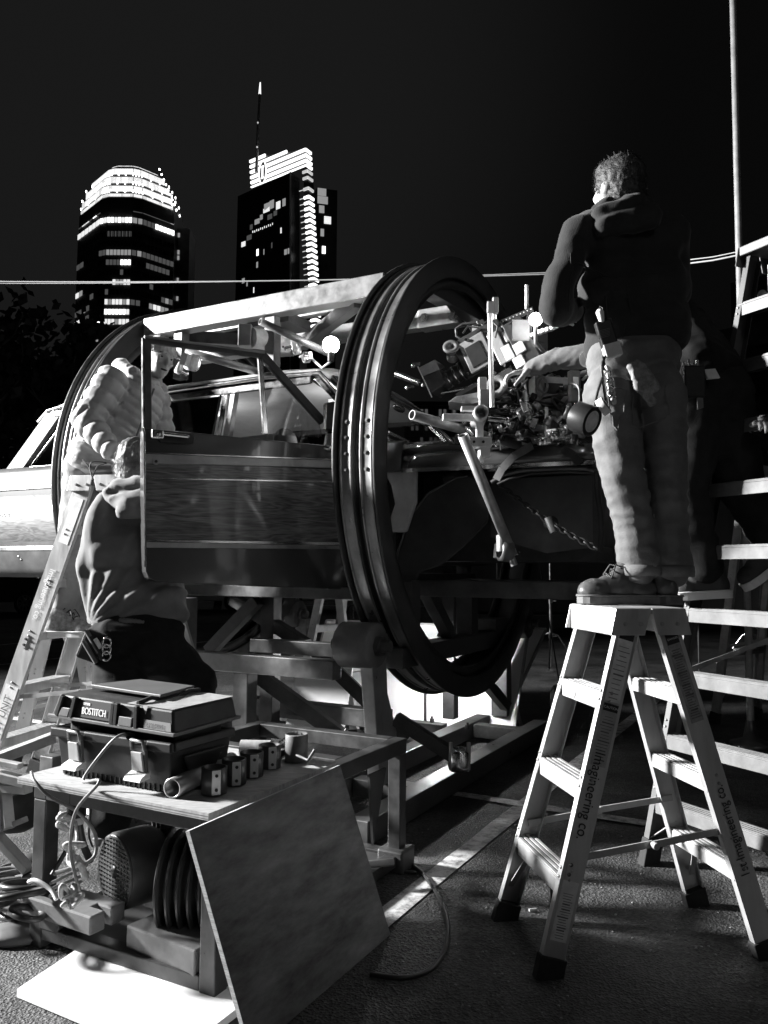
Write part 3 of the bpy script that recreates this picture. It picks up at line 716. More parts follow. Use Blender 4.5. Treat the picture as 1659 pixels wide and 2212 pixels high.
for s in (-2.3, -1.3): m = MB(); wbox(m, s - .05, s + .05, -.9, .879, 1.18, 1.25); m.build('cross_member', M_STEEL, drum, bevel=.005)

# ------------------------------------------------------------------ the base that carries the drum
base = thing('drum_support', 'heavy welded steel base frame with rollers under the big rings', 'rig base', W(-.8, .2, 0))
def part(name, mt, *bx, bevel=.005):
    m = MB(); wbox(m, *bx); return m.build(name, mt, base, bevel=bevel)
part('floor_beam', M_STEEL, .0, .12, -1.25, 1.75, .03, .15); part('floor_beam', M_STEEL, -.5, -.38, -1.25, 1.75, .03, .15)
part('floor_beam', M_STEEL, -2.4, -.51, -.65, -.55, .06, .17); part('floor_beam', M_STEEL, -2.4, -2.28, -1.25, 1.6, .03, .15); part('floor_beam', M_STEEL, -2.27, -.51, 1.2, 1.31, .16, .27)
part('cross_beam', M_STEEL, -.37, -.01, -.95, -.84, .04, .14); part('cross_beam', M_STEEL, -.37, -.01, .95, 1.06, .04, .14)
for s in (-.32, -.62): bolt(base, W(s, -.6, .172 if s < -.5 else .152), ZZ, .018, .03, M_DARKST)
for s in (-1.5, -1.1): bolt(base, W(s, -.6, .172), ZZ, .02, .03, M_DARKST)
part('roller_post', M_STEEL, -.36, -.22, -1.34, -1.22, .152, .9)
m = MB(); m.prism([W(-.20, 1.18, .15), W(-.20, .98, .15), W(-.20, .98, .42), W(-.20, 1.10, .66), W(-.20, 1.12, .9), W(-.20, 1.30, .9), W(-.20, 1.24, .55)], TS * .08); m.build('roller_post', M_BARE, base, bevel=.006)
part('roller_post', M_STEEL, -2.34, -2.22, 1.2, 1.3, .152, .9); part('roller_post', M_STEEL, -2.34, -2.22, -1.3, -1.2, .152, .9)
part('side_beam', M_BEAM, -1.72, -.37, 1.20, 1.30, .735, .845); part('side_beam', M_STEEL, -1.35, -.37, .70, .79, .80, .89)
part('upright', M_BEAM, -1.72, -1.58, 1.06, 1.19, .30, 1.17); part('upright', M_STEEL, -1.36, -1.25, .56, .66, .28, 1.17); part('upright', M_BEAM, -1.08, -.97, 1.2, 1.3, .28, .734)
part('upright', M_DARKST, -.62, -.52, -.9, -.8, .17, 1.17)
for a, b_ in (((-1.64, .62, 1.15), (-1.0, .62, .85)), ((-1.34, .72, 1.15), (-1.76, .72, .78))):
    m = MB(); m.beam(W(*a), W(*b_), .075, .085); m.build('diagonal_brace', M_STEEL, base, bevel=.004)
m = MB(); m.beam(W(-1.1, 1.1, .73), W(-.55, .9, .34), .08, .09); m.build('diagonal_brace', M_STEEL, base, bevel=.004)
m = MB(); m.beam(W(-1.0, .5, .80), W(-.45, .2, .2), .08, .09); m.build('diagonal_brace', M_DARKST, base, bevel=.004)
m = MB(); m.beam(W(-.44, -.4, .9), W(-.2, -1.15, .25), .08, .08); m.build('diagonal_brace', M_DARKST, base, bevel=.004)
part('long_plate', M_STEEL, -1.7, -.5, .3, .42, .30, .42)
def roller(s, ph, wd, near):
    c = W(s, 1.635 * math.sin(rad(ph)), RC - 1.635 * math.cos(rad(ph)))
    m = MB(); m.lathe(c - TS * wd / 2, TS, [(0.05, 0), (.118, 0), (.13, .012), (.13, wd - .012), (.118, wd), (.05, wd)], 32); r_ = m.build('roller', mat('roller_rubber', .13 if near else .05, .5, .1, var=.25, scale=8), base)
    m = MB(); m.cyl(c - TS * (wd / 2 + .06), c + TS * (wd / 2 + .08), .035, 14); m.build('axle', M_DARKST, r_)
    m = MB(); m.cyl(c + TS * (wd / 2 + .001), c + TS * (wd / 2 + .03), .062, 6); m.build('hub_nut', M_STEEL, r_)
roller(-.23, 49, .23, True); roller(-.15, -49, .25, False); roller(-2.42, 49, .23, False); roller(-2.42, -49, .23, False)
m = MB(); m.lathe(W(.24, -1.12, .36), TS, [(.03, -.04), (.09, -.04), (.1, -.03), (.07, 0), (.1, .03), (.09, .04), (.03, .04)], 20); pu = m.build('cable_pulley', M_DARKST, base)
m = MB(); m.beam(W(.24, -1.12, .03), W(.24, -1.12, .36), .05, .05); m.build('pulley_bracket', M_DARKST, pu)
pc = ONW(1163, 1200, -1.12)
m = MB(); m.tube([W(.24, -1.22, .36), pc, pc + ZZ * .5], .006, 6); tag(m.build('winch_cable', M_BCABLE), 'taut dark winch cable running up from the pulley by the far roller', 'cable')
# clamp at the foot of the near ring
cc = GR(992, 1640, .3) 
cl = thing('beam_clamp', 'bright bolted clamp jaw on the arm at the foot of the front ring', 'clamp', cc - ZZ * .06)
m = MB(); m.lathe(cc - ZZ * .06, ZZ, [(.035, 0), (.06, 0), (.065, .03), (.065, .1), (.055, .12), (.035, .12), (.035, 0)], 16); m.build('jaw', M_CHROME, cl)
m = MB(); m.beam(W(-.12, 1.0, .5), cc, .07, .07); m.build('arm', M_DARKST, cl)
for dx in (-.05, .05): m = MB(); m.cyl(cc + V((dx, -.03, -.05)), cc + V((dx, -.03, .1)), .012, 8); m.build('bolt', M_BARE, cl)

# ------------------------------------------------------------------ white bounce boards and the lamp that lights them
def board(label, quad, mt=M_WHITE, th=.012, fr=True):
    t = thing('bounce_board', label, 'reflector board', (quad[0] + quad[1]) / 2, 'white bounce boards under the wagon')
    n_ = (quad[1] - quad[0]).cross(quad[3] - quad[0]).normalized()
    m = MB(); m.prism(quad, n_ * -th); m.build('panel', mt, t)
    if fr:
        m = MB()
        for i in range(4): m.beam(quad[i] - n_ * th * .5, quad[(i + 1) % 4] - n_ * th * .5, .02, .02, up=n_)
        m.build('edge_frame', M_ALU2, t)
    return t
board('widest white bounce board leaning behind the base of the front ring', [W(-2.25, -1.2, .02), W(-.16, -1.2, .02), W(-.16, -1.62, .86), W(-2.25, -1.62, .86)])
board('narrow white bounce board leaning at the right behind the far roller', [W(-.10, -1.3, .02), ONW(1112, 1510, -1.5), ONW(1181, 1358, -1.9), ONW(1060, 1352, -1.9)])
board('white board lying flat on the asphalt under the motor cart', [W(-.22, 3.42, .03), W(.46, 3.44, .03), W(.46, 2.35, .03), W(-.42, 2.30, .03)], fr=False, th=.025)
board('white board lying flat behind the crouching worker boot', [GR(150, 1745, .02), GR(370, 1800, .02), GR(430, 1700, .02), GR(190, 1665, .02)], fr=False)
board('small white board standing between the crossed braces', [W(-1.75, -.2, .02), W(-1.2, -.2, .02), W(-1.2, -.35, .6), W(-1.75, -.35, .5)], fr=False)
lc = ONW(952, 1432, -.55)
ul = thing('board_lamp', 'small lit lamp glowing under the front ring above the white boards', 'lamp', lc - ZZ * .05)
m = MB(); m.ell(lc, .026, 12); m.build('bulb', M_LAMP2, ul)
m = MB(); m.lathe(lc + V((0, .02, .03)), (0, .3, 1), [(0, .06), (.05, .06), (.055, 0), (.05, 0), (.045, .05)], 14); m.build('housing', M_DARKST, ul)
m = MB(); m.tube([lc + V((0, .02, .09)), lc + V((0, .03, .2)), W(-.5, -.5, .92)], .008, 6); m.build('arm', M_DARKST, ul)
l_ = lamp('board_lamp_light', 'POINT', lc + V((0, 0.02, -.03)), 26, .03); l_.parent = ul; l_.location = l_.location - ORG[ul.name]
lb = W(-.75, -.75, .62)
ul2 = thing('floor_lamp', 'dark shaded lamp hidden under the beams lighting the boards', 'lamp', (lb.x, lb.y, 0))
m = MB(); m.cyl((lb.x, lb.y, 0), lb - ZZ * .04, .012, 8); m.build('stand', M_DARKST, ul2)
m = MB(); m.lathe(lb + NW * .06, -NW, [(.0, 0), (.06, 0), (.08, .1), (.075, .1), (0, .02)], 16); m.build('shade', M_DARKST, ul2)
l_ = lamp('floor_lamp_light', 'SPOT', lb + NW * .0, 60, .05, W(-.95, -1.4, .35), spot=150, blend=.5); l_.parent = ul2; l_.location = l_.location - ORG[ul2.name]

# light stands behind the rig
def cstand(name, label, u, vf, vt, Y):
    p = P(u, vf, Y); p = V((p.x, p.y, 0)); top = P(u, vt, Y).z
    t = thing('light_stand', label, 'light stand', p, 'chrome light stands')
    m = MB(); m.cyl(p + ZZ * .02, p + ZZ * top * .45, .024, 12); m.cyl(p + ZZ * top * .45, p + ZZ * top, .018, 12); m.build('column', M_CHROME, t)
    for z in (.42, .45, .2): m = MB(); m.cyl(p + ZZ * (top * z - .04), p + ZZ * (top * z + .04), .034, 12); m.build('collar', M_CHROME, t); m = MB(); m.cyl(p + ZZ * top * z + V((.03, 0, 0)), p + ZZ * top * z + V((.08, -.02, 0)), .012, 8); m.build('knob', M_CHROME, t)
    for a in (20, 140, 255):
        d = V((math.cos(rad(a)), math.sin(rad(a)), 0)); m = MB(); m.tube([p + ZZ * .5, p + d * .12 + ZZ * .46, p + d * .42 + ZZ * .04, p + d * .5 + ZZ * .03], .014, 8); m.build('leg', M_CHROME, t)
    return t
cstand('light_stand', 'chrome light stand on three splayed legs right of the front ring', 1190, 1440, 1100, 11.4)
cstand('light_stand', 'thin chrome stand standing behind the uprights under the wagon', 1074, 1372, 1180, 16.0)
cstand('light_stand', 'chrome stand far back seen between ladder rails and front ring', 763, 1330, 1200, 20.0)
cstand('light_stand', 'light stand with a knobbed collar behind the sneaker wearer at right', 1625, 1440, 1180, 11.6)
# ------------------------------------------------------------------ the wagon, held high inside the drum
wag = thing('wood_sided_wagon', 'vintage wood sided station wagon raised off the ground, front door open', 'station wagon', W(-1.4, 0, 1.2))
M_CARP = mat('dark_car_paint', .05, .22, 0, coat=.9, var=.15, scale=3)
M_CARQ = mat('faded_car_paint', .075, .45, 0, spec=.12, var=.25, scale=5, rvar=.1)
M_WOODQ = wood_mat('faded_woodgrain', .10, .27, .38, .5, 1.6, (1.0, 1.0, 7))
M_WOODD = wood_mat('dark_woodgrain', .03, .2, .3, .55, 1.7, (.8, .8, 8))
M_LINER = mat('headliner', .55, .8, 0, var=.1, scale=8)
M_SEAT = mat('dark_seat', .04, .7, 0, var=.3, scale=20)
M_CLOTHD = mat('black_cloth', .05, .9, 0, var=.4, scale=5, bump=.5, bscale=9)
def sidepanel(name, mt, s0, s1, prof, arch=None, n=30, side=1, th=.02, parent=wag):
    m = MB(); vs = []; fs = []; k = len(prof)
    for i in range(n + 1):
        s = s0 + (s1 - s0) * i / n; zb = prof[-1][1]
        if arch and abs(s - arch[0]) < arch[2]: zb = max(zb, arch[1] + math.sqrt(arch[2] ** 2 - (s - arch[0]) ** 2))
        for w_, z in prof:
            vs.append(W(s, side * w_, max(z, zb)))
    for i in range(n):
        for j in range(k - 1):
            a = i * k + j; q = (a, a + 1, a + k + 1, a + k)
            if (V(vs[a]) - V(vs[a + 1])).length < 1e-5 and (V(vs[a + k]) - V(vs[a + k + 1])).length < 1e-5: continue
            fs.append(q)
    m.add(vs, fs, True); o = m.build(name, mt, parent)
    sd = o.modifiers.new('thick', 'SOLIDIFY'); sd.thickness = th; sd.offset = 0
    return o
ARCH = (-2.42, 1.34, .40)
up_ = [(.89, 2.17), (.918, 2.13), (.932, 2.02)]; wd_ = [(.940, 1.985), (.946, 1.75), (.942, 1.53)]; lo_ = [(.938, 1.50), (.93, 1.42), (.915, 1.36), (.88, 1.29)]
for side in (1, -1):
    sidepanel('quarter_panel', M_CARQ, -3.92, -1.98, up_ + [(.936, 1.99), (.938, 1.5)] + lo_[1:], ARCH, 40, side)
    sidepanel('wood_panel', M_WOODQ, -3.90, -1.98, wd_, (ARCH[0], ARCH[1], ARCH[2] + .03), 40, side, .01)
    for z, hh in ((2.0, .03), (1.515, .035)):
        m = MB(); m.beam(W(-3.9, side * .945, z), W(-1.98, side * .945, z), .02, hh); m.build('trim_strip', M_BARE, wag, bevel=.004)
    m = MB(); m.tube([W(ARCH[0] + ARCH[2] * math.cos(a), side * .942, ARCH[1] + ARCH[2] * math.sin(a)) for a in [math.pi * i / 18 for i in range(19)]], .018, 8); m.build('arch_lip', M_CARQ, wag)
    sidepanel('rear_door', M_CARP, -1.96, -1.50, up_ + wd_ + lo_, None, 8, side)
m = MB(); m.lathe(W(ARCH[0], .55, 1.42), NW, [(.0, 0), (.36, 0), (.38, .36)], 24); m.build('wheel_well', M_BLACK, wag)
sidepanel('far_door', M_CARP, -1.48, -.42, up_ + wd_ + lo_, None, 8, -1)
text_mesh('4X4', W(-3.83, .957, 1.775), TS, ZZ, .075, M_DARKST, 'emblem', wag, 1.3)
for s, z in ((-3.55, 1.45), (-3.52, 1.43)): m = MB(); m.ell(W(s, .94, z), .012, 8); m.build('side_marker', M_CHROME, wag)
m = MB(); wbox(m, -3.9, -.35, -.85, .85, 1.29, 1.34); m.build('floor_pan', M_DARKST, wag)
m = MB(); wbox(m, -3.95, -3.91, -.86, .86, 1.32, 2.16); m.build('tailgate', M_CARQ, wag, bevel=.01)
m = MB(); wbox(m, -4.02, -3.955, -.9, .9, 1.36, 1.46); m.build('rear_bumper', M_CHROME, wag, bevel=.015)
# roof: crowned sheet with gutters
m = MB(); vs = []; fs = []; nw = 12; S = [(-3.52, 2.65), (-3.42, 2.72), (-3.2, 2.765), (-2.2, 2.785), (-1.2, 2.785), (-.86, 2.765), (-.76, 2.70)]
for s, z in S:
    for j in range(nw + 1):
        t = -1 + 2 * j / nw; vs.append(W(s, .83 * t, z - .105 * abs(t) ** 3.2))
for i in range(len(S) - 1): fs += [(i * (nw + 1) + j, i * (nw + 1) + j + 1, (i + 1) * (nw + 1) + j + 1, (i + 1) * (nw + 1) + j) for j in range(nw)]
m.add(vs, fs, True); rf = m.build('roof', mat('roof_paint', .36, .35, 0, var=.2, scale=4), wag); sd = rf.modifiers.new('t', 'SOLIDIFY'); sd.thickness = .025; sd.offset = 1
m = MB(); m.add([v - ZZ * .045 for v in vs], fs, True); m.build('headliner', M_LINER, wag)
for side in (1, -1):
    m = MB(); m.tube([W(-3.4, side * .845, 2.632), W(-3.2, side * .848, 2.655), W(-1.2, side * .848, 2.672), W(-.78, side * .84, 2.655), W(-.52, side * .86, 2.4), W(-.28, side * .87, 2.19)], .016, 8); m.build('rain_gutter', M_CHROME, wag)
    m = MB(); m.beam(W(-3.34, side * .842, 2.60), W(-.84, side * .842, 2.615), .03, .05); m.build('window_header', M_CHROME if side == 1 else M_CARP, wag, bevel=.006)
    def pil(name, b_, t_, wb, wt, mt):
        mm = MB(); mm.hexa([W(b_ - wb / 2, side * .895, 2.16), W(b_ + wb / 2, side * .895, 2.16), W(b_ + wb / 2, side * .845, 2.16), W(b_ - wb / 2, side * .845, 2.16),
                            W(t_ - wt / 2, side * .845, 2.62), W(t_ + wt / 2, side * .845, 2.62), W(t_ + wt / 2, side * .80, 2.62), W(t_ - wt / 2, side * .80, 2.62)]); return mm.build(name, mt, wag, bevel=.006)
    pil('d_pillar', -3.72, -3.31, .22, .20, M_CARQ); pil('c_pillar', -2.45, -2.38, .09, .08, M_CARQ)
    pil('b_pillar', -1.60, -1.555, .05, .045, M_CHROME); pil('b_pillar', -1.53, -1.49, .05, .045, M_BARE); pil('a_pillar', -.32, -.80, .06, .05, M_CHROME)
    def win(name, pts, mt=M_GLASS):
        mm = MB(); mm.prism([W(s, side * (.885 - (z - 2.16) * .1), z) for s, z in pts], NW * (-.006 * side)); gl = mm.build(name, mt, wag)
        f_ = MB(); f_.tube([W(s, side * (.888 - (z - 2.16) * .1), z) for s, z in pts], .012, 6, closed=True); f_.build('window_seal', M_BLACK if 'quarter' not in name else M_CHROME, gl)
    win('quarter_window', [(-3.52, 2.175), (-2.52, 2.175), (-2.44, 2.59), (-3.06, 2.585), (-3.16, 2.55)])
    win('rear_door_window', [(-2.38, 2.175), (-1.66, 2.175), (-1.60, 2.60), (-2.32, 2.59)])
# windscreen
wp = [(-.29, -.78, 2.17), (-.25, 0, 2.175), (-.29, .78, 2.17), (-.74, .73, 2.64), (-.72, 0, 2.67), (-.74, -.73, 2.64)]
m = MB(); m.add([W(*p) for p in wp], [(0, 1, 4, 5), (1, 2, 3, 4)]); ws = m.build('windscreen', glass('windscreen_glass', .10, .6), wag)
m = MB(); m.tube([W(*p) for p in wp], .022, 8, closed=True); m.build('windscreen_surround', M_CHROME, ws)
for w0 in (.2, -.5):
    m = MB(); m.tube([W(-.18, w0, 2.17), W(-.30, w0 + .1, 2.20), W(-.36, w0 + .45, 2.26)], .008, 6); m.build('wiper', M_CHROME, ws)
# interior
for w0 in (.42, -.42):
    m = MB(); wbox(m, -1.15, -.65, w0 - .27, w0 + .27, 1.55, 1.75); m.build('seat_cushion', M_SEAT, wag, bevel=.05)
    m = MB(); m.beam(W(-1.15, w0, 1.7), W(-1.32, w0, 2.22), .5, .14, up=TS); m.build('seat_back', M_SEAT, wag, bevel=.05)
    m = MB(); m.ell(W(-1.34, w0, 2.30), (.13, .06, .1), 14, (NW, TS, ZZ)); m.build('head_rest', M_SEAT, wag)
m = MB(); m.beam(W(-2.1, 0, 1.65), W(-2.25, 0, 2.2), 1.45, .16, up=TS); m.build('rear_bench', M_SEAT, wag, bevel=.05)
m = MB(); m.ell(W(-2.2, .45, 2.27), (.12, .08, .1), 12, (NW, TS, ZZ)); m.build('head_rest', M_SEAT, wag)
m = MB(); wbox(m, -.52, -.22, -.8, .8, 1.9, 2.15); m.build('dashboard', M_BLACK, wag, bevel=.03)
m = MB(); c_ = W(-.72, .4, 2.08); ax_ = (TS + ZZ * .6).normalized(); x_, y_, _z = frame(ax_)
m.tube([c_ + (x_ * math.cos(a) + y_ * math.sin(a)) * .2 for a in [2 * math.pi * i / 24 for i in range(24)]], .014, 8, closed=True); m.beam(c_, W(-.45, .4, 1.98), .04, .04); m.build('steering_wheel', M_BLACK, wag)
for s0 in (-1.15, -2.3):  # dome lamps added to brighten the headliner so the windows read
    m = MB(); m.box(W(s0, 0, 2.665), (.12, .09, .02), AX); dm = m.build('added_dome_lamp', emit('added_dome_lens', .8), wag)
    l_ = lamp('added_cabin_light', 'POINT', W(s0, 0.05, 2.42), 5.0, .05); l_.parent = dm; l_.location = W(s0, .05, 2.42) - ORG[wag.name]
m = MB(); m.ell(W(-.62, 0, 2.56), (.1, .02, .03), 10, (NW, TS, ZZ)); m.build('rear_view_mirror', M_CHROME, wag)
# front end: cowl, bonnet, stripped wheel arch
m = MB(); vs = []; fs = []; SS = [-.24, .0, .3, .6, .9, 1.02, 1.06]; ZC = [2.17, 2.16, 2.14, 2.11, 2.07, 2.04, 2.0]; nw = 24
for s, zc_ in zip(SS, ZC):
    for j in range(nw + 1):
        t = -1 + 2 * j / nw; vs.append(W(s, .86 * t, zc_ + .015 * (1 - t * t) - (.075 * max(0, (abs(t) - .86) / .14) ** 2)))
for i in range(len(SS) - 1): fs += [(i * (nw + 1) + j, i * (nw + 1) + j + 1, (i + 1) * (nw + 1) + j + 1, (i + 1) * (nw + 1) + j) for j in range(nw)]
m.add(vs, fs, True); bo = m.build('bonnet', M_CARP, wag); sd = bo.modifiers.new('t', 'SOLIDIFY'); sd.thickness = .02
for side in (1, -1):
    sidepanel('front_wing', M_CARP, -.12, 1.06, [(.86, 2.07), (.90, 2.045), (.925, 2.0), (.93, 1.965)], None, 12, side)
    m = MB(); m.beam(W(-.12, side * .935, 1.96), W(1.05, side * .935, 1.945), .014, .022); m.build('trim_strip', M_CHROME, wag)
sidepanel('cowl_side', M_CARQ, -.45, -.13, [(.85, 2.15), (.90, 2.13), (.925, 2.05), (.93, 1.96)], None, 6, 1)
m = MB(); wbox(m, -.48, -.30, .70, .88, 1.35, 1.95); m.build('hinge_pillar', M_GREYP, wag, bevel=.02)
m = MB(); m.prism([ONW(u, v, .84) for u, v in ((833, 1018), (905, 1018), (903, 1085), (882, 1150), (850, 1150), (848, 1120), (858, 1090), (850, 1050))], NW * .04); m.build('hinge_bracket', mat('primer_grey', .5, .5, 0, var=.15, scale=12), wag, bevel=.012)
m = MB(); wbox(m, -.28, -.23, -.8, .8, 1.4, 2.1); m.build('bulkhead', M_DARKST, wag)
m = MB(); wbox(m, -.2, 1.02, .42, .46, 1.42, 1.99); m.build('inner_wing', M_DARKST, wag)
m = MB(); wbox(m, -.2, 1.02, -.5, -.46, 1.42, 1.99); m.build('inner_wing', M_DARKST, wag)
lin = [(848, 1262), (860, 1190), (885, 1115), (925, 1066), (985, 1032), (1010, 1028), (1040, 1040), (1065, 1080), (1050, 1130), (1000, 1180), (950, 1222), (905, 1236), (880, 1290)]
m = MB(); m.prism([ONW(u, v, .78) for u, v in lin], NW * -.03); m.build('wheel_arch_cover', M_CLOTHD, wag, bevel=.01)
m = MB(); m.tube([ONW(u, v, .80) for u, v in lin[:6]], .007, 6); m.build('cover_piping', M_GREYP, wag)
m = MB(); m.tube([ONW(u, v, .86) for u, v in ((1062, 1042), (1085, 1026), (1130, 1016), (1200, 1012), (1265, 1012), (1290, 1020))], .012, 8); m.build('arch_seal', M_GREYP, wag)
m = MB(); m.tube([ONW(u, v, .86) for u, v in ((1075, 1046), (1100, 1034), (1150, 1023), (1230, 1019), (1284, 1022))], .008, 8); m.build('arch_seal', M_DARKST, wag)
m = MB(); m.prism([ONW(u, v, .5) for u, v in ((1060, 1035), (1300, 1025), (1300, 1180), (1180, 1195), (1060, 1160))], NW * -.02); m.build('splash_shield', mat('shield_plastic', .11, .6, 0, var=.4, scale=3), wag)
m = MB(); m.tube([ONW(u, v, .9) for u, v in ((1288, 1018), (1290, 1060), (1297, 1110), (1299, 1150), (1296, 1190))], .014, 8); m.build('hanging_seal', M_RUBBER, wag)
m = MB(); wbox(m, 1.0, 1.06, -.85, .85, 1.5, 1.99); m.build('radiator_support', M_DARKST, wag)
for (u, v, r_) in ((1035, 1095, .05), (1045, 1110, .05), (1190, 1130, .045)):
    m = MB(); m.ell(ONW(u, v, .68), (r_, r_ * 1.2, r_), 12); m.build('suspension_bush', M_RUBBER, wag)
m = MB(); m.tube([ONW(u, v, .56) for u, v in ((960, 1035), (985, 1028), (1010, 1040), (1000, 1062))], .03, 8); m.build('heater_pipe', M_BARE, wag)
# straps over the bonnet
for pts, lb_ in ((((1150, 962), (1110, 985), (1085, 1012), (1072, 1036)), 'pale ratchet strap running off the bonnet edge beside the slanted pipe'), (((1215, 968), (1240, 985), (1252, 1002)), 'dark strap over the bonnet edge near the worker knee')):
    m = MB(); pp = [ONW(u, v, .955) for u, v in pts]
    for a, b_ in zip(pp[:-1], pp[1:]): m.beam(a, b_, .045, .004, up=NW)
    tag(m.build('strap', M_GREYP if 'pale' in lb_ else M_RUBBER), lb_, 'strap')
# chain holding the axle
ch = thing('chain', 'dark chain and binder slung across the open wheel arch', 'chain', ONW(1180, 1130, .7))
pa, pb_ = ONW(1075, 1042, .72), ONW(1296, 1188, .72)
for i in range(22):
    t = (i + .5) / 22; c_ = pa.lerp(pb_, t) - ZZ * .05 * 4 * t * (1 - t) * .6; d = (pb_ - pa).normalized(); sidev = (NW if i % 2 else d.cross(NW)).normalized(); m = MB()
    m.tube([c_ + d * (.026 * math.cos(a)) + sidev * (.014 * math.sin(a)) for a in [2 * math.pi * k / 10 for k in range(10)]], .0065, 6, closed=True); m.build('link', M_DARKST, ch)
m = MB(); m.cyl(ONW(1183, 1118, .72), ONW(1196, 1150, .72), .022, 8); m.build('binder', M_BARE, ch)
# ---------------------------------------------------- the open front door
DA, DB = V((-1.296, 4.28, 0)), V((-.22, 4.97, 0)); DD = (DB - DA).normalized(); DN = V((DD.y, -DD.x, 0))
def DP(u, v, off=0.0):
    d = ray(u, v); A0 = DA + DN * off; t = (A0 - CAMPOS).dot(DN) / d.dot(DN); return CAMPOS + d * t
door = MB(); ol = [(311, 926), (352, 928), (747, 966), (752, 1100), (752, 1274), (420, 1262), (335, 1256), (321, 1250), (315, 1236), (313, 1180), (311, 1050)]
door.prism([DP(u, v) for u, v in ol], -DN * .08); dr = door.build('door', M_CARP, wag, label='open front door with wood grain panel seen from outside', bevel=.008)
def dstrip(name, mt, pts, th=.006, par=dr, off=0.001, bevel=0):
    m = MB(); m.prism([DP(u, v, off) for u, v in pts], DN * th); return m.build(name, mt, par, bevel=bevel)
dstrip('door_wood_panel', M_WOODD, [(315, 1000), (748, 1016), (751, 1178), (316, 1176)], .004)
dstrip('upper_trim', M_BARE, [(313, 981), (748, 996), (748, 1012), (315, 1001)], .010, bevel=.003)
dstrip('upper_trim_lip', M_CHROME, [(313, 978), (748, 993), (748, 995.5), (313, 980.5)], .014)
dstrip('wood_groove', M_CHROME, [(320, 1032), (748, 1040), (748, 1043), (320, 1034)], .0035, off=.0055)
dstrip('lower_trim', M_CHROME, [(315, 1166), (751, 1172), (751, 1178), (315, 1170)], .012)
dstrip('lower_trim', M_BARE, [(315, 1171), (751, 1179), (751, 1187), (315, 1183)], .009, bevel=.003)
m = MB(); c_ = DP(336, 997, .013); m.cyl(c_, c_ + DN * .008, .019, 18); lk = m.build('door_lock', M_BARE, dr); m = MB(); m.cyl(c_ + DN * .008, c_ + DN * .012, .008, 10); m.build('lock_core', M_BLACK, dr)
hp = [(330, 934), (345, 929), (410, 936), (419, 944), (417, 958), (406, 961), (345, 956)]
m = MB(); m.prism([DP(u, v, .002) for u, v in hp], DN * .012); m.build('handle_recess', M_BLACK, dr, bevel=.004)
m = MB(); m.beam(DP(326, 938, .035), DP(352, 939, .035), .05, .045, up=DN); m.beam(DP(348, 937, .035), DP(408, 944, .032), .02, .028, up=DN); m.ell(DP(340, 940, .04), .024, 12); m.build('door_handle', M_CHROME, dr, bevel=.008)
m = MB(); m.tube([DP(308, 924, .004), DP(312, 935, .004), DP(313, 1050, .004), DP(314, 1225, .004)], .006, 6); m.build('door_edge_guard', M_CHROME, dr)
# window frame of the door
fr = MB()
fr.beam(DP(317, 930, -.03), DP(316, 735, -.03), .05, .03, up=DN); fr.beam(DP(311, 733, -.03), DP(572, 768, -.03), .04, .032, up=DN); fr.beam(DP(566, 767, -.03), DP(697, 912, -.03), .05, .036, up=DN); fr.build('window_frame', M_DARKST, dr, bevel=.006)
m = MB(); m.beam(DP(310.5, 930, -.015), DP(309, 730, -.015), .012, .02, up=DN); m.build('frame_edge_trim', M_CHROME, dr)
m = MB(); m.beam(DP(312, 727, -.012), DP(572, 762, -.012), .012, .014, up=DN); m.build('frame_edge_trim', M_BARE, dr)
m = MB(); m.beam(DP(561, 770, -.03), DP(573, 938, -.03), .032, .02, up=DN); m.build('vent_window_post', M_CHROME, dr, bevel=.004)
m = MB(); m.prism([DP(u, v, -.035) for u, v in ((576, 938), (696, 944), (690, 915), (570, 775))], -DN * .005); m.build('vent_window', M_GLASS, dr)
m = MB(); m.prism([DP(u, v, .03) for u, v in ((697, 872), (716, 869), (724, 880), (723, 925), (715, 934), (698, 930))], DN * .05); mi = m.build('wing_mirror', M_BLACK, dr, bevel=.01)
m = MB(); m.prism([DP(u, v, .081) for u, v in ((699, 876), (706, 875), (704, 928), (699, 926))], DN * .004); m.build('mirror_trim', M_CHROME, mi)
m = MB(); m.beam(DP(712, 934, .05), DP(708, 962, .005), .04, .03, up=DN); m.build('mirror_arm', M_CHROME, mi)
m = MB(); m.ell(DP(710, 968, .01), (.04, .02, .02), 10); m.build('door_hinge', M_CHROME, dr)
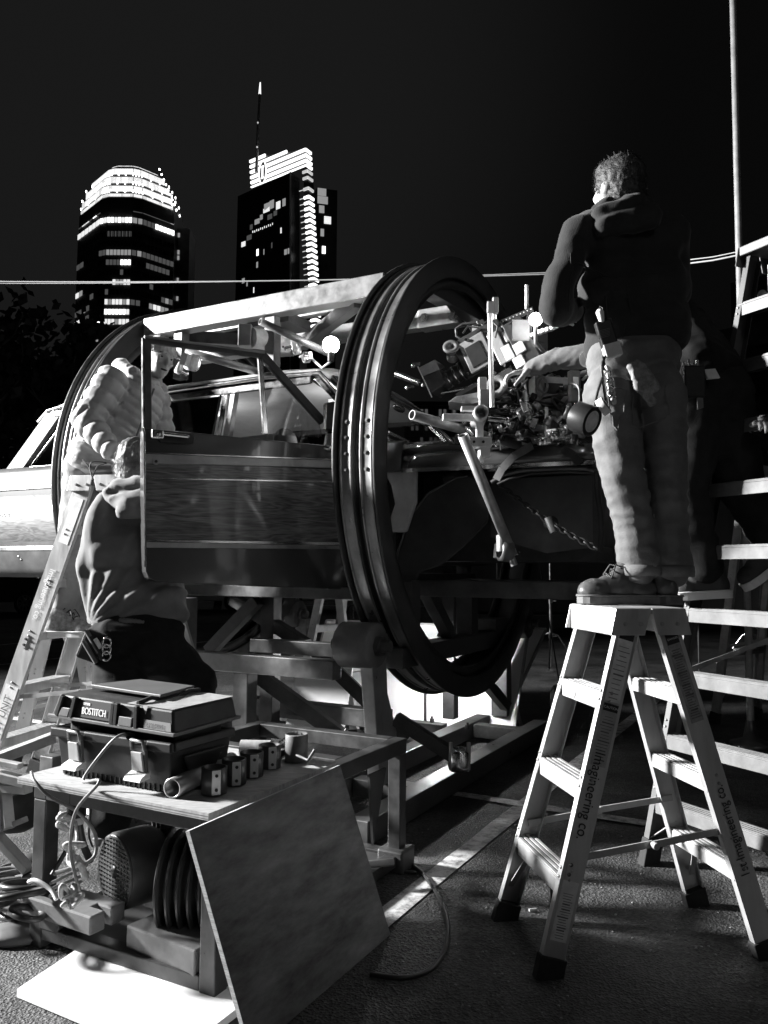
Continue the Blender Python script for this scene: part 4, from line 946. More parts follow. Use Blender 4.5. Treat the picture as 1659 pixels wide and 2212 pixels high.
# ------------------------------------------------------------------ step ladders
class Ladder:
    def __init__(L, name, label, c, yaw, ab, bb, at, bt, zc, n, mt=M_ALU, web=.082, back_steps=True, skip=(), rmt=None, apron=.085):
        L.c, L.e = V((c[0], c[1], 0)), V((math.cos(yaw), math.sin(yaw), 0)); L.q = V((math.sin(yaw), -math.cos(yaw), 0))
        L.p = (ab, bb, at, bt, zc); L.n = n; L.mt = mt; L.web = web; L.rmt = rmt
        t = L.t = thing(name, label, 'step ladder', L.c, 'aluminium step ladders')
        L.rails = {}
        for sd in (-1, 1):
            for lr in (-1, 1):
                a, b = L.pt(sd, lr, .028), L.pt(sd, lr, .985)
                ax = (b - a).normalized(); out = (L.q * lr - ax * ax.dot(L.q * lr)).normalized(); fr_ = (L.e * sd - ax * ax.dot(L.e * sd)).normalized(); fr_ = (fr_ - out * fr_.dot(out)).normalized()
                tk, fl, wb = .004, .030, web
                prof = [(0, 0), (0, -wb), (-fl, -wb), (-fl, -wb + tk), (-tk, -wb + tk), (-tk, -tk), (-fl, -tk), (-fl, 0)]
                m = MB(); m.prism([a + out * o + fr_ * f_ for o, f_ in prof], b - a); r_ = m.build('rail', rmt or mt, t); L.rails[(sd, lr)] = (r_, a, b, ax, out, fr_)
                m = MB(); p0 = L.pt(sd, lr, 0); m.prism([p0 + out * .006 + fr_ * .006, p0 + out * .006 - fr_ * (wb + .008), p0 - out * .036 - fr_ * (wb + .008), p0 - out * .036 + fr_ * .006], (a - p0) + ax * .045); m.build('rubber_foot', M_RUBBER, r_, bevel=.004)
                m = MB()
                for k in range(1, n + 1):
                    if sd == 1 and not back_steps: continue
                    h_ = k / (n + 1)
                    for dz in (-.008, .022):
                        c_ = a + ax * ((b - a).length * h_ + dz) - out * .013 + fr_ * .001; m.ell(c_, .0065, 8)
                        c_ = a + ax * ((b - a).length * h_ + dz) - fr_ * wb * .4 + out * .001; m.ell(c_, .0065, 8)
                m.build('rivets', M_ALU2, r_, kind='stuff') if m.v else None
        for sd in (-1, 1):
            for k in range(1, n + 1):
                if (sd == 1 and not back_steps) or (sd, k) in skip: continue
                L.step(sd, k / (n + 1))
        # top cap, side cheeks and hinge
        m = MB(); tc = L.c + ZZ * (zc - .012); w_ = 2 * bt + .03; d_ = 2 * at + .07
        m.box(tc, (d_, w_, .024), (L.e, -L.q, ZZ)); m.box(tc - ZZ * (apron * .5 + .003) - L.e * d_ * .48, (.012, w_, apron), (L.e, -L.q, ZZ)); m.box(tc - ZZ * (apron * .5 + .003) + L.e * d_ * .48, (.012, w_, apron), (L.e, -L.q, ZZ)); cp = m.build('top_cap', M_GREYP if rmt else mt, t, bevel=.004)  # cap turns grey too where the rails are toned down for shade
        for lr in (-1, 1):
            for hs in (-1, 1):
                m = MB(); b0 = tc + L.q * lr * (bt + .018); m.prism([b0 + L.e * hs * .002 + ZZ * .010, b0 + L.e * hs * d_ * .5 + ZZ * .010, b0 + L.e * hs * (d_ * .5 + .022) - ZZ * .085, b0 + L.e * hs * .025 - ZZ * .085], L.q * lr * .006); ck = m.build('cap_cheek', M_GREYP if rmt else mt, cp, bevel=.002)
                for k in (.3, .75): bolt(cp, b0 + L.q * lr * .006 + L.e * hs * d_ * .5 * k - ZZ * .045, L.q * lr, .008, .004, M_ALU2)
        # folding spreaders
        for lr in (-1, 1):
            a_, b_ = L.pt(-1, lr, .30), L.pt(1, lr, .36); i_ = -L.q * lr * .02; mid = a_.lerp(b_, .5)
            m = MB(); m.beam(a_ + i_ - L.e * -.03, mid + i_, .006, .024, up=ZZ); m.beam(mid + i_ * .6, b_ + i_ - L.e * .03, .006, .024, up=ZZ); m.cyl(mid - L.q * .012, mid + L.q * .012, .012, 10); m.build('spreader', M_ALU2, t)
        for sd in (-1, 1):       # knee braces under the lowest step
            if sd == 1 and not back_steps: continue
            h1 = 1 / (n + 1)
            for lr in (-1, 1):
                a_ = L.pt(sd, lr, h1 * .42); b_ = L.pt(sd, lr * .45, h1 * .97)
                m = MB(); m.beam(a_ - L.q * lr * .02 - L.e * sd * .03, b_ - L.e * sd * .03, .004, .022, up=L.e); m.build('knee_brace', M_ALU2, t)
    def pt(L, sd, lr, h):
        ab, bb, at, bt, zc = L.p
        return L.c + L.e * sd * (ab + (at - ab) * h) + L.q * lr * (bb + (bt - bb) * h) + ZZ * zc * h
    def step(L, sd, h):
        a, b = L.pt(sd, 1, h), L.pt(sd, -1, h); i_ = .005
        a = a - L.q * i_; b = b + L.q * i_; fx = L.e * sd; z = a.z; d = L.web - .004
        m = MB(); c_ = (a + b) / 2; ln = (a - b).length
        m.box(c_ - fx * d * .5 + ZZ * .004, (d, ln, .008), (fx, fx.cross(ZZ) * -1, ZZ))
        m.box(c_ - fx * .0035 - ZZ * .0265, (.007, ln, .053), (fx, fx.cross(ZZ) * -1, ZZ)); m.box(c_ - fx * (d - .004) - ZZ * .02, (.007, ln, .04), (fx, fx.cross(ZZ) * -1, ZZ))
        smt = L.rmt if (L.rmt and h > .62) else L.mt; st = m.build('step', smt, L.t, bevel=.0015)  # upper steps take the darker tone in place of real shade
        g_ = MB()
        for k in range(4):
            g_.box(c_ - fx * (d * (.13 + .25 * k)) + ZZ * .0105, (d * .13, ln - .004, .005), (fx, fx.cross(ZZ) * -1, ZZ))
        g_.build('tread_rib', smt, st)
        g_ = MB()
        for k in range(3): g_.box(c_ - fx * (d * (.255 + .25 * k)) + ZZ * .0086, (d * .07, ln - .006, .0012), (fx, fx.cross(ZZ) * -1, ZZ))
        g_.build('tread_groove', M_RUBBER, st)
        return st
    def onrail(L, sd, lr, h, across=.5):      # a point on the outer face of a rail
        r_, a, b, ax, out, fr_ = L.rails[(sd, lr)]
        return a + (b - a) * h + out * .001 - fr_ * L.web * across, ax, out, fr_, r_
    def sticker(L, sd, lr, h0, h1, mt=M_PAPER, wd=.8, lines=0, head=None, name='sticker'):
        p0, ax, out, fr_, r_ = L.onrail(sd, lr, h0); p1 = L.onrail(sd, lr, h1)[0]; hw = L.web * wd / 2
        m = MB(); m.prism([p0 + fr_ * hw, p0 - fr_ * hw, p1 - fr_ * hw, p1 + fr_ * hw], out * .0008); s_ = m.build(name, mt, L.t)
        ln = (p1 - p0).length
        if lines:
            m = MB(); rr = random.Random(int(h0 * 999))
            for k in range(lines * 2):
                y = ln * (.05 + .78 * k / lines / 2); wl = hw * rr.uniform(.45, .8); m.box(p0 + ax * y + out * .0015 + fr_ * rr.uniform(-.1, .1) * hw, (wl * 2, ln * rr.choice((.008, .01, .02)), .0008), (fr_, ax, out))
            m.build('sticker_print', M_LINE, s_)
        if head:
            c_ = p0 + ax * ln * .93 + out * .0014; m = MB(); m.box(c_, (hw * 1.9, ln * .12, .001), (fr_, ax, out)); m.build('sticker_heading', M_INK, s_)
            if head != ' ': text_mesh(head, c_ + out * .0012, -fr_ if (fr_.cross(ax)).dot(out) < 0 else fr_, ax, min(ln * .09, hw * .42), M_PAPER, 'heading_text', s_, center=True)
        return s_
    def word(L, txt, sd, lr, h, size, mt, down=True, squash=1.0):
        p, ax, out, fr_, r_ = L.onrail(sd, lr, h)
        xd = -ax if down else ax; yd = out.cross(xd)
        text_mesh(txt, p - yd * size * .35 + out * .0012, xd, yd, size, mt, 'stencilled_text', L.t, squash)

lad1 = Ladder('step_ladder', 'four foot double sided aluminium step ladder the jeans wearer stands on', (.928, 3.081), .177, .456, .241, .100, .179, 1.232, 3)
lad1.sticker(-1, 1, .745, .955, lines=6, wd=.72, head=' '); lad1.sticker(-1, 1, .56, .74, lines=8, wd=.72, head='CAUTION', mt=M_ALU2); lad1.sticker(-1, 1, .08, .24, lines=9, wd=.72)
lad1.sticker(1, 1, .68, .95, lines=14, wd=.62, head='DANGER', mt=mat('torn_sticker', .3, .7, var=.3, scale=30))
lad1.word('Imagineering co.', -1, 1, .60, .056, M_INK, True, .82); lad1.word('1st Imagineering co.', 1, 1, .22, .05, M_INK, False, .82)
p_, ax_, out_, fr0, r_ = lad1.onrail(-1, 1, .27, .3); m = MB(); m.prism([p_ + ax_ * a + fr0 * b for a, b in ((-.03, -.012), (.03, -.012), (.036, 0), (.03, .012), (-.03, .012), (-.036, 0))], out_ * .003); hp_ = m.build('spreader_plate', M_ALU, lad1.t)
for a in (-.016, .016): bolt(lad1.t, p_ + ax_ * a + out_ * .003, out_, .007, .004, M_DARKST)
c_ = lad1.pt(-1, -.35, .75) - ZZ * .03 - lad1.e * .0015
m = MB(); m.prism([c_ + lad1.q * (.035 * math.cos(a)) + ZZ * (.018 * math.sin(a)) for a in [2 * math.pi * k / 16 for k in range(16)]], -lad1.e * .001); m.build('step_badge', M_ALU2, lad1.t)

lad2 = Ladder('step_ladder', 'six foot aluminium step ladder at left carrying the puffer jacket wearer', (-1.711, 5.0), -.22, .735, .30, .118, .20, 1.925, 5, web=.115, back_steps=False)
lad2.word('Imagineering co.', -1, 1, .715, .062, M_WHITEINK, True, .80)
lad2.sticker(-1, 1, .17, .335, mt=M_PAPER, wd=.78, name='name_label'); 
p_, ax_, out_, fr0, r_ = lad2.onrail(-1, 1, .18); text_mesh('1ST UNIT', p_ - out_.cross(ax_) * .024 + out_ * .0025, ax_, out_.cross(ax_), .068, M_GREYP, 'label_text', lad2.t, .85)
lad2.sticker(-1, 1, .80, .95, mt=M_PAPER, wd=.6)
p_, ax_, out_, fr0, r_ = lad2.onrail(-1, 1, .475, .35); m = MB(); m.prism([p_ + ax_ * a + fr0 * b for a, b in ((-.035, -.014), (.035, -.014), (.042, 0), (.035, .014), (-.035, .014), (-.042, 0))], out_ * .003); m.build('spreader_plate', M_ALU, lad2.t)
for a in (-.018, .018): bolt(lad2.t, p_ + ax_ * a + out_ * .003, out_, .008, .004, M_DARKST)
lad3 = Ladder('step_ladder', 'tall ten foot aluminium ladder at right whose top meets the pale pole', (1.92, 3.75), math.atan2(.46, .89), .60, .40, .115, .11, 2.95, 9, web=.085, mt=mat('dull_aluminium', .16, .62, .2, spec=.25, var=.25, scale=10), apron=.03, rmt=mat('shaded_ladder_grey', .08, .5, var=.2, scale=8))  # rails, cap and upper steps coloured dark to stand for missing key light
lad4 = Ladder('step_ladder', 'far step ladder standing in front of the white board under the wagon', W(-1.55, -.75)[:2], rad(-40), .40, .22, .09, .15, 1.45, 4, mt=M_ALU2)
b4 = P(100, 1470, 5.6)
lad5 = Ladder('step_ladder', 'slim step ladder behind the left ladder under the wagon tail', (b4.x - .02, 5.9), rad(20), .32, .22, .08, .15, 1.25, 3, mt=M_ALU)
b6 = GR(1597, 1590)
lad6 = Ladder('step_ladder', 'half hidden ladder at the right edge with an upright rear rail', (b6.x + .45, b6.y + .35), rad(-62), .42, .3, .1, .2, 2.3, 6, mt=M_ALU2)

# ------------------------------------------------------------------ the motor cart that drives the drum
cart = thing('motor_cart', 'welded steel cart with plywood top, motor on its lower shelf', 'work cart', W(-.08, 2.5, 0))
S0, S1, W0, W1, TZ = -.50, .36, 1.82, 3.16, .585
def cpart(name, mt, *bx, par=cart, bevel=.004): m = MB(); wbox(m, *bx); return m.build(name, mt, par, bevel=bevel)
T_ = .065
cpart('frame_rail', M_FRAME, S0 + T_, S1 - T_, W1 - T_, W1, TZ - T_, TZ); cpart('frame_rail', M_FRAME, S0 + T_, S1 - T_, W0, W0 + T_, TZ - T_, TZ)
cpart('frame_rail', M_FRAME, S0, S0 + T_, W0, W1, TZ - T_, TZ); cpart('frame_rail', M_FRAME, S1 - T_, S1, W0, W1, TZ - T_, TZ); cpart('frame_rail', M_FRAME, S0 + T_, S1 - T_, 2.28, 2.28 + T_, TZ - T_, TZ)
for s in (S0, S1 - T_):
    for w_ in (W0, W1 - T_): cpart('leg', M_FRAME, s + .001, s + T_ - .001, w_ + .001, w_ + T_ - .001, .05 if w_ < 2 else .0, TZ - T_ - .001)
for w_ in (W0, W1 - T_): cpart('lower_rail', M_FRAME, S0 + T_, S1 - T_, w_ + .002, w_ + T_ - .002, .031, .078)
for s in (S0, S1 - T_): cpart('lower_rail', M_FRAME, s + .002, s + T_ - .002, W0 + T_, W1 - T_, .031, .078)
cpart('shelf_plate', M_DARKST, S0 + T_, S1 - T_, W0 + T_, W1 - T_, .060, .066)
m = MB(); m.prism([W(-.51, 3.225, TZ + .001), W(.375, 3.225, TZ + .001), W(.375, 2.47, TZ + .001), W(-.51, 2.47, TZ + .001)], ZZ * .022); m.build('plywood_top', M_PLYTOP, cart)
m = MB()
for z in (.004, .012): m.add([W(-.51, 3.2255, TZ + z), W(.375, 3.2255, TZ + z), W(.375, 3.2255, TZ + z + .003), W(-.51, 3.2255, TZ + z + .003)], [(0, 1, 2, 3)])
m.build('ply_layer', mat('dark_ply_layer', .14, .8, var=.3, scale=20), cart, fix=False)
m = MB(); m.prism([W(.363, 2.2, .50), W(.363, 2.05, .50), W(.363, 2.16, .2)], TS * .012); m.build('gusset', M_FRAME, cart)
for s in (S0 + .03, S1 - .03):
    m = MB(); m.lathe(W(s - .03, W0 + .03, .05), TS, [(.02, 0), (.05, 0), (.05, .06), (.02, .06)], 18); m.build('caster', M_RUBBER, cart)
cpart('foot_block', M_DARKST, S1 - .1, S1 + .03, W0 - .03, W0 + .1, .0, .1, bevel=.01)
MT = TZ + .024
# motor on the shelf
mo = thing('electric_motor', 'dark finned electric motor with round fan grille on the cart shelf', 'motor', W(-.16, 2.8, .082))
mc = W(-.225, 3.02, .262); A_ = (-NW * .96 + TS * .28).normalized(); xm, ym, _z = frame(A_)
M_MOT = mat('motor_paint', .05, .4, 0, spec=.4, var=.3, scale=8)
m = MB(); m.lathe(mc, A_, [(.128, .0), (.135, .012), (.135, .13), (.128, .15), (.115, .17)], 32); m.build('fan_cover', M_MOT, mo)
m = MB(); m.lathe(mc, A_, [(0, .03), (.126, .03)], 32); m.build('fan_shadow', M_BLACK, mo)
m = MB()
for k in range(-8, 9):
    y = k * .0148; hw = math.sqrt(max(0, .125 ** 2 - y * y)); m.beam(mc - xm * hw + ym * y - A_ * .002, mc + xm * hw + ym * y - A_ * .002, .005, .006, up=ym)
for k in range(-5, 6):
    y = k * .022; hw = math.sqrt(max(0, .125 ** 2 - y * y)); m.beam(mc - ym * hw + xm * y, mc + ym * hw + xm * y, .004, .004, up=xm)
m.lathe(mc, A_, [(.118, -.004), (.129, -.004), (.129, .004), (.118, .004)], 32); m.lathe(mc, A_, [(0, -.006), (.022, -.006), (.022, 0)], 14); m.build('fan_grille', M_MOT, mo)
m = MB(); m.lathe(mc, A_, [(.112, .155), (.112, .47), (.09, .49), (0, .49)], 32); m.build('motor_body', M_MOT, mo)
m = MB()
for k in range(26):
    a = 2 * math.pi * k / 26; d = xm * math.cos(a) + ym * math.sin(a); m.beam(mc + A_ * .17 + d * .123, mc + A_ * .46 + d * .123, .006, .028, up=d)
m.build('cooling_fin', M_MOT, mo)
m = MB(); m.box(mc + A_ * .3 - ZZ * .15, (.2, .26, .06), (TS, NW, ZZ)); m.build('mounting_foot', M_MOT, mo)
m = MB(); m.box(mc + A_ * .33 + ZZ * .15, (.1, .13, .07), (TS, NW, ZZ)); m.build('terminal_box', M_MOT, mo, bevel=.006)
gb = thing('ribbed_gearbox', 'black ribbed cylinder gearbox behind the cart front right leg', 'gearbox', W(.09, 2.75, .082)); gc = W(-.005, 2.97, .262); G_ = (TS * .92 - NW * .38).normalized()
m = MB(); pr = []
for k in range(8): pr += [(.166, k * .038), (.178, k * .038 + .006), (.178, k * .038 + .012), (.166, k * .038 + .018), (.125, k * .038 + .019), (.125, k * .038 + .037)]
m.lathe(gc, G_, [(0, 0)] + pr[:-10] + [(0, .23)], 36, smooth=False); m.build('ribbed_housing', mat('black_ribs', .05, .35, 0), gb)
m = MB(); m.box(gc + G_ * .12 - ZZ * .185, (.16, .2, .03), (TS, NW, ZZ)); m.build('mounting_foot', M_DARKST, gb)
# loose steel blocks
def slab(label, s, w_, z, a, dims, notch=False, mt=M_BARE):
    d = TS * math.cos(a) + NW * math.sin(a); e = ZZ.cross(d); c_ = W(s, w_, z); L_, B_, H_ = dims
    poly = [(-L_ / 2, -B_ / 2), (L_ / 2, -B_ / 2), (L_ / 2, B_ / 2), (-L_ / 2, B_ / 2)]
    if notch: poly = [(-L_ / 2, -B_ / 2), (L_ / 2, -B_ / 2), (L_ / 2, -.012), (L_ / 2 - .07, -.012), (L_ / 2 - .07, .014), (L_ / 2, .014), (L_ / 2, B_ / 2), (-L_ / 2, B_ / 2)]
    m = MB(); m.prism([c_ + d * x + e * y for x, y in poly], ZZ * H_); return m.build('steel_block', mt, None, label, 'block', 'loose blocks on the cart shelf', bevel=.006)
M_BLK = mat('scuffed_grey_block', .13, .5, .1, var=.3, scale=10, bump=.1, bscale=20)
slab('notched grey block lying across the cart shelf below the fan grille', -.31, 3.13, .128, rad(2), (.36, .15, .062), True, M_BLK)
slab('flat grey block lying inside the cart front right leg', .12, 3.07, .067, rad(5), (.33, .15, .085), False, M_BLK)
slab('dark block propping up the notched grey block', -.40, 3.10, .067, 0, (.1, .12, .06), False, M_DARKST)
# plywood sheet leaning on the cart
sh = [W(.60, 3.30, .0), W(.60, 2.46, .0), W(.415, 2.53, .612), W(.415, 3.37, .600)]
nS = (sh[1] - sh[0]).cross(sh[3] - sh[0]).normalized(); nS = nS if nS.dot(TS) > 0 else -nS
M_SHEET = mat('scuffed_plywood', .12, .6, 0, var=.8, scale=4, stretch=(1, 1, 3.5), bump=.25, bscale=60, detail=9)
psh = thing('plywood_sheet', 'scuffed plywood sheet leaning against the side of the motor cart', 'plywood', (sh[0] + sh[1]) / 2)
m = MB(); m.prism(sh, nS * .014); m.build('sheet', M_SHEET, psh)
m = MB()
for i in (2, 3): m.prism([sh[i], sh[(i + 1) % 4], sh[(i + 1) % 4] + nS * .0145, sh[i] + nS * .0145], (sh[i] - sh[i - 1]).normalized() * .0015)
m.build('cut_edge', M_PLYEDGE, psh)

# ------------------------------------------------------------------ tool box on the cart
tb = thing('tool_box', 'black plastic tool box with open lid and two bright latches', 'tool box', W(-.09, 2.98, MT))
bx0, bx1, bw0, bw1 = -.42, .14, 2.82, 3.14; hb = .17
def tbox(name, mt, s0, s1, w0, w1, z0, z1, par=tb, bevel=.006): m = MB(); wbox(m, s0, s1, w0, w1, MT + z0, MT + z1); return m.build(name, mt, par, bevel=bevel)
m = MB(); ti = .02
bot = [W(bx0 + ti, bw1 - ti, MT), W(bx1 - ti, bw1 - ti, MT), W(bx1 - ti, bw0 + ti, MT), W(bx0 + ti, bw0 + ti, MT)]; top = [W(bx0, bw1, MT + hb), W(bx1, bw1, MT + hb), W(bx1, bw0, MT + hb), W(bx0, bw0, MT + hb)]
inn = [W(bx0 + .015, bw1 - .015, MT + hb), W(bx1 - .015, bw1 - .015, MT + hb), W(bx1 - .015, bw0 + .015, MT + hb), W(bx0 + .015, bw0 + .015, MT + hb)]; inb = [p - ZZ * .1 for p in inn]
m.add(bot + top + inn + inb, [(3, 2, 1, 0)] + [(i, (i + 1) % 4, 4 + (i + 1) % 4, 4 + i) for i in range(4)] + [(4 + i, 4 + (i + 1) % 4, 8 + (i + 1) % 4, 8 + i) for i in range(4)] + [(8 + i, 8 + (i + 1) % 4, 12 + (i + 1) % 4, 12 + i) for i in range(4)] + [(12, 13, 14, 15)])
m.build('box_body', M_BLACK, tb, bevel=.006)
m = MB()
for k in range(22):
    s = bx0 + .04 + k * (bx1 - bx0 - .08) / 21; c_ = W(s, bw1 - ti * .86, MT + .014); m.box(c_, (.004, .008, .022), AX)
m.build('moulded_rib', M_BLACK, tb)
for s0, s1 in ((bx0 - .012, bx0 + .10), (bx0 + .16, bx1 - .16), (bx1 - .10, bx1 + .012)): tbox('rim_moulding', M_BLACK, s0, s1, bw1 - .002, bw1 + .016, hb - .03, hb + .004)
tbox('rim_moulding', M_BLACK, bx1 + .001, bx1 + .013, bw0, bw1 - .003, hb - .03, hb + .003); tbox('rim_moulding', M_BLACK, bx0 - .013, bx0 - .001, bw0, bw1 - .003, hb - .03, hb + .003)
m = MB(); m.prism([W(bx1 + .003, bw1 - .05, MT + .12), W(bx1 + .003, bw0 + .06, MT + .12), W(bx1 - .008, bw0 + .10, MT + .05), W(bx1 - .008, bw1 - .09, MT + .05)], TS * .012); m.build('side_recess', M_BLACK, tb, bevel=.004)
for s in (bx0 + .125, bx1 - .128):
    lt = MB(); y0 = bw1 + .012
    lt.prism([W(s - .032, y0, MT + hb - .01), W(s + .032, y0, MT + hb - .01), W(s + .030, y0 - .012, MT + .055), W(s - .030, y0 - .012, MT + .055)], NW * .012); L1 = lt.build('latch', M_GREYP, tb, bevel=.003)
    m = MB(); m.prism([W(s - .024, y0 + .013, MT + hb - .035), W(s + .024, y0 + .013, MT + hb - .035), W(s + .026, y0 + .003, MT + .07), W(s - .026, y0 + .003, MT + .07)], NW * .008); m.build('latch_plate', M_ALU, L1, bevel=.002)
    m = MB(); m.hexa([W(s - .04, y0 - .01, MT + .045), W(s + .04, y0 - .01, MT + .045), W(s + .04, y0 + .038, MT + .040), W(s - .04, y0 + .038, MT + .040), W(s - .04, y0 - .01, MT + .07), W(s + .04, y0 - .01, MT + .07), W(s + .04, y0 + .03, MT + .055), W(s - .04, y0 + .03, MT + .055)]); m.build('latch_tab', M_PAPER, L1, bevel=.003)
    m = MB(); m.tube([W(s - .03, y0 + .01, MT + hb - .03), W(s - .026, y0 + .018, MT + hb + .002), W(s + .026, y0 + .018, MT + hb + .002), W(s + .03, y0 + .01, MT + hb - .03)], .006, 8); m.build('latch_bail', M_BARE, L1)
# lid: floats a hand above the box on the stuff crammed inside
lz = hb + .045
m = MB()
lo_l = [W(bx0 - .012, bw1 + .012, MT + lz), W(bx1 + .02, bw1 + .012, MT + lz - .012), W(bx1 + .02, bw0, MT + lz - .006), W(bx0 - .012, bw0, MT + lz + .006)]
hi_l = [W(bx0 + .02, bw1 + .006, MT + lz + .078), W(bx1 + .008, bw1 + .006, MT + lz + .066), W(bx1 + .008, bw0 + .012, MT + lz + .068), W(bx0 + .02, bw0 + .012, MT + lz + .080)]
m.hexa(lo_l + hi_l); lid = m.build('lid', mat('dusty_black_plastic', .03, .5, 0, spec=.3, var=.35, scale=16, bump=.1, bscale=200), tb, bevel=.008)
m = MB(); m.prism([p - ZZ * .006 for p in (W(bx0 - .02, bw1 + .022, MT + lz), W(bx1 + .028, bw1 + .022, MT + lz - .012), W(bx1 + .028, bw0 - .01, MT + lz - .006), W(bx0 - .02, bw0 - .01, MT + lz + .006))], ZZ * .012); m.build('lid_rim', M_GREYP, lid, bevel=.002)
def lidpt(t, h, off=0):
    a = lo_l[0].lerp(lo_l[1], t); b = hi_l[0].lerp(hi_l[1], t); n_ = (lo_l[1] - lo_l[0]).cross(hi_l[0] - lo_l[0]).normalized(); n_ = n_ if n_.dot(NW) > 0 else -n_
    return a.lerp(b, h) + n_ * off, n_
for t in (.06, .18, .525, .555, .72):
    a, n_ = lidpt(t, .04); b, _ = lidpt(t, .98); m = MB(); m.beam(a + n_ * .004, b + n_ * .010, .016, .016, up=n_); m.build('lid_rib', M_BLACK, lid, bevel=.002)
for t0, t1 in ((.08, .16), (.585, .69)):
    m = MB(); q = [lidpt(t0, .05)[0], lidpt(t1, .05)[0], lidpt(t1, .45)[0], lidpt(t0, .45)[0]]; m.prism(q, n_ * .012); m.build('latch_seat', M_GREYP, lid, bevel=.002)
a, n_ = lidpt(.26, .14, .003); b = lidpt(.50, .14, .003)[0]; c_ = lidpt(.50, .92, .003)[0]; d = lidpt(.26, .92, .003)[0]
m = MB(); m.prism([a, b, c_, d], n_ * .003); pl_ = m.build('name_plate', M_INK, lid)
xd = (b - a).normalized(); yd = (d - a - xd * (d - a).dot(xd)).normalized()
text_mesh('BOSTITCH', a + xd * .005 + yd * .012 + n_ * .004, xd, yd, .034, M_WHITEINK, 'brand_lettering', pl_, .74)
for k, wgt in ((1, .0006), (2, .0011)): text_mesh('BOSTITCH', a + xd * (.006 + wgt) + yd * (.012 + wgt * .4) + n_ * .0042, xd, yd, .034, M_WHITEINK, 'brand_lettering', pl_, .74)
m = MB(); q = a + xd * .008 + yd * .043 + n_ * .0035; m.box(q + xd * .018 + yd * .004, (.034, .009, .002), (xd, yd, n_)); sb = m.build('maker_tag', M_PAPER, pl_); text_mesh('STANLEY', q + xd * .004 + yd * .0015 + n_ * .0012, xd, yd, .0065, M_INK, 'maker_lettering', sb, .8)
# drive label on the right part of the lid front
a, n_ = lidpt(.775, .10, .003); b = lidpt(.985, .10, .003)[0]; d = lidpt(.775, .46, .003)[0]; c_ = lidpt(.985, .46, .003)[0]
m = MB(); m.prism([a, b, c_, d], n_ * .002); lb_ = m.build('drive_label', mat('grey_label', .2, .6), lid); text_mesh('GE 220 DRIVE', a + xd * .005 + yd * .006 + n_ * .003, xd, yd, .0195, M_INK, 'label_text', lb_, .74)
m = MB(); m.prism([lidpt(.62, 1.0)[0] + ZZ * .001, lidpt(1.0, 1.0)[0] + ZZ * .001, hi_l[2] + ZZ * .001, hi_l[2].lerp(hi_l[3], .4) + ZZ * .001], ZZ * .002); m.prism([lidpt(.76, 1.0, .002)[0] + ZZ * .002, lidpt(.80, 1.0, .002)[0] + ZZ * .002, lidpt(.785, .68, .003)[0]], n_ * .002); m.build('torn_tape', mat('grey_tape', .35, .5, var=.2, scale=20), lid)
ft = [hi_l[0].lerp(hi_l[1], .10).lerp(hi_l[3], .35), hi_l[0].lerp(hi_l[1], .62).lerp(hi_l[2], .30), hi_l[3].lerp(hi_l[2], .66), hi_l[3].lerp(hi_l[2], .16)]
m = MB(); m.prism([p + ZZ * .012 for p in ft], ZZ * .012); fo = m.build('folder', mat('dark_folder', .10, .45, var=.2, scale=9), None, 'flat dark folder lying on top of the tool box lid', 'folder', bevel=.003)
m = MB(); m.tube([hi_l[1].lerp(hi_l[2], t) + ZZ * (.01 + .01 * math.sin(t * 9)) - TS * .16 for t in (.0, .2, .4, .6, .8, 1)], .008, 6); tag(m.build('loose_strap', M_RUBBER), 'crumpled black strap on the lid beside the dark folder', 'strap')
m = MB(); wbox(m, bx0 + .03, bx1 - .02, bw0 + .03, bw1 - .03, MT + .08, MT + lz - .01); tag(m.build('stowed_cables', M_RUBBER, bevel=.02), 'dark bundle stuffed in the tool box under its lid', 'cables')
# things on the plywood
pp0, pp1 = GR(372, 1703, MT + .033), GR(470, 1658, MT + .033)
m = MB(); m.pipe(pp0, pp1 + (pp1 - pp0) * .35, .033, .027, 24); tag(m.build('steel_pipe', M_BARE), 'short open steel pipe lying at the cart front edge', 'pipe')
def cuff(label, u, v, k):
    c_ = GR(u, v, MT + .004); t = thing('hinged_cuff', label, 'pipe clamp', c_, 'split pipe clamps in a row on the cart'); m = MB()
    m.lathe(c_, ZZ, [(.036, 0), (.043, 0), (.043, .085), (.036, .085), (.036, 0)], 22); m.build('shell', mat('cuff_steel', .1, .4, .5, var=.3, scale=14), t)
    d = (TS * .75 + NW * .65).normalized(); m = MB(); m.box(c_ + d * .045 + ZZ * .043, (.006, .03, .08), (d, ZZ.cross(d), ZZ)); fl_ = m.build('flange', M_ALU, t, bevel=.002)
    for z in (.02, .066): bolt(fl_, c_ + d * .048 + ZZ * z, d, .006, .003, M_INK)
cuff('nearest of the four split pipe clamps beside the open pipe', 462, 1712, 0); cuff('second split pipe clamp from the open steel pipe', 505, 1692, 1)
cuff('third split pipe clamp from the open steel pipe', 543, 1675, 2); cuff('split pipe clamp in the row farthest from the open pipe', 582, 1657, 3)
a, b = GR(548, 1650, MT + .03), GR(618, 1618, MT + .03); m = MB(); m.cyl(a, b, .028, 18); m.cyl(b, b + (b - a).normalized() * .05, .012, 10); tag(m.build('socket_tool', M_CHROME), 'chromed round tool lying behind the row of split clamps', 'tool')
a = GR(520, 1618, MT + .04); b = a + (TS * .75 - NW * .35).normalized() * .12
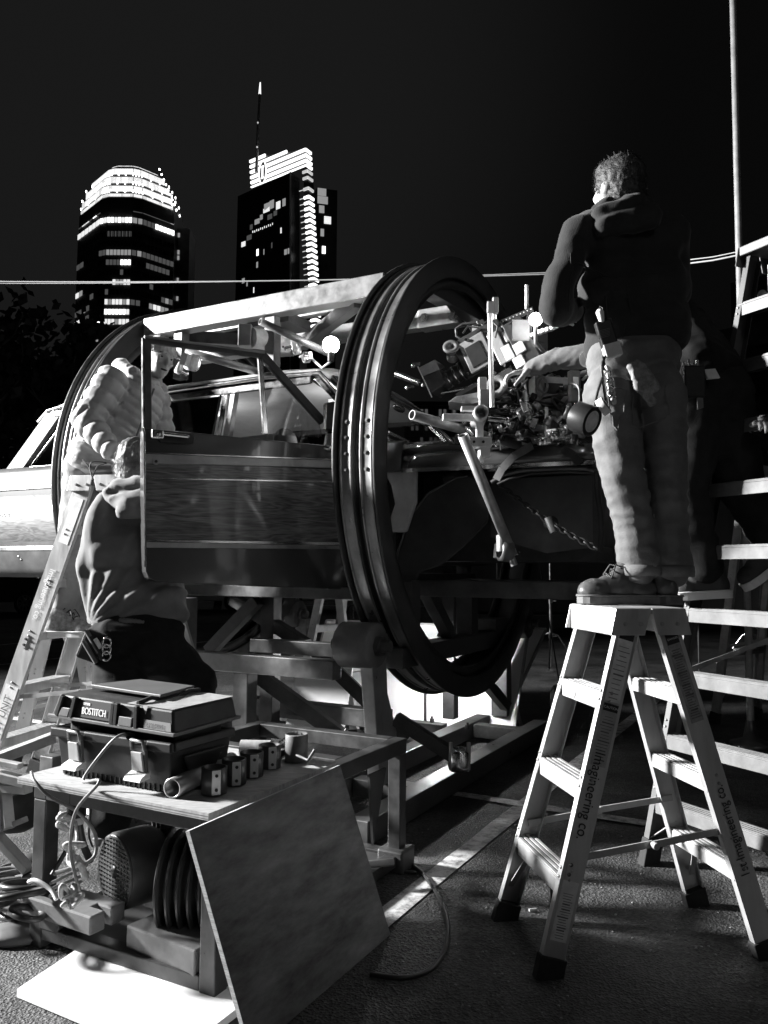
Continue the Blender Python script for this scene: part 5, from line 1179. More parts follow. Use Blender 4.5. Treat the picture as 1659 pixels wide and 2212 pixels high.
dt_ = thing('spray_can', 'pale spray can tipped on its side by the tool box', 'can', a - ZZ * .04); m = MB(); m.cyl(a, b, .036, 20); m.build('body', mat('can_print', .5, .35, .2, var=.3, scale=30), dt_); m = MB(); d = (b - a).normalized(); m.lathe(b, d, [(.036, 0), (.037, .006), (.03, .012), (.02, .025), (.012, .03), (.012, .04), (0, .04)], 20); m.build('valve', M_CHROME, dt_)
m = MB(); m.tube([b + V((.02, .06, .01)), b + V((.05, .07, .03)), b + V((.09, .06, .03)), b + V((.1, .03, .0)), b + V((.06, .02, -.02))], .006, 8); tag(m.build('wire_loop', M_CHROME), 'bright bent wire loop behind the tipped spray can', 'wire')
a = GR(622, 1640, MT + .004); m = MB(); m.lathe(a + TS * .04, ZZ, [(0, 0), (.045, 0), (.045, .10), (.042, .105), (.042, .09), (0, .09)], 20); m.tube([a + TS * .04 + ZZ * .03 - NW * .01 + V((0, -.05, 0)), a + TS * .1 + ZZ * .02 + V((0, -.06, 0)), a + TS * .13 + ZZ * .06 + V((0, -.04, 0))], .006, 6); tag(m.build('tape_roll_can', mat('brown_drum', .13, .5, var=.3, scale=20)), 'dark round tin with a hook at the plywood corner', 'tin')
def wire(label, pts, r, mt, cat='cable', name='cable'):
    pts = [V(p) for p in pts]; out = []
    for i in range(len(pts) - 1):
        p0, p1, p2, p3 = pts[max(i - 1, 0)], pts[i], pts[i + 1], pts[min(i + 2, len(pts) - 1)]
        for k in range(6):
            t = k / 6; out.append(.5 * ((2 * p1) + (p2 - p0) * t + (2 * p0 - 5 * p1 + 4 * p2 - p3) * t * t + (3 * p1 - p0 - 3 * p2 + p3) * t ** 3))
    out.append(pts[-1]); m = MB(); m.tube(out, r, 8); return m.build(name, mt, None, label, cat)
yf = 2.62
wire('thin grey cable looping out of the tool box and down the cart front', [W(-.06, 3.1, MT + .17), W(-.07, 3.17, MT + .18), W(-.12, 3.2, MT + .12), W(-.17, 3.23, MT + .03), P(215, 1688, 2.62), P(165, 1750, 2.68), P(152, 1830, 2.72), P(165, 1900, 2.75), P(178, 1942, 2.8)], .0055, M_CABLE)
wire('grey cable hooked round the cart left leg', [P(68, 1668, 2.86), P(75, 1688, 2.8), P(110, 1722, 2.78), P(165, 1752, 2.8), P(202, 1795, 2.85), P(208, 1835, 2.85), P(190, 1862, 2.82), P(120, 1885, 2.8)], .006, M_CABLE)
wire('thick black hose hanging under the cart top by the plug', [P(172, 1690, 2.95), P(168, 1740, 2.93), P(176, 1810, 2.95), P(195, 1860, 3.0)], .014, M_BCABLE)
wire('black cable drooping behind the cart left leg', [P(158, 1760, 3.0), P(150, 1820, 3.0), P(112, 1890, 2.95)], .008, M_BCABLE)
wire('dark cord hanging from the cart top beside the worker boot', [P(198, 1690, 3.05), P(196, 1750, 3.05), P(192, 1800, 3.05), P(200, 1830, 3.05)], .004, M_BCABLE)
pg = P(166, 1726, 2.93); pt_ = thing('cable_plug', 'fat grey and black cable plug hanging under the cart top', 'plug', pg - ZZ * .06)
m = MB(); m.cyl(pg - ZZ * .06, pg + ZZ * .04, .034, 16); m.build('shell', M_BLACK, pt_); m = MB(); m.cyl(pg + ZZ * .041, pg + ZZ * .06, .028, 16); m.build('collar', M_PAPER, pt_); m = MB(); m.cyl(pg - ZZ * .085, pg - ZZ * .061, .03, 16, .024); m.build('gland', M_PAPER, pt_)
def knot(label, u, v, Y, r_, n=9, seed=1):
    rr = random.Random(seed); c_ = P(u, v, Y); return wire(label, [c_ + V((rr.uniform(-r_, r_), rr.uniform(-r_, r_) * .6, rr.uniform(-r_, r_))) for _ in range(n)], .008, M_ROPE, 'rope', 'rope_knot')
knot('frayed white rope knot hanging beside the plug', 142, 1775, 2.9, .035, 10, 3); knot('white knotted rope dangling in front of the fan grille', 160, 1845, 2.8, .035, 10, 5); knot('white rag of rope lying on the notched block', 156, 1936, 2.72, .04, 12, 8)
wire('thin white rope between the two hanging knots', [P(164, 1775, 2.9), P(166, 1810, 2.85), P(160, 1840, 2.8)], .005, M_ROPE, 'rope', 'rope'); wire('thick white rope end beside the fan grille', [P(165, 1850, 2.8), P(178, 1875, 2.8), P(184, 1900, 2.8)], .012, M_ROPE, 'rope', 'rope')
for k, (u0, v0, u1, v1) in enumerate(((118, 1888, 188, 1868), (110, 1908, 184, 1872), (112, 1920, 190, 1885), (108, 1936, 190, 1895))):
    a, b = P(u0, v0, 2.72 + k * .01), P(u1, v1, 2.95); m = MB(); m.cyl(a, b, .006, 8); m.build('welding_rod', M_BARE, None, 'bright rods fanned out on the cart shelf beside the motor', 'rod', 'rods on the cart shelf')
wire('pale bent bar sticking out over the cart lower rail', [P(62, 1905, 2.7), P(78, 1902, 2.68), P(110, 1922, 2.66), P(122, 1943, 2.64)], .007, M_PAPER, 'bar', 'bent_bar')
# ------------------------------------------------------------------ film camera on the bonnet
YC = 4.22
cf = (-TS * .90 + NW * .06 - ZZ * .42).normalized()          # lens axis, into the windscreen
cu = (ZZ - cf * cf.z).normalized(); cs = cf.cross(cu); cs = cs if cs.dot(NW) > 0 else -cs
CC = P(1072, 772, YC); CAX = (cf, cs, cu)
def CQ(u, v, off=0.0):           # point on the camera's side plane
    d = ray(u, v); A0 = CC + cs * off; t = (A0 - CAMPOS).dot(cs) / d.dot(cs); return CAMPOS + d * t
fc = thing('film_camera', 'professional film camera pointing down at the windscreen from the bonnet', 'film camera', CC - ZZ * .3)
def cb(name, mt, u, v, dims, off=0, par=fc, bevel=.004): m = MB(); m.box(CQ(u, v, off), (dims[0] * 1.28, dims[1] * 1.15, dims[2] * 1.25), CAX); return m.build(name, mt, par, bevel=bevel)
M_CAMB = mat('camera_black', .035, .38, .1, var=.3, scale=30); M_CAMG = mat('camera_grey', .32, .4, .3, var=.2, scale=30)
bd = cb('body', M_CAMB, 1050, 760, (.22, .13, .185), -.08)
cb('side_door', M_CAMG, 1030, 762, (.115, .012, .15), 0); cb('side_screen', M_BLACK, 1029, 765, (.075, .006, .10), .009); cb('side_panel', M_ALU, 1078, 752, (.05, .014, .15), 0); cb('side_panel', M_PAPER, 1098, 762, (.04, .016, .07), .002); cb('side_panel', M_ALU, 1097, 725, (.035, .016, .05), .002)
for (u, v) in ((1008, 735), (1050, 722), (1012, 808), (1054, 792), (1090, 790)): m = MB(); c_ = CQ(u, v, .006); m.cyl(c_, c_ + cs * .012, .009, 10); m.build('knob', M_CHROME, fc)
cb('magazine', M_CAMB, 1136, 750, (.085, .14, .23), -.06); cb('battery_plate', M_PAPER, 1123, 718, (.045, .016, .055), .02); cb('battery_plate', M_PAPER, 1122, 752, (.045, .016, .05), .02); cb('battery_plate', M_PAPER, 1122, 782, (.045, .016, .05), .02)
m = MB(); a, b = CQ(990, 738, -.06), CQ(1152, 668, -.06); m.beam(a, b, .03, .012, up=cs); rl = m.build('top_rail', M_CAMB, fc, bevel=.002)
m = MB()
for k in range(22): c_ = a.lerp(b, (k + .5) / 22); m.cyl(c_ + cs * .012, c_ + cs * .017, .0035, 6)
m.build('rail_hole', M_PAPER, rl)
m = MB(); m.tube([CQ(1000, 734, -.03), CQ(986, 726, -.03), CQ(985, 710, -.03), CQ(1000, 700, -.03), CQ(1030, 697, -.03)], .008, 8); m.build('carry_handle', M_CAMB, fc)
lax = cf
lc_ = CQ(1002, 800, -.08)
m = MB(); m.lathe(lc_, lax, [(0, -.02), (.05, -.02), (.055, 0), (.055, .02), (.048, .025), (.052, .04), (.052, .06), (.044, .065), (.047, .085), (.047, .1), (.052, .105), (.052, .13), (0, .13)], 24); m.build('lens', M_CAMB, fc)
m = MB()
for t in (.01, .05, .092): m.lathe(lc_, lax, [(.0565 - t * .06, t - .004), (.0585 - t * .06, t), (.0565 - t * .06, t + .004)], 24)
m.build('lens_ring', M_CHROME, fc)
mb_ = CQ(948, 822, -.08)
m = MB(); q = lambda a, b, c_: mb_ + cf * a + cs * b + cu * c_
m.hexa([q(-.04, -.05, -.05), q(-.04, .05, -.05), q(-.04, .05, .05), q(-.04, -.05, .05), q(.05, -.085, -.075), q(.05, .085, -.075), q(.05, .085, .075), q(.05, -.085, .075)]); mbx = m.build('matte_box', M_CAMB, fc, bevel=.004)
m = MB(); m.hexa([q(-.05, -.06, .078), q(-.05, .09, .078), q(.05, .09, .085), q(.05, -.09, .085), q(-.05, -.06, .084), q(-.05, .09, .084), q(.05, .09, .091), q(.05, -.09, .091)]); m.prism([q(.05, .087, .085), q(-.05, .087, .082), q(-.05, .087, .02), q(.05, .087, .035)], cs * .004); m.build('matte_flag', mat('grey_flag', .3, .5, 0, var=.25, scale=12), mbx)
m = MB(); m.beam(q(.055, .09, -.1), q(.055, .09, .1), .006, .006); m.build('flag_edge', M_PAPER, mbx)
ec = CQ(974, 748, .02); ea = (cs * .8 - cf * .35 + cu * .3).normalized()
m = MB(); m.lathe(ec - ea * .05, ea, [(0, .035), (.018, .035), (.022, .05), (.045, .052), (.046, .04), (.03, .03), (.026, 0), (.026, -.06)], 22); m.build('eyepiece', mat('eyecup_rubber', .12, .6), fc)
m = MB(); m.cyl(ec - ea * .1, ec - ea * .05, .032, 16); m.cyl(ec - ea * .08, CQ(1002, 735, -.03), .02, 12); m.build('viewfinder_tube', M_CAMG, fc)
cb('base_plate', M_CAMB, 1060, 835, (.24, .12, .03), -.06); cb('base_plate', M_GREYP, 1015, 848, (.10, .1, .025), -.05)
for (u, v) in ((1018, 836), (1042, 832)): cb('plate_badge', M_PAPER, u, v, (.025, .004, .02), .004)
m = MB(); m.cyl(CQ(995, 850, -.05), CQ(1120, 815, -.05), .0095, 10); m.cyl(CQ(945, 850, -.1), CQ(1100, 822, -.12), .0095, 10); m.build('support_rod', M_CHROME, fc)
rr = random.Random(11)
for k in range(14): 
    u, v = rr.uniform(1005, 1130), rr.uniform(690, 720) if k % 2 else rr.uniform(805, 850); m = MB(); c_ = CQ(u, v + (1072 - u) * .15, -.02); m.box(c_, (rr.uniform(.012, .03), .03, rr.uniform(.012, .03)), CAX) if k % 3 else m.cyl(c_ - cs * .02, c_ + cs * .02, rr.uniform(.008, .014), 8); m.build('accessory', [M_CAMB, M_CHROME, M_CAMG][k % 3], fc, bevel=.002)
for k, pts in enumerate((((1100, 700), (1120, 690), (1135, 705), (1130, 730)), ((1040, 700), (1060, 690), (1075, 705), (1070, 730)), ((1000, 720), (1010, 705), (1035, 708)), ((1080, 810), (1095, 838), (1120, 842), (1140, 820)), ((1060, 840), (1075, 860), (1100, 858)))):
    m = MB(); m.tube([CQ(u, v, .02) for u, v in pts], .005, 6); m.build('camera_cable', M_BCABLE, fc)

# ------------------------------------------------------------------ grip rig that holds the camera
def gpipe(label, u0, v0, Y0, u1, v1, Y1, r=.024, mt=M_BARE, cap=True):
    t = thing('rig_pipe', label, 'pipe', P(u0, v0, Y0), 'grip pipes on and over the wagon'); m = MB()
    a, b = P(u0, v0, Y0), P(u1, v1, Y1); m.pipe(a, b, r, r * .8, 20); m.build('tube', mt, t); return t
M_PIPE = mat('scuffed_pipe', .26, .42, .5, var=.35, scale=12, bump=.1, bscale=40)
gpipe('pipe with open end poking left over the bonnet below the film camera', 890, 896, 3.98, 1120, 962, 4.45, .026, M_PIPE)
gpipe('pipe slanting down across the wheel arch from clamp to frame rail', 1000, 940, 3.72, 1107, 1198, 4.0, .026, M_PIPE)
gpipe('pipe with open end above the wagon roof beside the bare bulb', 562, 694, 4.9, 712, 764, 5.2, .024, M_PIPE)
gpipe('pipe running along behind the beanie wearer onto the roof', 400, 758, 5.3, 568, 806, 5.5, .026, M_BARE)
gpipe('thin pipe across the bonnet behind the film camera base', 1150, 905, 4.5, 1255, 880, 4.4, .014, M_BARE)
gpipe('long thin pipe lying along the bonnet under the clamps', 1120, 918, 4.35, 1262, 940, 4.1, .018, M_PIPE)
def rod(label, u0, v0, u1, v1, Y, r, mt=M_ALU): 
    m = MB(); m.cyl(P(u0, v0, Y), P(u1, v1, Y), r, 12); return m.build('upright_rod', mt, None, label, 'rod')
rod('upright silver rod in front of the film camera side', 1058, 660, 1063, 880, 4.05, .013); rod('short upright rod behind the film camera top rail', 1138, 616, 1138, 668, 4.3, .011)
rod('upright rod under the reaching hand beside the camera', 1128, 812, 1143, 905, 4.2, .013); rod('thin upright rod on the bonnet near the hanging tape', 1180, 880, 1182, 960, 4.2, .011)
rod('stub rod at the top of the upright camera rod', 1069, 648, 1068, 690, 4.02, .011)
def clamp(label, u, v, Y, sc=1.0, seed=0, mt=M_ALU):
    rr = random.Random(seed); c_ = P(u, v, Y); t = thing('grip_clamp', label, 'clamp', c_ - ZZ * .04 * sc, 'grip clamps on the camera rig')
    a = V((rr.uniform(-1, 1), rr.uniform(-.4, .4), rr.uniform(-.5, .5))).normalized(); b = frame(a)[0]
    m = MB(); m.lathe(c_ - a * .022 * sc, a, [(.026 * sc, 0), (.036 * sc, .004), (.036 * sc, .04 * sc), (.026 * sc, .044 * sc)], 14); m.build('collar', mt, t)
    m = MB(); m.box(c_ + b * .045 * sc, (.03 * sc, .035 * sc, .05 * sc), (a, b, a.cross(b))); m.build('jaw', mt, t, bevel=.004)
    m = MB(); m.cyl(c_ + b * .05 * sc, c_ + b * .05 * sc + a * .06 * sc, .008 * sc, 8); m.beam(c_ + b * .05 * sc + a * .06 * sc - b * .03 * sc, c_ + b * .05 * sc + a * .06 * sc + b * .03 * sc, .008 * sc, .012 * sc); m.build('tee_handle', M_CHROME, t); return t
# the bright vertical clamp stack
st = thing('clamp_stack', 'bright stack of pipe clamps rising from the bonnet edge to the camera', 'clamp', P(1040, 990, 3.85), 'grip clamps on the camera rig')
ex_ = V((1, 0, 0))
def sb_(name, mt, u, v, dims, Y=3.85, bevel=.004): m = MB(); m.box(P(u, v, Y), dims); return m.build(name, mt, st, bevel=bevel)
sb_('lower_stud', M_PAPER, 1039, 985, (.028, .028, .07)); sb_('clamp_block', M_ALU, 1036, 957, (.11, .07, .05)); sb_('clamp_block', M_ALU, 1046, 968, (.05, .06, .09)); sb_('neck', M_PAPER, 1036, 928, (.035, .035, .09)); sb_('cross_plate', M_PAPER, 1000, 902, (.20, .05, .03)); sb_('cross_plate', M_ALU, 1020, 884, (.11, .05, .022)); sb_('upper_block', M_ALU, 1046, 862, (.05, .05, .09)); sb_('upper_block', M_PAPER, 1042, 838, (.04, .04, .10)); sb_('rod_head', M_ALU, 1060, 664, (.035, .035, .055)); sb_('rod_head', M_ALU, 1070, 660, (.028, .03, .08))
m = MB(); c_ = P(1037, 894, 3.82); m.pipe(c_ - V((0, .05, 0)), c_ + V((.01, .2, -.01)), .036, .024, 20); m.build('pipe_socket', M_ALU, st)
for du in (-14, 6): m = MB(); c_ = P(1036 + du, 957, 3.85); m.cyl(c_ - V((0, .04, 0)), c_ - V((0, .03, 0)), .007, 8); m.build('bolt_hole', M_BLACK, st)
m = MB(); c_ = P(1055, 905, 3.85); m.cyl(c_, c_ + V((.09, -.02, -.01)), .012, 8); m.ell(c_ + V((.09, -.02, -.01)), .016, 8); m.build('lever', M_CHROME, st)
dk_ = thing('mounting_plate', 'grey wedge shaped mounting plate under the film camera', 'plate', P(1010, 870, 4.2))
m = MB(); m.prism([P(968, 868, 4.1), P(985, 856, 4.1), P(1060, 842, 4.15), P(1062, 862, 4.15), P(1020, 872, 4.1)], V((.02, .2, 0))); m.build('plate', M_CAMG, dk_, bevel=.004)
bolt(dk_, P(1000, 862, 4.08), (0, -1, 0), .01, .01)
cl_spec = [('clamp holding the slanted pipe to the frame rail', 1092, 1190, 3.98, 1.5, M_STEEL), ('big clamp on the roof pipe behind the beanie wearer', 415, 783, 5.25, 1.6, M_PAPER), ('clamp just right of the beanie wearer face', 388, 795, 5.3, 1.1, M_PAPER), ('clamp on the roof pipe beside the bare bulb', 640, 752, 5.15, 1.2, M_PAPER), ('clamp under the bare bulb on the wagon roof', 662, 772, 5.15, 1.0, M_ALU)]
for i, (lb_, u, v, Y, sc, mt_) in enumerate(cl_spec): clamp(lb_, u, v, Y, sc, i, mt_)
m = MB(); c_ = P(1085, 1178, 3.97); m.cyl(c_ - ZZ * .03, c_ + ZZ * .05, .03, 12); m.cyl(c_ - ZZ * .1 + V((.06, 0, 0)), c_ - ZZ * .02 + V((.03, 0, 0)), .018, 10); tag(m.build('clamp_bolt', M_BARE), 'heavy bolt head beside the foot of the slanted pipe', 'bolt')
rr = random.Random(21)
for i in range(64):            # the crowd of small grip hardware on the bonnet
    u = rr.uniform(985, 1262); vlo = 878 if u > 1080 else 905; v = rr.uniform(vlo, 958); Y = 4.15 + rr.uniform(-.12, .35) - (u - 1100) * .0012
    c = clamp('one of many small clamps and fittings crowded on the bonnet', u, v, Y, rr.uniform(.5, 1.15), 100 + i, [M_BLACK, M_CHROME, M_STEEL, M_BARE, M_BLACK, M_CAMB, M_CHROME, M_BLACK][i % 8]); c['group'] = 'small fittings crowded on the bonnet'
for i in range(40):
    u = rr.uniform(1075, 1255); v = rr.uniform(800, 905); Y = 4.45 + rr.uniform(-.1, .3)
    c = clamp('one of many small fittings behind the camera cables', u, v, Y, rr.uniform(.5, 1.0), 300 + i, [M_STEEL, M_BLACK, M_CHROME, M_BLACK, M_BARE][i % 5]); c['group'] = 'small fittings behind the camera'
def pbox(name, label, cat, u, v, Y, dims, mt, yaw=.3, trim=None):
    c_ = P(u, v, Y); X = V((math.cos(yaw), math.sin(yaw), 0)); ax = (X, ZZ.cross(X), ZZ); t = thing(name, label, cat, c_ - ZZ * dims[2] / 2); m = MB(); m.box(c_, dims, ax); m.build('case', mt, t, bevel=.006)
    m = MB(); m.box(c_ - ax[1] * (dims[1] / 2 + .003) + ZZ * dims[2] * .1, (dims[0] * .5, .006, dims[2] * .35), ax); m.build('panel', trim or M_PAPER, t, bevel=.001); return t
pbox('control_box', 'grey control box with a coiled cable beside the reaching arm', 'control box', 1188, 850, 4.45, (.22, .1, .17), M_CAMG, .2, M_BLACK); pbox('transmitter', 'pale upright radio transmitter beside the jeans', 'transmitter', 1240, 835, 4.2, (.06, .04, .17), M_GREYP, .2, M_PAPER)
pbox('monitor', 'dark monitor back hiding behind the camera magazine', 'monitor', 1160, 735, 4.45, (.1, .08, .3), M_BLACK, .2, M_BLACK)
gr_ = MB(); c_ = P(1075, 838, 4.2); gr_.lathe(c_, (-.5, -.8, .2), [(.03, 0), (.06, 0), (.06, .03), (.03, .03), (.03, 0)], 20); tag(gr_.build('focus_wheel', M_GREYP), 'grey ring shaped focus wheel hanging below the camera', 'wheel')
wire('coil of thin grey cable on the control box', [P(1165, 845, 4.35), P(1158, 825, 4.35), P(1170, 812, 4.35), P(1182, 828, 4.35), P(1175, 848, 4.35), P(1163, 835, 4.35), P(1172, 818, 4.35), P(1184, 836, 4.35), P(1168, 862, 4.35), P(1150, 878, 4.35)], .005, M_CABLE)
wire('grey cable falling from the transmitter beside the jeans', [P(1228, 826, 4.2), P(1248, 834, 4.1), P(1252, 860, 4.1), P(1248, 890, 4.1), P(1254, 905, 4.1)], .005, M_CABLE)
for i in range(24):
    u = rr.uniform(1060, 1200); v = rr.uniform(870, 940); pts = [P(u + rr.uniform(-60, 60), v + rr.uniform(-25, 25), 4.3 + rr.uniform(-.1, .2)) for _ in range(5)]
    o = wire('one of the black cables tangled over the bonnet', pts, .007, M_BCABLE); o['group'] = 'black cables tangled over the bonnet'
m = MB(); a, b = P(823, 795, 5.3), P(908, 828, 5.1); m.cyl(a, b, .022, 10); m.ell(a, .03, 8); tag(m.build('roof_tube', M_CHROME), 'bright tube at the front of the wagon roof inside the ring', 'tube')
for k, (u, v) in enumerate(((915, 832), (880, 838), (893, 790))): m = MB(); m.ell(P(u, v, 5.0), .016, 8); m.box(P(u + 6, v - 3, 5.0), (.05, .02, .02)); m.build('windscreen_fitting', M_CHROME, None, 'small bright fitting above the windscreen edge', 'fitting', 'fittings above the windscreen')
# ------------------------------------------------------------------ bare bulb on the roof and the lamp behind the worker
bc = P(715, 745, 5.05)
bl = thing('bare_bulb_lamp', 'glowing round bulb on an arm above the wagon roof', 'lamp', bc - ZZ * .12)
m = MB(); m.ell(bc, .055, 20); m.build('bulb', M_LAMP, bl); m = MB(); m.cyl(bc - ZZ * .11, bc - ZZ * .05, .022, 12); m.build('lamp_holder', M_BLACK, bl)
m = MB(); m.tube([bc - ZZ * .11, bc - ZZ * .14 + V((-.06, .05, 0)), P(668, 770, 5.15)], .009, 8); m.build('arm', M_ALU, bl)
l_ = lamp('bulb_light', 'POINT', bc, 150, .056); l_.parent = bl; l_.location = bc - ORG[bl.name]
hc = P(1157, 690, 3.95)
hl = thing('head_lamp', 'glaring small lamp beside the jacket elbow behind the camera', 'lamp', hc - ZZ * .1)
m = MB(); m.ell(hc, .034, 16); m.build('bulb', M_LAMP, hl); m = MB(); m.box(hc + V((-.06, .09, -.03)), (.09, .012, .11)); m.build('diffuser', M_GREYP, hl); m = MB(); m.tube([hc - ZZ * .035, hc - ZZ * .12, P(1175, 760, 4.15)], .01, 8); m.build('stem', M_ALU, hl)
for k in range(5): m = MB(); m.beam(P(1140 + k * 12, 728 - k * 4, 4.05), P(1165 + k * 10, 716 - k * 3, 4.0), .012, .02); m.build('bracket', M_PAPER, hl)
l_ = lamp('head_lamp_light', 'POINT', hc + V((0, 0, .0)), 40, .036); l_.parent = hl; l_.location = hc - ORG[hl.name]
# cylinder seen over the roof
rb = P(585, 737, 5.4)
ap = thing('air_cylinder', 'pale cylinder with a square collar hanging under the top beam', 'cylinder', rb - ZZ * .08)
m = MB(); m.cyl(P(543, 730, 5.3), P(622, 740, 5.5), .07, 20); m.build('barrel', mat('cylinder_paint', .6, .5, .1, var=.35, scale=12), ap); m = MB(); m.box(P(531, 727, 5.3), (.09, .1, .15)); m.build('collar', M_BARE, ap, bevel=.006); m = MB(); m.cyl(P(585, 712, 5.4), P(585, 727, 5.4), .012, 8); m.build('eye_bolt', M_CHROME, ap)
tag((lambda m: (m.prism([P(600, 728, 5.55), P(625, 735, 5.55), P(625, 760, 5.55), P(588, 762, 5.55)], V((.02, .12, 0))), m.build('bracket_plate', M_BARE))[1])(MB()), 'square bracket plate under the pale cylinder', 'plate')
# ------------------------------------------------------------------ people
M_SKIN = mat('skin', .42, .5, 0, var=.1, scale=30, bump=.08, bscale=90); M_HAIR = mat('short_hair', .05, .6, 0, var=.5, scale=60, bump=.8, bscale=160); M_HAIR2 = mat('tousled_hair', .16, .5, 0, var=.4, scale=50, bump=.7, bscale=120)
M_JACK = mat('dark_hooded_jacket', .03, .85, 0, spec=.2, var=.25, scale=10, bump=.4, bscale=180, sheen=.12); M_JEAN = mat('faded_denim', .145, .85, 0, var=.28, scale=7, bump=.5, bscale=160)
M_BLKC = mat('black_trousers', .014, .9, 0, spec=.15, var=.3, scale=10, bump=.4, bscale=120); M_DKJ = mat('dark_denim', .022, .9, 0, spec=.15, var=.3, scale=10, bump=.4, bscale=120)
M_PUFF = mat('pale_puffer_shell', .36, .5, 0, var=.12, scale=9, bump=.25, bscale=35, sheen=.1); M_HOOD = mat('grey_sweatshirt', .13, .95, 0, var=.15, scale=9, bump=.35, bscale=170, sheen=.15)
M_KNIT = mat('knit_beanie', .5, .9, 0, bump=.8, bscale=110, var=.2, scale=40); M_CARGO = mat('grey_work_trousers', .22, .85, 0, var=.2, scale=9, bump=.4, bscale=110); M_PLAID = mat('quilted_sleeve', .17, .8, 0, var=.35, scale=16, bump=.4, bscale=60)
M_LEATH = mat('worn_leather', .075, .38, 0, var=.35, scale=14, bump=.25, bscale=60, rvar=.1); M_SOLE = mat('boot_sole', .15, .6, 0, var=.3, scale=20); M_WSOLE = mat('white_sole', .75, .5); M_CANV = mat('dark_canvas', .06, .8, 0, bump=.3, bscale=200); M_GLOVE = mat('rag_glove', .25, .8, 0, var=.5, scale=45, bump=.6, bscale=80)

def hand(parent, wrist, fwd, palm, sc=1.0, curl=.5, thumb=1, mt=None, name='hand'):
    """palm with four bent fingers of different lengths and a side thumb; palm = direction the palm faces"""
    wrist, f = V(wrist), V(fwd).normalized(); n_ = V(palm); n_ = (n_ - f * n_.dot(f)).normalized(); sd = f.cross(n_) * thumb
    m = MB(); m.cap(wrist - f * .03 * sc, .027 * sc, wrist + f * .02 * sc, .028 * sc); 
    for k in (-1, -.33, .33, 1): m.cap(wrist + f * .015 * sc + sd * k * .018 * sc, .015 * sc, wrist + f * .085 * sc + sd * k * .030 * sc, .0125 * sc, 8)
    for k, ln in zip((1, .33, -.33, -1), (.072, .082, .077, .060)):
        p = wrist + f * .088 * sc + sd * k * .030 * sc; ang = curl * .4; d = (f + sd * k * .06).normalized()
        for seg, rr_ in zip((.44, .31, .25), (.0098, .0088, .0076)):
            d2 = (d * math.cos(ang) + n_ * math.sin(ang)).normalized(); q = p + d2 * ln * seg * sc; m.cap(p, rr_ * sc * 1.06, q, rr_ * sc, 8); p = q; ang += curl * .75
    p = wrist + f * .025 * sc + sd * .030 * sc; d = (f * .75 + sd * .62 + n_ * .35 * (1 + curl)).normalized()
    for ln, rr_ in ((.042, .0135), (.032, .011), (.026, .009)):
        q = p + d * ln * sc; m.cap(p, rr_ * 1.1 * sc, q, rr_ * sc, 8); p = q; d = (d + f * .25 + n_ * .25 * curl).normalized()
    return blob(m, name, mt or M_SKIN, parent, .0042 * sc, 3)
def head_parts(m, c, fw, up, r=1.0, face=True):
    up = V(up).normalized(); fw = V(fw); fw = (fw - up * fw.dot(up)).normalized(); sd = fw.cross(up); ax = (sd, fw, up); c = V(c)
    m.ell(c + up * .02 * r, (.077 * r, .097 * r, .10 * r), 20, ax); m.ell(c - up * .045 * r + fw * .025 * r, (.058 * r, .068 * r, .075 * r), 18, ax)
    for k in (-1, 1): m.ell(c - up * .012 * r + sd * k * .078 * r - fw * .01 * r, (.012 * r, .022 * r, .034 * r), 10, ax)
    if face:
        m.cap(c + up * .018 * r + fw * .092 * r, .011 * r, c - up * .022 * r + fw * .116 * r, .0145 * r, 8)
        m.cap(c + up * .034 * r + fw * .086 * r - sd * .03 * r, .013 * r, c + up * .034 * r + fw * .086 * r + sd * .03 * r, .013 * r, 8)
        m.cap(c - up * .048 * r + fw * .092 * r - sd * .016 * r, .008 * r, c - up * .048 * r + fw * .092 * r + sd * .016 * r, .008 * r, 8); m.cap(c - up * .074 * r + fw * .086 * r - sd * .014 * r, .008 * r, c - up * .074 * r + fw * .086 * r + sd * .014 * r, .008 * r, 8)
        m.ell(c - up * .105 * r + fw * .072 * r, (.022 * r, .02 * r, .018 * r), 10, ax)
        for k in (-1, 1): m.ell(c - up * .02 * r + fw * .07 * r + sd * k * .042 * r, (.02 * r, .02 * r, .022 * r), 10, ax)
    return ax
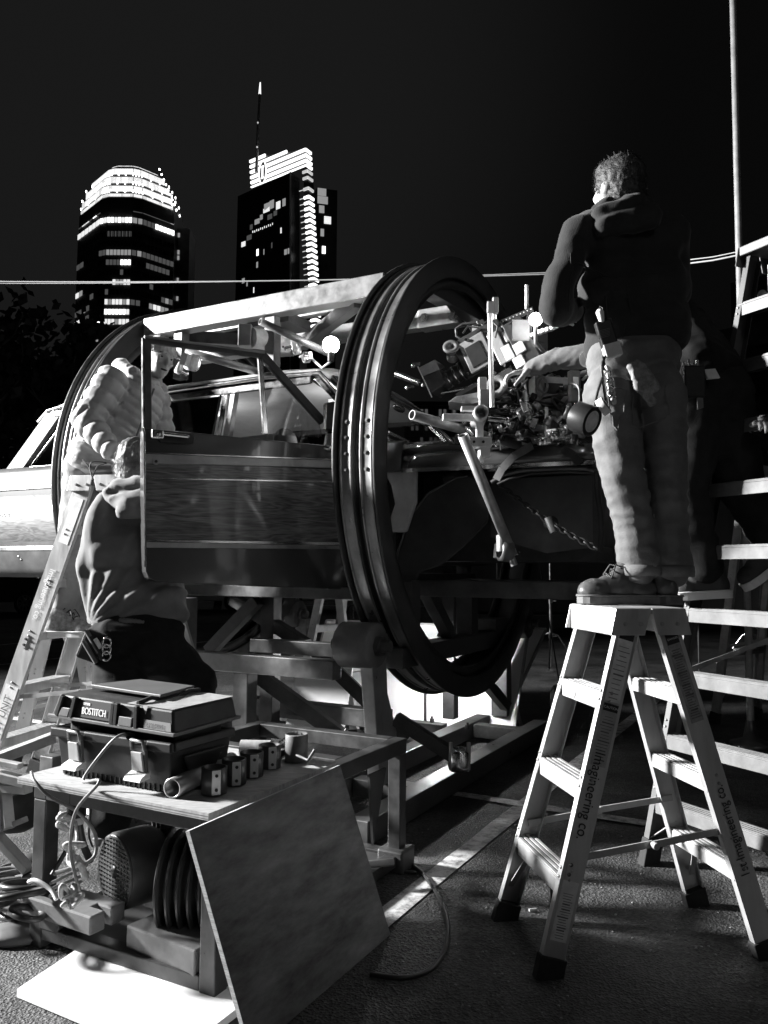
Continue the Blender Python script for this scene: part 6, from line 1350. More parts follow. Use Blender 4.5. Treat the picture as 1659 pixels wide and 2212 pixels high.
def shoe(parent, heel, fw, up, L_, mu, ms, name='boot', hi=.13, lace=True, solet=.028, wd=.10):
    heel, fw = V(heel), V(fw).normalized(); up = V(up); up = (up - fw * up.dot(fw)).normalized(); sd = fw.cross(up)
    out = [(0, .32), (.04, .38), (.25, .36), (.45, .36), (.62, .46), (.78, .5), (.9, .43), (.97, .28), (1.0, .08)]
    poly = [heel + fw * L_ * t + sd * wd * y for t, y in out] + [heel + fw * L_ * t - sd * wd * y for t, y in reversed(out)]
    m = MB(); m.prism(poly, up * solet); so = m.build(name + '_sole', ms, parent, bevel=.004)
    m = MB(); A_ = (fw, sd, up); b0 = heel + up * solet
    m.ell(b0 + fw * L_ * .78 + up * .018, (L_ * .215, wd * .47, .052), 18, A_); m.ell(b0 + fw * L_ * .2 + up * .03, (L_ * .2, wd * .37, .06), 18, A_); m.ell(b0 + fw * L_ * .5 + up * .035, (L_ * .3, wd * .38, .058), 18, A_)
    m.cap(b0 + fw * L_ * .55 + up * .045, .036, b0 + fw * L_ * .27 + up * hi, .047); m.cap(b0 + fw * L_ * .2 + up * .04, .043, b0 + fw * L_ * .22 + up * hi, .047)
    u_ = blob(m, name, mu, parent, .008, 5, folds((16, 16, 22), .003, 3))
    m = MB(); m.tube([p + up * (solet + .003) for p in poly], .0045, 6, closed=True); m.build(name + '_welt', ms, u_)
    if lace:
        m = MB()
        for k in range(5):
            t = .62 - k * .065; c_ = b0 + fw * L_ * t + up * (.082 + k * .017 + .006); m.tube([c_ - sd * .03 - up * .012, c_ + fw * .008 + up * .003, c_ + sd * .03 - up * .012], .0032, 6)
        c_ = b0 + fw * L_ * .46 + up * (.115)
        for k in (-1, 1): m.tube([c_, c_ + sd * k * .03 + fw * .03 + up * .01, c_ + sd * k * .05 + fw * .05 - up * .03, c_ + sd * k * .02 + fw * .05 - up * .05], .003, 6)
        m.build('lace', M_INK, u_)
    return u_
def strands(parent, pts, n, ln, mt, seed, droop=.4, name='hair_strands', direction=None):
    rr_ = random.Random(seed); m = MB()
    for i in range(n):
        c_, nn = rr_.choice(pts); d = (nn * .7 + V((rr_.uniform(-1, 1), rr_.uniform(-1, 1), rr_.uniform(-1, 1))) * .7 + (direction or V((0, 0, 0)))).normalized(); c_ = c_ + V((rr_.uniform(-1, 1), rr_.uniform(-1, 1), rr_.uniform(-1, 1))) * .006
        l_ = ln * rr_.uniform(.6, 1.3); s_ = frame(d)[0] * .0011; a, b, e = c_ - nn * .004, c_ + d * l_ * .5, c_ + d * l_ - ZZ * droop * l_
        m.add([a - s_, a + s_, b + s_ * .8, b - s_ * .8, e], [(0, 1, 2, 3), (3, 2, 4)])
    return m.build(name, mt, parent, fix=False)
def surf(o, step=7):
    q = ORG[o.name]; return [(v.co + q, v.normal.copy()) for v in list(o.data.vertices)[::step]]

def seam(o, pts, r=.0025, mt=None, name='seam', lift=.001, closed=False, sub=10):
    q = ORG[o.name]; out = []; pts = [V(p) for p in pts]
    for a, b in zip(pts[:-1], pts[1:]):
        for i in range(sub): out.append(a.lerp(b, i / sub))
    out.append(pts[-1]); res = []
    for p in out:
        ok, loc, nn, _i = o.closest_point_on_mesh(p - q)
        res.append(loc + q + nn * lift if ok else p)
    m = MB(); m.tube(res, r, 6, closed=closed); return m.build(name, mt or o.data.materials[0], o)
# ---- the man in jeans on the four foot ladder, seen from behind
Y = 3.12
p1 = thing('person', 'man in dark hooded jacket and faded jeans standing on the four foot ladder', 'person', (.93, 3.1, 1.235))
hd = P(1335, 411, Y + .05); fwd1 = V((-.45, .85, -.12))
m = MB(); ax1 = head_parts(m, hd, fwd1, (0.03, 0, 1), 1.05); m.rk = .74
m.cap(P(1345, 455, Y + .05), .075, P(1352, 500, Y + .06), .08); m.cap(P(1352, 520, Y + .08), .09, P(1368, 760, Y + .12), .10); m.cap(P(1275, 500, Y + .04), .06, P(1440, 500, Y + .1), .06)
m.cap(P(1320, 790, Y + .06), .09, P(1345, 1050, Y + .05), .06); m.cap(P(1345, 1050, Y + .05), .06, P(1378, 1250, Y + .06), .045); m.cap(P(1410, 790, Y + .12), .09, P(1418, 1050, Y + .08), .06); m.cap(P(1418, 1050, Y + .08), .06, P(1440, 1250, Y + .05), .045)
m.cap(P(1245, 495, Y), .05, P(1198, 665, Y - .03), .042); m.cap(P(1450, 505, Y + .12), .05, P(1400, 720, Y + .42), .045); m.cap(P(1400, 730, Y + .42), .045, P(1265, 765, Y + .55), .042); m.cap(P(1265, 765, Y + .55), .042, P(1150, 800, Y + .62), .032); m.cap(P(1198, 665, Y - .03), .04, P(1236, 668, Y + .3), .034)
blob(m, 'body', M_SKIN, p1, .012, 3)
m = MB(); m.ell(hd + ax1[2] * .035 - ax1[1] * .012, (.089, .106, .103), 22, ax1); m.ell(hd - ax1[1] * .045 - ax1[2] * .03, (.08, .072, .085), 18, ax1)
m.ell(hd + ax1[2] * .092 + ax1[1] * .03 - ax1[0] * .01, (.062, .07, .038), 14, ax1)
hr = blob(m, 'hair', M_HAIR, p1, .008, 3, folds((45, 45, 30), .005, 2, True, .003)); strands(hr, surf(hr, 2), 3600, .013, M_HAIR, 4, .2, direction=V((.1, -.3, -.5)))
m = MB()
m.cap(P(1300, 530, Y + .05), .105, P(1415, 530, Y + .12), .115); m.cap(P(1310, 620, Y + .06), .115, P(1425, 610, Y + .13), .125); m.cap(P(1320, 700, Y + .08), .115, P(1428, 690, Y + .14), .125); m.cap(P(1315, 752, Y + .08), .105, P(1425, 722, Y + .14), .12)
m.cap(P(1270, 494, Y + .03), .068, P(1350, 478, Y + .07), .075); m.cap(P(1350, 478, Y + .07), .075, P(1440, 500, Y + .12), .08)
m.cap(P(1250, 505, Y + .01), .072, P(1208, 610, Y - .03), .066); m.cap(P(1208, 610, Y - .03), .066, P(1200, 672, Y - .03), .068); m.cap(P(1200, 672, Y - .03), .066, P(1234, 672, Y + .30), .056)
m.cap(P(1448, 510, Y + .12), .08, P(1455, 640, Y + .25), .072); m.cap(P(1455, 640, Y + .25), .07, P(1300, 762, Y + .50), .062)
m.cap(P(1270, 775, Y + .2), .04, P(1330, 770, Y + .12), .09)
jk = blob(m, 'jacket', M_JACK, p1, .013, 5, folds((7, 7, 8), .011, 1, False, .002))
m = MB()       # hood and collar bunched round the neck
for k in range(12):
    a = math.pi * 2 * k / 12; c_ = P(1345, 456, Y + .06); pa_ = c_ + V((math.cos(a) * .088, math.sin(a) * .086, -.012 + .03 * math.sin(a + 1)))
    b_ = c_ + V((math.cos(a + .53) * .088, math.sin(a + .53) * .086, -.012 + .03 * math.sin(a + 1.53))); m.cap(pa_, .036, b_, .036)
m.cap(P(1300, 468, Y - .04), .04, P(1375, 436, Y - .05), .036); m.cap(P(1308, 488, Y - .05), .045, P(1400, 468, Y - .05), .05); m.cap(P(1288, 468, Y + .02), .035, P(1310, 445, Y + .0), .03)
blob(m, 'hood', M_JACK, p1, .010, 4, folds((10, 10, 16), .009, 4))
m = MB(); m.cap(P(1285, 768, Y + .48), .058, P(1205, 775, Y + .55), .05); m.cap(P(1205, 775, Y + .55), .05, P(1150, 796, Y + .6), .038); blob(m, 'shirt_sleeve', M_PLAID, p1, .009, 4, folds((18, 18, 18), .006, 6))
hand(p1, P(1150, 800, Y + .6), (-.9, .1, -.12), (.05, .2, -1), 1.0, .8, 1); hand(p1, P(1236, 668, Y + .32), (.1, 1, .1), (1, 0, -.3), 1.0, .6, -1)
m = MB()
m.cap(P(1326, 782, Y + .06), .112, P(1410, 776, Y + .10), .112); m.cap(P(1318, 850, Y + .03), .106, P(1342, 1010, Y + .02), .088); m.cap(P(1342, 1010, Y + .02), .086, P(1366, 1120, Y + .04), .076); m.cap(P(1366, 1120, Y + .04), .076, P(1382, 1222, Y + .05), .078)
m.cap(P(1424, 850, Y + .06), .105, P(1436, 1010, Y + .06), .084); m.cap(P(1436, 1010, Y + .06), .08, P(1446, 1120, Y + .08), .074); m.cap(P(1446, 1120, Y + .08), .074, P(1452, 1225, Y + .06), .075)
m.ell(P(1325, 838, Y - .02), (.10, .09, .10), 16); m.ell(P(1418, 834, Y + .02), (.10, .09, .10), 16)
def jf(co, no):
    f1 = folds((10, 10, 17), .004, 2, False)(co, no) + folds((6, 6, 18), .006, 5)(co, no); zk = np.array([1.235 + .47, 1.235 + .13]); out = f1
    for z0 in zk: out = out + np.exp(-((co[:, 2] - z0) / .09) ** 2) * .004 * np.sin((co[:, 2] + co[:, 0] * .35 - z0) * 105 + co[:, 1] * 22) * np.clip(.6 + 1.5 * np.sin(co[:, 0] * 23 + co[:, 1] * 31), 0, 1)
    return out
je = blob(m, 'jeans', M_JEAN, p1, .010, 3, jf)
yj = Y - .16
for pts in (((1395, 800), (1392, 850), (1380, 880)), ((1300, 838), (1345, 842), (1372, 836)), ((1300, 838), (1304, 900), (1338, 916), (1366, 898), (1372, 836)), ((1404, 832), (1440, 826), (1462, 818)), ((1404, 832), (1412, 895), (1440, 905), (1462, 880), (1462, 818)), ((1272, 800), (1330, 806), (1395, 802), (1470, 786))):
    seam(je, [P(u, v, yj) for u, v in pts], .0022, lift=-.0006, sub=6)
for pts in (((1232, 520), (1262, 560), (1268, 620), (1262, 680)), ((1262, 545), (1330, 560), (1400, 560), (1470, 540)), ((1275, 770), (1330, 768), (1400, 752), (1470, 735)), ((1385, 560), (1388, 650), (1384, 740))):
    seam(jk, [P(u, v, yj) for u, v in pts], .0026, lift=-.0006, sub=6)
for (u, v, yy) in ((1382, 1232, Y + .05), (1452, 1234, Y + .06)):
    c_ = P(u, v, yy); m = MB(); m.lathe(c_ - ZZ * .022, ZZ, [(.07, 0), (.084, .001), (.086, .02), (.084, .042), (.07, .045)], 20); m.build('turned_cuff', M_JEAN, je)
def pocket(pts, dy=.0, mt=M_JEAN, par=je, nm='back_pocket'):
    m = MB(); m.prism([P(u, v, Y + dy) for u, v in pts], V((0, -.006, 0))); return m.build(nm, mt, par, bevel=.002)
sx = 1.235
shoe(p1, (P(1425, 1300, Y + .03).x, Y + .06, sx), (-1, -.10, 0), ZZ, .325, M_LEATH, M_SOLE, 'boot', .15, True, .030, .112)
shoe(p1, (P(1462, 1300, Y + .0).x, Y + .0, sx), (-.45, .9, 0), ZZ, .325, M_LEATH, M_SOLE, 'boot', .15, False, .030, .112)
# what hangs on his belt
yb = Y - .115
def mid(u, v, d=0): return P(u, v, yb + d)
rd = thing('walkie_talkie', 'two way radio with pale battery clipped at the jeans wearer hip', 'radio', mid(1315, 745))
rx = (P(1330, 700, yb) - P(1300, 708, yb)).normalized(); ru = (P(1303, 700, yb) - P(1325, 770, yb)).normalized(); rn = rx.cross(ru)
m = MB(); m.box(mid(1309, 722), (.062, .105, .034), (rx, ru, rn)); m.build('case', M_BLACK, rd, bevel=.006); m = MB(); m.box(mid(1322, 757), (.066, .055, .036), (rx, ru, rn)); m.build('battery', M_PAPER, rd, bevel=.004)
m = MB()
for k in range(6): m.box(mid(1305, 712 + k * 3.2, -.0185), (.045, .0025, .002), (rx, ru, rn))
m.build('speaker_grille', M_GREYP, rd)
m = MB(); m.cyl(mid(1298, 700), mid(1296, 682), .008, 8); m.cyl(mid(1318, 698), mid(1316, 688), .009, 8); m.build('knob', M_GREYP, rd); m = MB(); m.tube([mid(1312, 700, .01), mid(1308, 640, .02)], .006, 8); m.build('antenna', M_BLACK, rd)
lg = thing('cable_tie_loop', 'bright white cord loop above the two way radio', 'cord', mid(1300, 690)); m = MB(); m.tube([mid(1294, 680), mid(1290, 668), mid(1296, 662), mid(1302, 666), mid(1300, 680)], .0035, 6); m.build('loop', M_CHROME, lg); m = MB(); m.cap(mid(1296, 676, -.01), .016, mid(1300, 694, -.01), .010); m.build('wrap', M_WHITE, lg)
for i, (lb_, pts) in enumerate([('dark cord swinging from the belt to the black tape roll', [(1302, 770), (1305, 800), (1290, 850), (1278, 905)]), ('second dark cord beside the clip string on the jeans', [(1312, 765), (1300, 790), (1305, 840), (1312, 890)])]): wire(lb_, [mid(u, v, -.01) for u, v in pts], .0055, M_BCABLE, 'cord', 'lanyard')
kb = thing('clip_string', 'string of bright metal clips hanging over the back pocket', 'clips', mid(1318, 840)); rr = random.Random(2)
for k in range(9): m = MB(); c_ = mid(1312 + k * 1.4, 798 + k * 8.5, -.02); m.lathe(c_, V((rr.uniform(-1, 1), -1, rr.uniform(-1, 1))), [(.010, 0), (.016, .002), (.016, .008), (.010, .01), (.010, 0)], 12); m.build('clip', M_CHROME if k % 2 else M_PAPER, kb)
def tape(label, u, v, dy, ax_, r_, w_, mt, core=M_PAPER):
    c_ = P(u, v, yb + dy); a = V(ax_).normalized(); t = thing('tape_roll', label, 'tape', c_ - ZZ * r_, 'rolls hanging at the hip'); m = MB()
    m.lathe(c_ - a * w_ / 2, a, [(r_ * .72, 0), (r_, 0), (r_, w_), (r_ * .72, w_), (r_ * .72, 0)], 32); m.build('tape', mt, t, bevel=.001); m = MB(); m.lathe(c_ - a * w_ / 2, a, [(r_ * .66, .001), (r_ * .715, .001), (r_ * .715, w_ - .001), (r_ * .66, w_ - .001), (r_ * .66, .001)], 32); m.build('core', core, t)
    return t, c_, a
t_, c_, a = tape('large roll of black tape dangling at the jeans wearer hip', 1262, 905, -.03, (.62, -.62, -.38), .058, .075, M_BLACK)
m = MB(); m.lathe(c_ + a * .028, a, [(0, 0), (.041, 0)], 24); m.build('card_disc', M_PAPER, t_)
tape('small pale roll of tape just above the large black roll', 1303, 878, -.04, (.75, -.45, .5), .034, .028, M_PAPER, M_GREYP)
gl = thing('work_glove', 'mottled work glove tucked in the jeans back pocket', 'glove', mid(1390, 850)); m = MB()
for k, (u, v) in enumerate(((1362, 790), (1375, 785), (1388, 792), (1398, 806))): m.cap(mid(u, v, .0), .014, mid(u + 18, v + 48 - k * 6, .0), .018)
m.cap(mid(1385, 830, .005), .024, mid(1408, 868, .02), .018); blob(m, 'glove_body', M_GLOVE, gl, .007, 3, folds((40, 40, 40), .004, 3))

# ---- the man bending over behind him on the tall ladder
Y = 3.78
p4 = thing('person', 'person in black leaning over the tall ladder, white soled sneakers in view', 'person', P(1530, 1290, Y))
m = MB(); m.cap(P(1520, 840, Y), .13, P(1430, 700, Y + .35), .14); m.cap(P(1430, 700, Y + .35), .06, P(1400, 640, Y + .5), .06); head_parts(m, P(1380, 640, Y + .62), (-.6, .7, -.5), (-.5, .4, .7)); m.rk = .5; m.cap(P(1500, 880, Y), .09, P(1478, 1060, Y - .03), .065); m.cap(P(1478, 1060, Y - .03), .06, P(1525, 1245, Y), .045); m.cap(P(1575, 880, Y + .03), .09, P(1598, 1050, Y), .065); m.cap(P(1598, 1050, Y), .06, P(1678, 1190, Y + .05), .045)
m.cap(P(1440, 740, Y + .3), .05, P(1350, 800, Y + .55), .045); m.cap(P(1350, 800, Y + .55), .045, P(1290, 800, Y + .75), .035); blob(m, 'body', M_SKIN, p4, .016, 3)
hand(p4, P(1290, 800, Y + .75), (-1, .2, -.2), (0, 0, -1), 1.0, .6, 1); hand(p4, P(1395, 800, Y + .8), (-1, .2, -.2), (0, 0, -1), 1.0, .6, -1)
m = MB(); m.ell(P(1380, 632, Y + .62), (.09, .1, .1), 16); blob(m, 'hair', M_HAIR, p4, .012, 2, folds((30, 30, 30), .006, 1))
m = MB(); m.cap(P(1500, 800, Y + .02), .17, P(1430, 690, Y + .35), .16); m.cap(P(1540, 800, Y + .02), .13, P(1460, 700, Y + .35), .14); m.cap(P(1450, 730, Y + .3), .07, P(1350, 800, Y + .55), .06); m.cap(P(1350, 800, Y + .55), .06, P(1300, 800, Y + .72), .05); m.cap(P(1470, 720, Y + .4), .07, P(1460, 800, Y + .6), .06); m.cap(P(1460, 800, Y + .6), .06, P(1400, 800, Y + .78), .05); blob(m, 'jacket', M_BLKC, p4, .015, 4, folds((7, 7, 9), .01, 8))
m = MB(); m.cap(P(1495, 850, Y), .16, P(1550, 850, Y + .03), .165); m.cap(P(1500, 900, Y), .145, P(1480, 1060, Y - .03), .10); m.cap(P(1480, 1060, Y - .03), .098, P(1520, 1225, Y), .085); m.cap(P(1560, 890, Y + .03), .15, P(1600, 1050, Y), .105); m.cap(P(1600, 1050, Y), .10, P(1672, 1175, Y + .05), .085); tj = blob(m, 'trousers', M_DKJ, p4, .014, 4, folds((6, 6, 9), .01, 9))
sh_z = 1.228
shoe(p4, V((P(1578, 1285, Y).x, Y + .0, P(1530, 1291, Y).z)), (-1, -.02, -.06), ZZ, .285, M_CANV, M_WSOLE, 'sneaker', .10, False, .034, .10)
shoe(p4, P(1712, 1208, Y + .05), (-.82, -.05, -.55), (-.5, 0, .8), .285, M_CANV, M_WSOLE, 'sneaker', .10, False, .034, .10)
bt_ = thing('tool_pouch', 'belt pouch with bright tools on the black clad hip', 'tool pouch', P(1490, 830, Y - .2)); m = MB(); m.box(P(1498, 825, Y - .19), (.10, .04, .15)); m.build('pouch', M_BLACK, bt_, bevel=.01)
for k, (u, v) in enumerate(((1480, 788), (1490, 782), (1498, 790), (1504, 784), (1487, 797))): m = MB(); m.cyl(P(u, v + 20, Y - .2), P(u + (k - 2) * 2, v - 6, Y - .2), .007, 8); m.build('tool_handle', M_CHROME, bt_)
m = MB(); m.prism([P(u, v, Y - .2) for u, v in ((1520, 798), (1545, 796), (1556, 816), (1530, 818))], V((.0, .02, 0))); tag(m.build('white_tag', M_PAPER), 'pale cloth tag on the waistband of the person in black', 'tag')
m = MB(); m.prism([P(u, v, Y - .2) for u, v in ((1503, 800), (1515, 800), (1520, 880), (1508, 884))], V((.0, .012, 0))); tag(m.build('belt_strap', M_GREYP), 'grey strap hanging beside the belt pouch tools', 'strap')

# ---- a hand gripping a ladder step at the right edge
st7 = lad3.pt(-1, .0, .7); hw = P(1640, 930, lad3.pt(-1, .25, .7).y - .02)
p5 = thing('person', 'bare hand gripping a high step of the tall ladder at right edge', 'person', hw)
hand(p5, hw + V((.02, .10, .035)), (.05, -1, .05), (0, 0, -1), 1.0, .95, 1)
m = MB(); m.cap(hw + V((.02, .09, .035)), .03, hw + V((.32, .42, -.05)), .045); m.cap(hw + V((.32, .42, -.05)), .05, hw + V((.55, .5, .35)), .07); blob(m, 'sleeve', M_BLKC, p5, .012, 3, folds((12, 12, 12), .006, 2))

# ---- the man in puffer jacket and beanie on the left ladder
Y = 4.55
p2 = thing('person', 'man in pale puffer jacket and knit beanie leaning over the left ladder', 'person', P(140, 1370, Y))
fz = lad2.pt(-1, 0, .5).z + .01
hc2 = P(345, 774, 4.66); f2 = V((.70, -.69, -.12)); u2 = V((.22, -.06, .97))
m = MB(); ax2 = head_parts(m, hc2, f2, u2, .97); m.rk = .72; m.cap(P(325, 815, 4.68), .075, P(290, 850, 4.66), .08); m.cap(P(270, 860, 4.63), .12, P(200, 1000, Y + .02), .12)
m.cap(P(190, 1030, Y), .085, P(165, 1180, Y), .06); m.cap(P(165, 1180, Y), .055, P(140, 1340, Y + .02), .045); m.cap(P(225, 1040, Y + .15), .085, P(200, 1190, Y + .15), .06); m.cap(P(200, 1190, Y + .15), .055, P(175, 1340, Y + .15), .045)
m.cap(P(228, 830, 4.52), .05, P(190, 925, 4.42), .045); m.cap(P(190, 925, 4.42), .042, P(238, 978, 4.30), .035)
blob(m, 'body', M_SKIN, p2, .0095, 3)
ax_ = ax2
m = MB()
for k in (-1, 1): m.ell(hc2 + ax_[0] * k * .030 + ax_[1] * .081 + ax_[2] * .010, (.012, .007, .006), 10, ax_)
m.build('eye', M_INK, p2); m = MB(); m.ell(hc2 + ax_[1] * .083 - ax_[2] * .060, (.022, .011, .010), 12, ax_); m.build('mouth', M_INK, p2)
m = MB()
for k in (-1, 1): m.cap(hc2 + ax_[0] * (k * .016) + ax_[1] * .091 + ax_[2] * .033, .004, hc2 + ax_[0] * (k * .045) + ax_[1] * .076 + ax_[2] * .035, .004, 8)
m.build('eyebrow', M_HAIR, p2)
m = MB(); bt2 = (ax_[2] + ax_[1] * .22).normalized(); m.ell(hc2 + ax_[2] * .062 - ax_[1] * .016, (.088, .104, .084), 22, ax_); m.lathe(hc2 + ax_[2] * .044 - ax_[1] * .010, bt2, [(.05, 0), (.095, -.003), (.101, .012), (.096, .034), (.05, .038)], 28); m.ell(hc2 - ax_[1] * .072, (.062, .04, .062), 12, ax_)
bn = blob(m, 'beanie', M_KNIT, p2, .008, 2, lambda co, no: .0016 * np.sin(co[:, 0] * 330) + .001 * np.sin(co[:, 2] * 300))
m = MB(); m.ell(hc2 - ax_[1] * .075 - ax_[2] * .035, (.06, .03, .06), 12, ax_); blob(m, 'hair', M_HAIR2, p2, .009, 2, folds((40, 40, 30), .006, 3))
bones = []
TA, TB = P(300, 835, 4.64), P(196, 1000, 4.55)
tdir = np.array((TB - TA).normalized())
def bc_(m, a, r0, b, r1, q=.085, arm=True):
    if arm: bones.append((np.array(a), np.array(b), q, max(r0, r1)))
    m.cap(a, r0, b, r1)
m = MB()
LAT, FWD_, AXI = V((.72, .69, 0)), V((.66, -.69, .30)), V(tdir)
LAT = (LAT - AXI * LAT.dot(AXI)).normalized(); FWD_ = AXI.cross(LAT)
for t, la, fw_ in ((.02, .15, .12), (.18, .185, .14), (.36, .20, .15), (.54, .20, .155), (.72, .195, .155), (.90, .19, .15), (1.0, .18, .145)):
    m.ell(TA.lerp(TB, t) + LAT * .03, (la, fw_, .095), 22, (LAT, FWD_, AXI))
bc_(m, P(240, 822, 4.47), .092, P(188, 908, 4.40), .082); bc_(m, P(188, 908, 4.40), .082, P(238, 968, 4.29), .056); bc_(m, P(335, 850, 4.80), .085, P(355, 960, 4.85), .075)
def puff(co, no):
    tt = (co - np.array(TA)) @ tdir; ph = tt / .092 * math.pi; out = np.abs(np.sin(ph)) ** .5 * .020 - .012
    for a, b, q, rr_ in bones:
        ab = b - a; L2 = (ab ** 2).sum(); t = ((co - a) @ ab) / L2; pr_ = a + np.clip(t, 0, 1)[:, None] * ab; d = np.linalg.norm(co - pr_, axis=1)
        v = np.abs(np.sin(t * math.sqrt(L2) / q * math.pi)) ** .5 * .019 - .012; w_ = d < rr_ * 1.22; out[w_] = v[w_]
    return out + folds((22, 22, 40), .0022, 5, False)(co, no)
pf = blob(m, 'puffer_jacket', M_PUFF, p2, .0095, 3, puff)
m = MB()
for k in range(10):
    a = 2 * math.pi * k / 10; c_ = P(305, 818, 4.66); m.cap(c_ + V((math.cos(a) * .088, math.sin(a) * .085, .03 * math.sin(a * 2) - .02 * math.cos(a))), .034, c_ + V((math.cos(a + .63) * .088, math.sin(a + .63) * .085, .03 * math.sin(a * 2 + 1.26) - .02 * math.cos(a + .63))), .034)
m.cap(P(262, 790, 4.72), .05, P(285, 815, 4.60), .045)
blob(m, 'jacket_hood', M_PUFF, p2, .010, 3, folds((18, 18, 18), .010, 6))
m = MB(); m.tube([P(334, 838, 4.57), P(318, 880, 4.50), P(296, 940, 4.43), P(285, 990, 4.40)], .006, 6); m.build('zip', M_GREYP, pf)
hand(p2, P(236, 972, 4.28), (.62, -.2, -.35), (.5, .6, -.4), 1.0, .9, 1); hand(p2, P(352, 985, 4.85), (.5, .1, -.8), (-.6, -.2, -.4), 1.0, .6, -1)
m = MB(); m.cap(P(188, 1012, Y + .02), .13, P(222, 1012, Y + .12), .13); m.cap(P(178, 1030, Y), .105, P(160, 1170, Y), .085); m.cap(P(160, 1170, Y), .082, P(136, 1318, Y + .02), .072); m.cap(P(226, 1035, Y + .15), .105, P(204, 1180, Y + .15), .085); m.cap(P(204, 1180, Y + .15), .08, P(176, 1322, Y + .15), .075)
blob(m, 'trousers', M_CARGO, p2, .013, 4, folds((8, 8, 14), .010, 7))
for (u, yy) in ((92, Y - .02), (120, Y + .15)): 
    hp_ = V((P(u, 1380, yy).x, yy, fz)); shoe(p2, hp_, (1, -.05, 0), ZZ, .30, M_GLOVE, M_WSOLE, 'shoe', .10, True, .03, .105)
m = MB(); m.tube([P(180, 1000, 4.40), P(205, 1010, 4.38), P(240, 1010, 4.40)], .02, 8); m.build('belt', M_GREYP, p2)
wire('dark string tangle at the puffer jacket hem', [P(178, 992, 4.78), P(192, 1010, 4.76), P(200, 1030, 4.75), P(210, 1008, 4.76), P(230, 1000, 4.76), P(196, 1000, 4.75), P(200, 1036, 4.75)], .0035, M_INK, 'string', 'belt_string')
p2.location = P(140, 1370, 4.98); p2.scale = (1.09, 1.09, 1.09)
# small drill on top of the ladder cap
dl = P(218, 1003, 4.9); dr_ = thing('cordless_tool', 'small tool lying on the left ladder top cap', 'tool', dl - ZZ * .04); m = MB(); m.box(dl + V((.01, 0, -.008)), (.14, .05, .022)); m.build('body', M_PAPER, dr_, bevel=.004); m = MB(); m.box(dl + V((.03, 0, .02)), (.03, .03, .05)); m.build('grip', M_GREYP, dr_, bevel=.003)

# ---- the man in the grey sweatshirt, seen from behind, leaning in behind the open door
YH, YCH, YB = 4.42, 4.54, 4.66          # hips, chest, head
p3 = thing('person', 'man in grey hooded sweatshirt seen from behind, leaning in behind the open door', 'person', (GR(235, 1822).x, GR(235, 1822).y, 0))
h3 = P(298, 1002, YB); f3 = V((.45, .88, -.1))
m = MB(); ax3 = head_parts(m, h3, f3, (.05, .12, 1), 1.12); m.rk = .74
m.cap(P(298, 1050, YB), .08, P(290, 1090, YCH + .05), .09); m.cap(P(290, 1120, YCH + .06), .10, P(288, 1340, YH + .12), .10)
m.cap(P(262, 1400, YH), .11, P(252, 1600, 4.18), .08); m.cap(P(252, 1600, 4.18), .075, P(238, 1780, 3.9), .055); m.cap(P(335, 1400, YH), .11, P(424, 1468, 4.5), .085); m.cap(P(424, 1472, 4.5), .08, P(405, 1640, 4.62), .055)
m.cap(P(222, 1120, YCH - .05), .07, P(205, 1240, YCH + .02), .06); m.cap(P(205, 1240, YCH + .02), .055, P(300, 1190, YCH + .36), .045); m.cap(P(372, 1110, YCH + .12), .07, P(400, 1230, YCH + .3), .06); m.cap(P(400, 1230, YCH + .3), .055, P(400, 1150, YCH + .55), .045)
blob(m, 'body', M_SKIN, p3, .014, 3)
hand(p3, P(305, 1185, YCH + .38), (.3, 1, .2), (1, 0, 0), 1.05, .6, 1); hand(p3, P(400, 1140, YCH + .58), (.1, 1, .2), (-1, 0, 0), 1.05, .6, -1)
m = MB(); m.ell(h3 + ax3[2] * .03 - ax3[1] * .015, (.100, .116, .116), 22, ax3); m.ell(h3 - ax3[1] * .045 - ax3[2] * .055, (.09, .075, .09), 16, ax3); m.ell(h3 - ax3[0] * .055 + ax3[2] * .05 - ax3[1] * .03, (.055, .065, .065), 14, ax3)
hr = blob(m, 'hair', M_HAIR2, p3, .009, 3, folds((16, 16, 11), .016, 11, True, .004)); strands(hr, surf(hr, 2), 3800, .02, M_HAIR2, 9, .7, direction=V((-.1, .2, -.7)))
def drape(co, no):       # long folds hanging from the left shoulder and sweeping down to the hem
    u0 = P(196, 1352, YH); dx, dz = co[:, 0] - u0.x, co[:, 2] - u0.z; r_ = np.hypot(dx, dz); an = np.arctan2(dx, dz)
    nz = np.array([mnoise.noise(V((c[0] * 3.5, c[1] * 3.5, c[2] * 2.5))) for c in co]); n2 = np.array([mnoise.noise(V((c[0] * 2.4 + 7, c[1] * 2, c[2] * 2.4))) for c in co])
    s_ = np.sin(an * 17 * (1 + .5 * r_) + nz * 3.0 + 1.0); e = np.where(s_ > 0, s_ ** .9, -np.abs(s_) ** 1.3 * .6)
    return .017 * np.clip(r_ / .3, .12, 1.15) * np.clip(.8 + n2 * 1.4, .15, 1.3) * np.clip((no[:, 1] < .3) * 1.0, .3, 1) * e + folds((9, 9, 6), .004, 3, False)(co, no)
m = MB()
m.cap(P(243, 1112, YCH), .125, P(345, 1105, YCH + .07), .13); m.cap(P(248, 1190, YCH), .165, P(335, 1190, YCH + .07), .16); m.cap(P(250, 1265, YH + .12), .17, P(335, 1265, YH + .17), .17); m.cap(P(250, 1318, YH + .05), .155, P(340, 1312, YH + .09), .165)
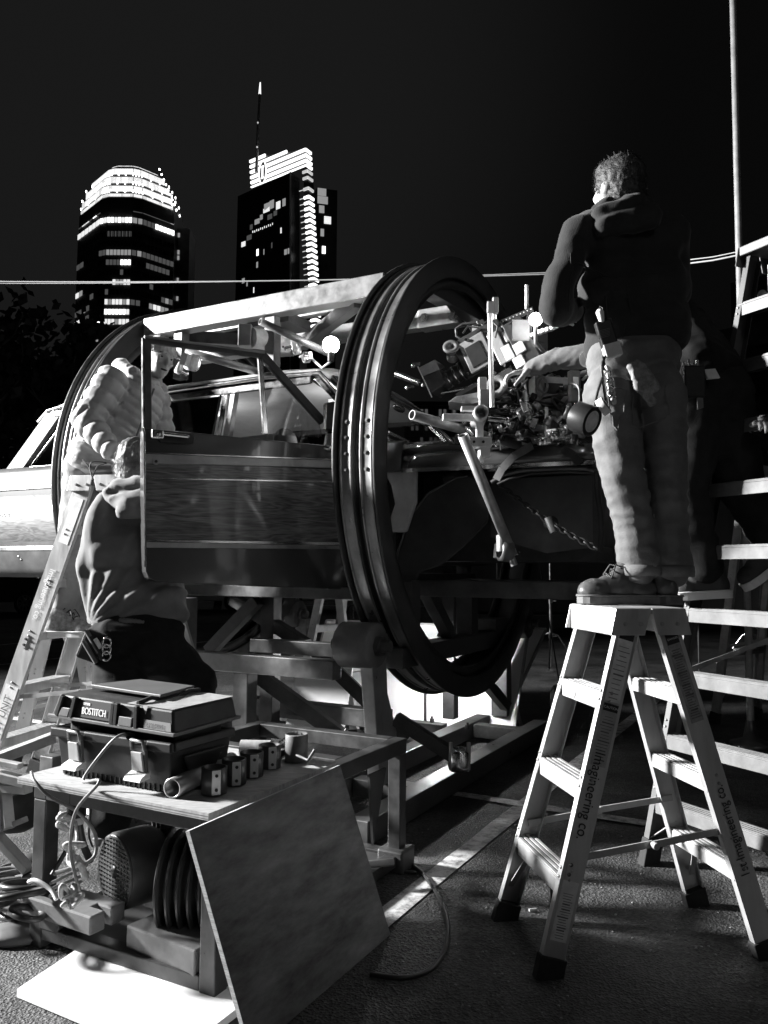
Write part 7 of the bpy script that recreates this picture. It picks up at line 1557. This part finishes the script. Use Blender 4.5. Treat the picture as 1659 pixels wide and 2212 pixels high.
m.cap(P(222, 1120, YCH - .05), .105, P(206, 1240, YCH - .02), .10); m.cap(P(206, 1240, YCH - .02), .095, P(300, 1190, YCH + .34), .07); m.cap(P(372, 1110, YCH + .12), .11, P(400, 1230, YCH + .3), .09); m.cap(P(400, 1230, YCH + .3), .085, P(400, 1160, YCH + .52), .06); m.cap(P(205, 1240, YCH - .04), .08, P(215, 1325, YH), .07)
sw = blob(m, 'sweatshirt', M_HOOD, p3, .0125, 4, drape)
hx = P(292, 1343, YH + .07); m = MB()
for k in range(16):
    a = 2 * math.pi * k / 16; b = a + .4; e = lambda q: hx + V((math.cos(q) * .235, math.sin(q) * .150, -.02 * math.cos(q))); m.cap(e(a), .034, e(b), .034)
blob(m, 'ribbed_hem', M_HOOD, sw, .009, 4, lambda co, no: .0012 * np.sin(co[:, 0] * 300))
m = MB()
for k in range(14):
    a = 2 * math.pi * k / 14; b = a + .45; c_ = P(300, 1064, YCH + .08); e = lambda q: c_ + V((math.cos(q) * .135, math.sin(q) * .13 - .01, -.01 + .03 * math.sin(q * 1.5) + .03 * math.cos(q))); m.cap(e(a), .05, e(b), .05)
yq = YCH - .06
m.cap(P(246, 1078, yq), .05, P(285, 1088, yq - .06), .058); m.cap(P(285, 1088, yq - .06), .058, P(345, 1066, yq - .06), .055); m.cap(P(258, 1056, yq - .02), .042, P(330, 1046, yq - .03), .048); m.cap(P(270, 1106, yq - .08), .04, P(340, 1098, yq - .06), .05); m.cap(P(242, 1068, yq), .045, P(258, 1052, yq), .04)
blob(m, 'hood', M_HOOD, p3, .011, 4, folds((8, 8, 17), .016, 12))
m = MB(); m.cap(P(255, 1378, YH), .15, P(338, 1378, YH + .03), .155); m.cap(P(262, 1400, YH), .15, P(254, 1590, 4.2), .11); m.cap(P(254, 1590, 4.2), .108, P(240, 1765, 3.92), .095); m.cap(P(330, 1400, YH), .15, P(420, 1476, 4.5), .12); m.cap(P(420, 1476, 4.5), .115, P(405, 1640, 4.62), .095); blob(m, 'trousers', M_BLKC, p3, .014, 4, folds((8, 8, 12), .012, 5))
shoe(p3, V((GR(205, 1822).x, GR(205, 1822).y, 0)), (.9, .1, 0), ZZ, .33, M_LEATH, M_SOLE, 'boot', .15, True, .03, .115); shoe(p3, W(-1.02, 1.30, .272), (.4, .9, 0), ZZ, .31, M_LEATH, M_SOLE, 'boot', .15, False, .03, .11)
Y = YH - .05
tbp = thing('tool_belt', 'belt bag with tools and a shiny curb chain on the sweatshirt wearer hip', 'tool belt', P(215, 1400, Y - .14))
m = MB(); m.box(P(200, 1395, Y - .1), (.12, .08, .16), (V((.9, .2, -.35)), V((-.2, 1, 0)), V((.35, 0, .93)))); m.build('pouch', M_RUBBER, tbp, bevel=.015)
for k, (u0, v0, u1, v1) in enumerate(((186, 1362, 214, 1410), (196, 1375, 222, 1425), (180, 1385, 208, 1432), (205, 1380, 218, 1400))): m = MB(); m.cyl(P(u0, v0, Y - .16), P(u1, v1, Y - .16), .012, 10); m.build('tool_handle', [M_GREYP, M_RUBBER, M_GREYP, M_PAPER][k], tbp)
for k in range(3): m = MB(); c_ = P(231, 1388 + k * 14, Y - .155); m.tube([c_ + V((math.cos(a) * .022, -.004 * k, math.sin(a) * .026)) for a in [2 * math.pi * i / 14 for i in range(14)]], .006, 8, closed=True); m.build('chain_ring', M_CHROME, tbp)
# ------------------------------------------------------------------ odds and ends on the asphalt
wire('black cable curling on the asphalt in front of the plywood sheet', [GR(845, 1850, .01), GR(905, 1880, .01), GR(955, 1950, .01), GR(968, 2020, .01), GR(940, 2085, .01), GR(880, 2112, .01), GR(800, 2105, .01)], .009, M_BCABLE)
bt = GR(1143, 1966, .008); m = MB(); m.cyl(bt, bt + V((.03, .008, 0)), .006, 8); tag(m.build('cigarette_butt', M_PAPER), 'white cigarette butt on the asphalt between the ladder feet', 'cigarette butt')
rr = random.Random(5)
m = MB()
for k in range(260):
    p = GR(rr.uniform(850, 1650), rr.uniform(1760, 2200), .003); s_ = rr.uniform(.002, .006); m.ell(p, (s_, s_ * .8, s_ * .6), 6)
m.build('grit', mat('pale_grit', .3, .7), kind='stuff')
# cables, bag and folded stand at the left edge
for k in range(9):
    c_ = GR(rr.uniform(-20, 60), rr.uniform(1900, 2010), .02 + .018 * k); r_ = rr.uniform(.06, .13); tl_ = V((rr.uniform(-.4, .4), rr.uniform(-.4, .4), 1)).normalized(); x_, y_, _z = frame(tl_); m = MB()
    m.tube([c_ + ZZ * .05 + (x_ * math.cos(a) + y_ * math.sin(a) * .8) * r_ for a in [2 * math.pi * i / 22 for i in range(22)]], .012, 8, closed=True); m.build('cable_loop', M_BCABLE if k % 3 else M_GREYP, None, 'loop of heavy cable coiled at the left edge beside the cart', 'cable', 'heavy cable coils at the left edge')
m = MB(); c_ = GR(62, 1940, .0); m.ell(c_ + ZZ * .09, (.09, .08, .09), 14); m.cyl(c_ + V((-.03, -.06, .1)), c_ + V((.03, -.1, .12)), .02, 10); tag(m.build('connector_box', M_RUBBER), 'black lump of connectors against the cart left leg', 'connector')
m = MB(); c_ = GR(30, 2030, .0); m.ell(c_ + ZZ * .02, (.12, .08, .035), 12); tag(m.build('work_glove', M_GREYP), 'crumpled work glove on the dark ground at left', 'glove')
fs_ = thing('folded_stand', 'folded metal sawhorse lying at the left edge behind the cart', 'sawhorse', GR(20, 1700, 0))
for (u0, v0, z0, u1, v1, z1, w_) in ((-30, 1668, .30, 60, 1690, .32, .05), (-30, 1640, .36, 45, 1655, .33, .03), (0, 1700, .28, 62, 1705, .28, .045), (-10, 1690, .3, -10, 1800, .02, .04), (10, 1695, .28, 20, 1790, .02, .04), (-40, 1770, .1, 62, 1880, .02, .045), (-20, 1800, .05, 55, 1770, .2, .03)):
    m = MB(); m.beam(P(u0, v0, 3.2), P(u1, v1, 3.15), w_, w_ * .7); m.build('bar', M_ALU2, fs_, bevel=.003)
m = MB(); c_ = P(30, 1745, 3.35); m.ell(c_, (.14, .1, .1), 14); tag(m.build('sand_bag', M_RUBBER), 'dark sand bag slung under the folded sawhorse', 'sand bag')
bm_ = MB(); bm_.beam(P(-60, 1660, 3.9), P(118, 1592, 4.1), .06, .05); tag(bm_.build('timber_beam', M_ALU2, bevel=.003), 'pale bar crossing behind the left ladder foot and tool box', 'bar')
bm_ = MB(); bm_.beam(GR(-20, 1722, .02), GR(75, 1690, .02), .1, .03); tag(bm_.build('white_plank', M_WHITE), 'white plank on the asphalt at the left edge', 'plank')
wire('thin dark cable lying under the rig beside the cart rear leg', [GR(760, 1890, .01), GR(800, 1870, .01), GR(840, 1880, .01), GR(900, 1885, .01)], .008, M_BCABLE)
m = MB(); m.cyl(GR(790, 1868, .1), GR(850, 1862, .1), .016, 10); tag(m.build('drive_shaft', M_BARE), 'bright shaft end low between the plywood sheet and cart leg', 'shaft')
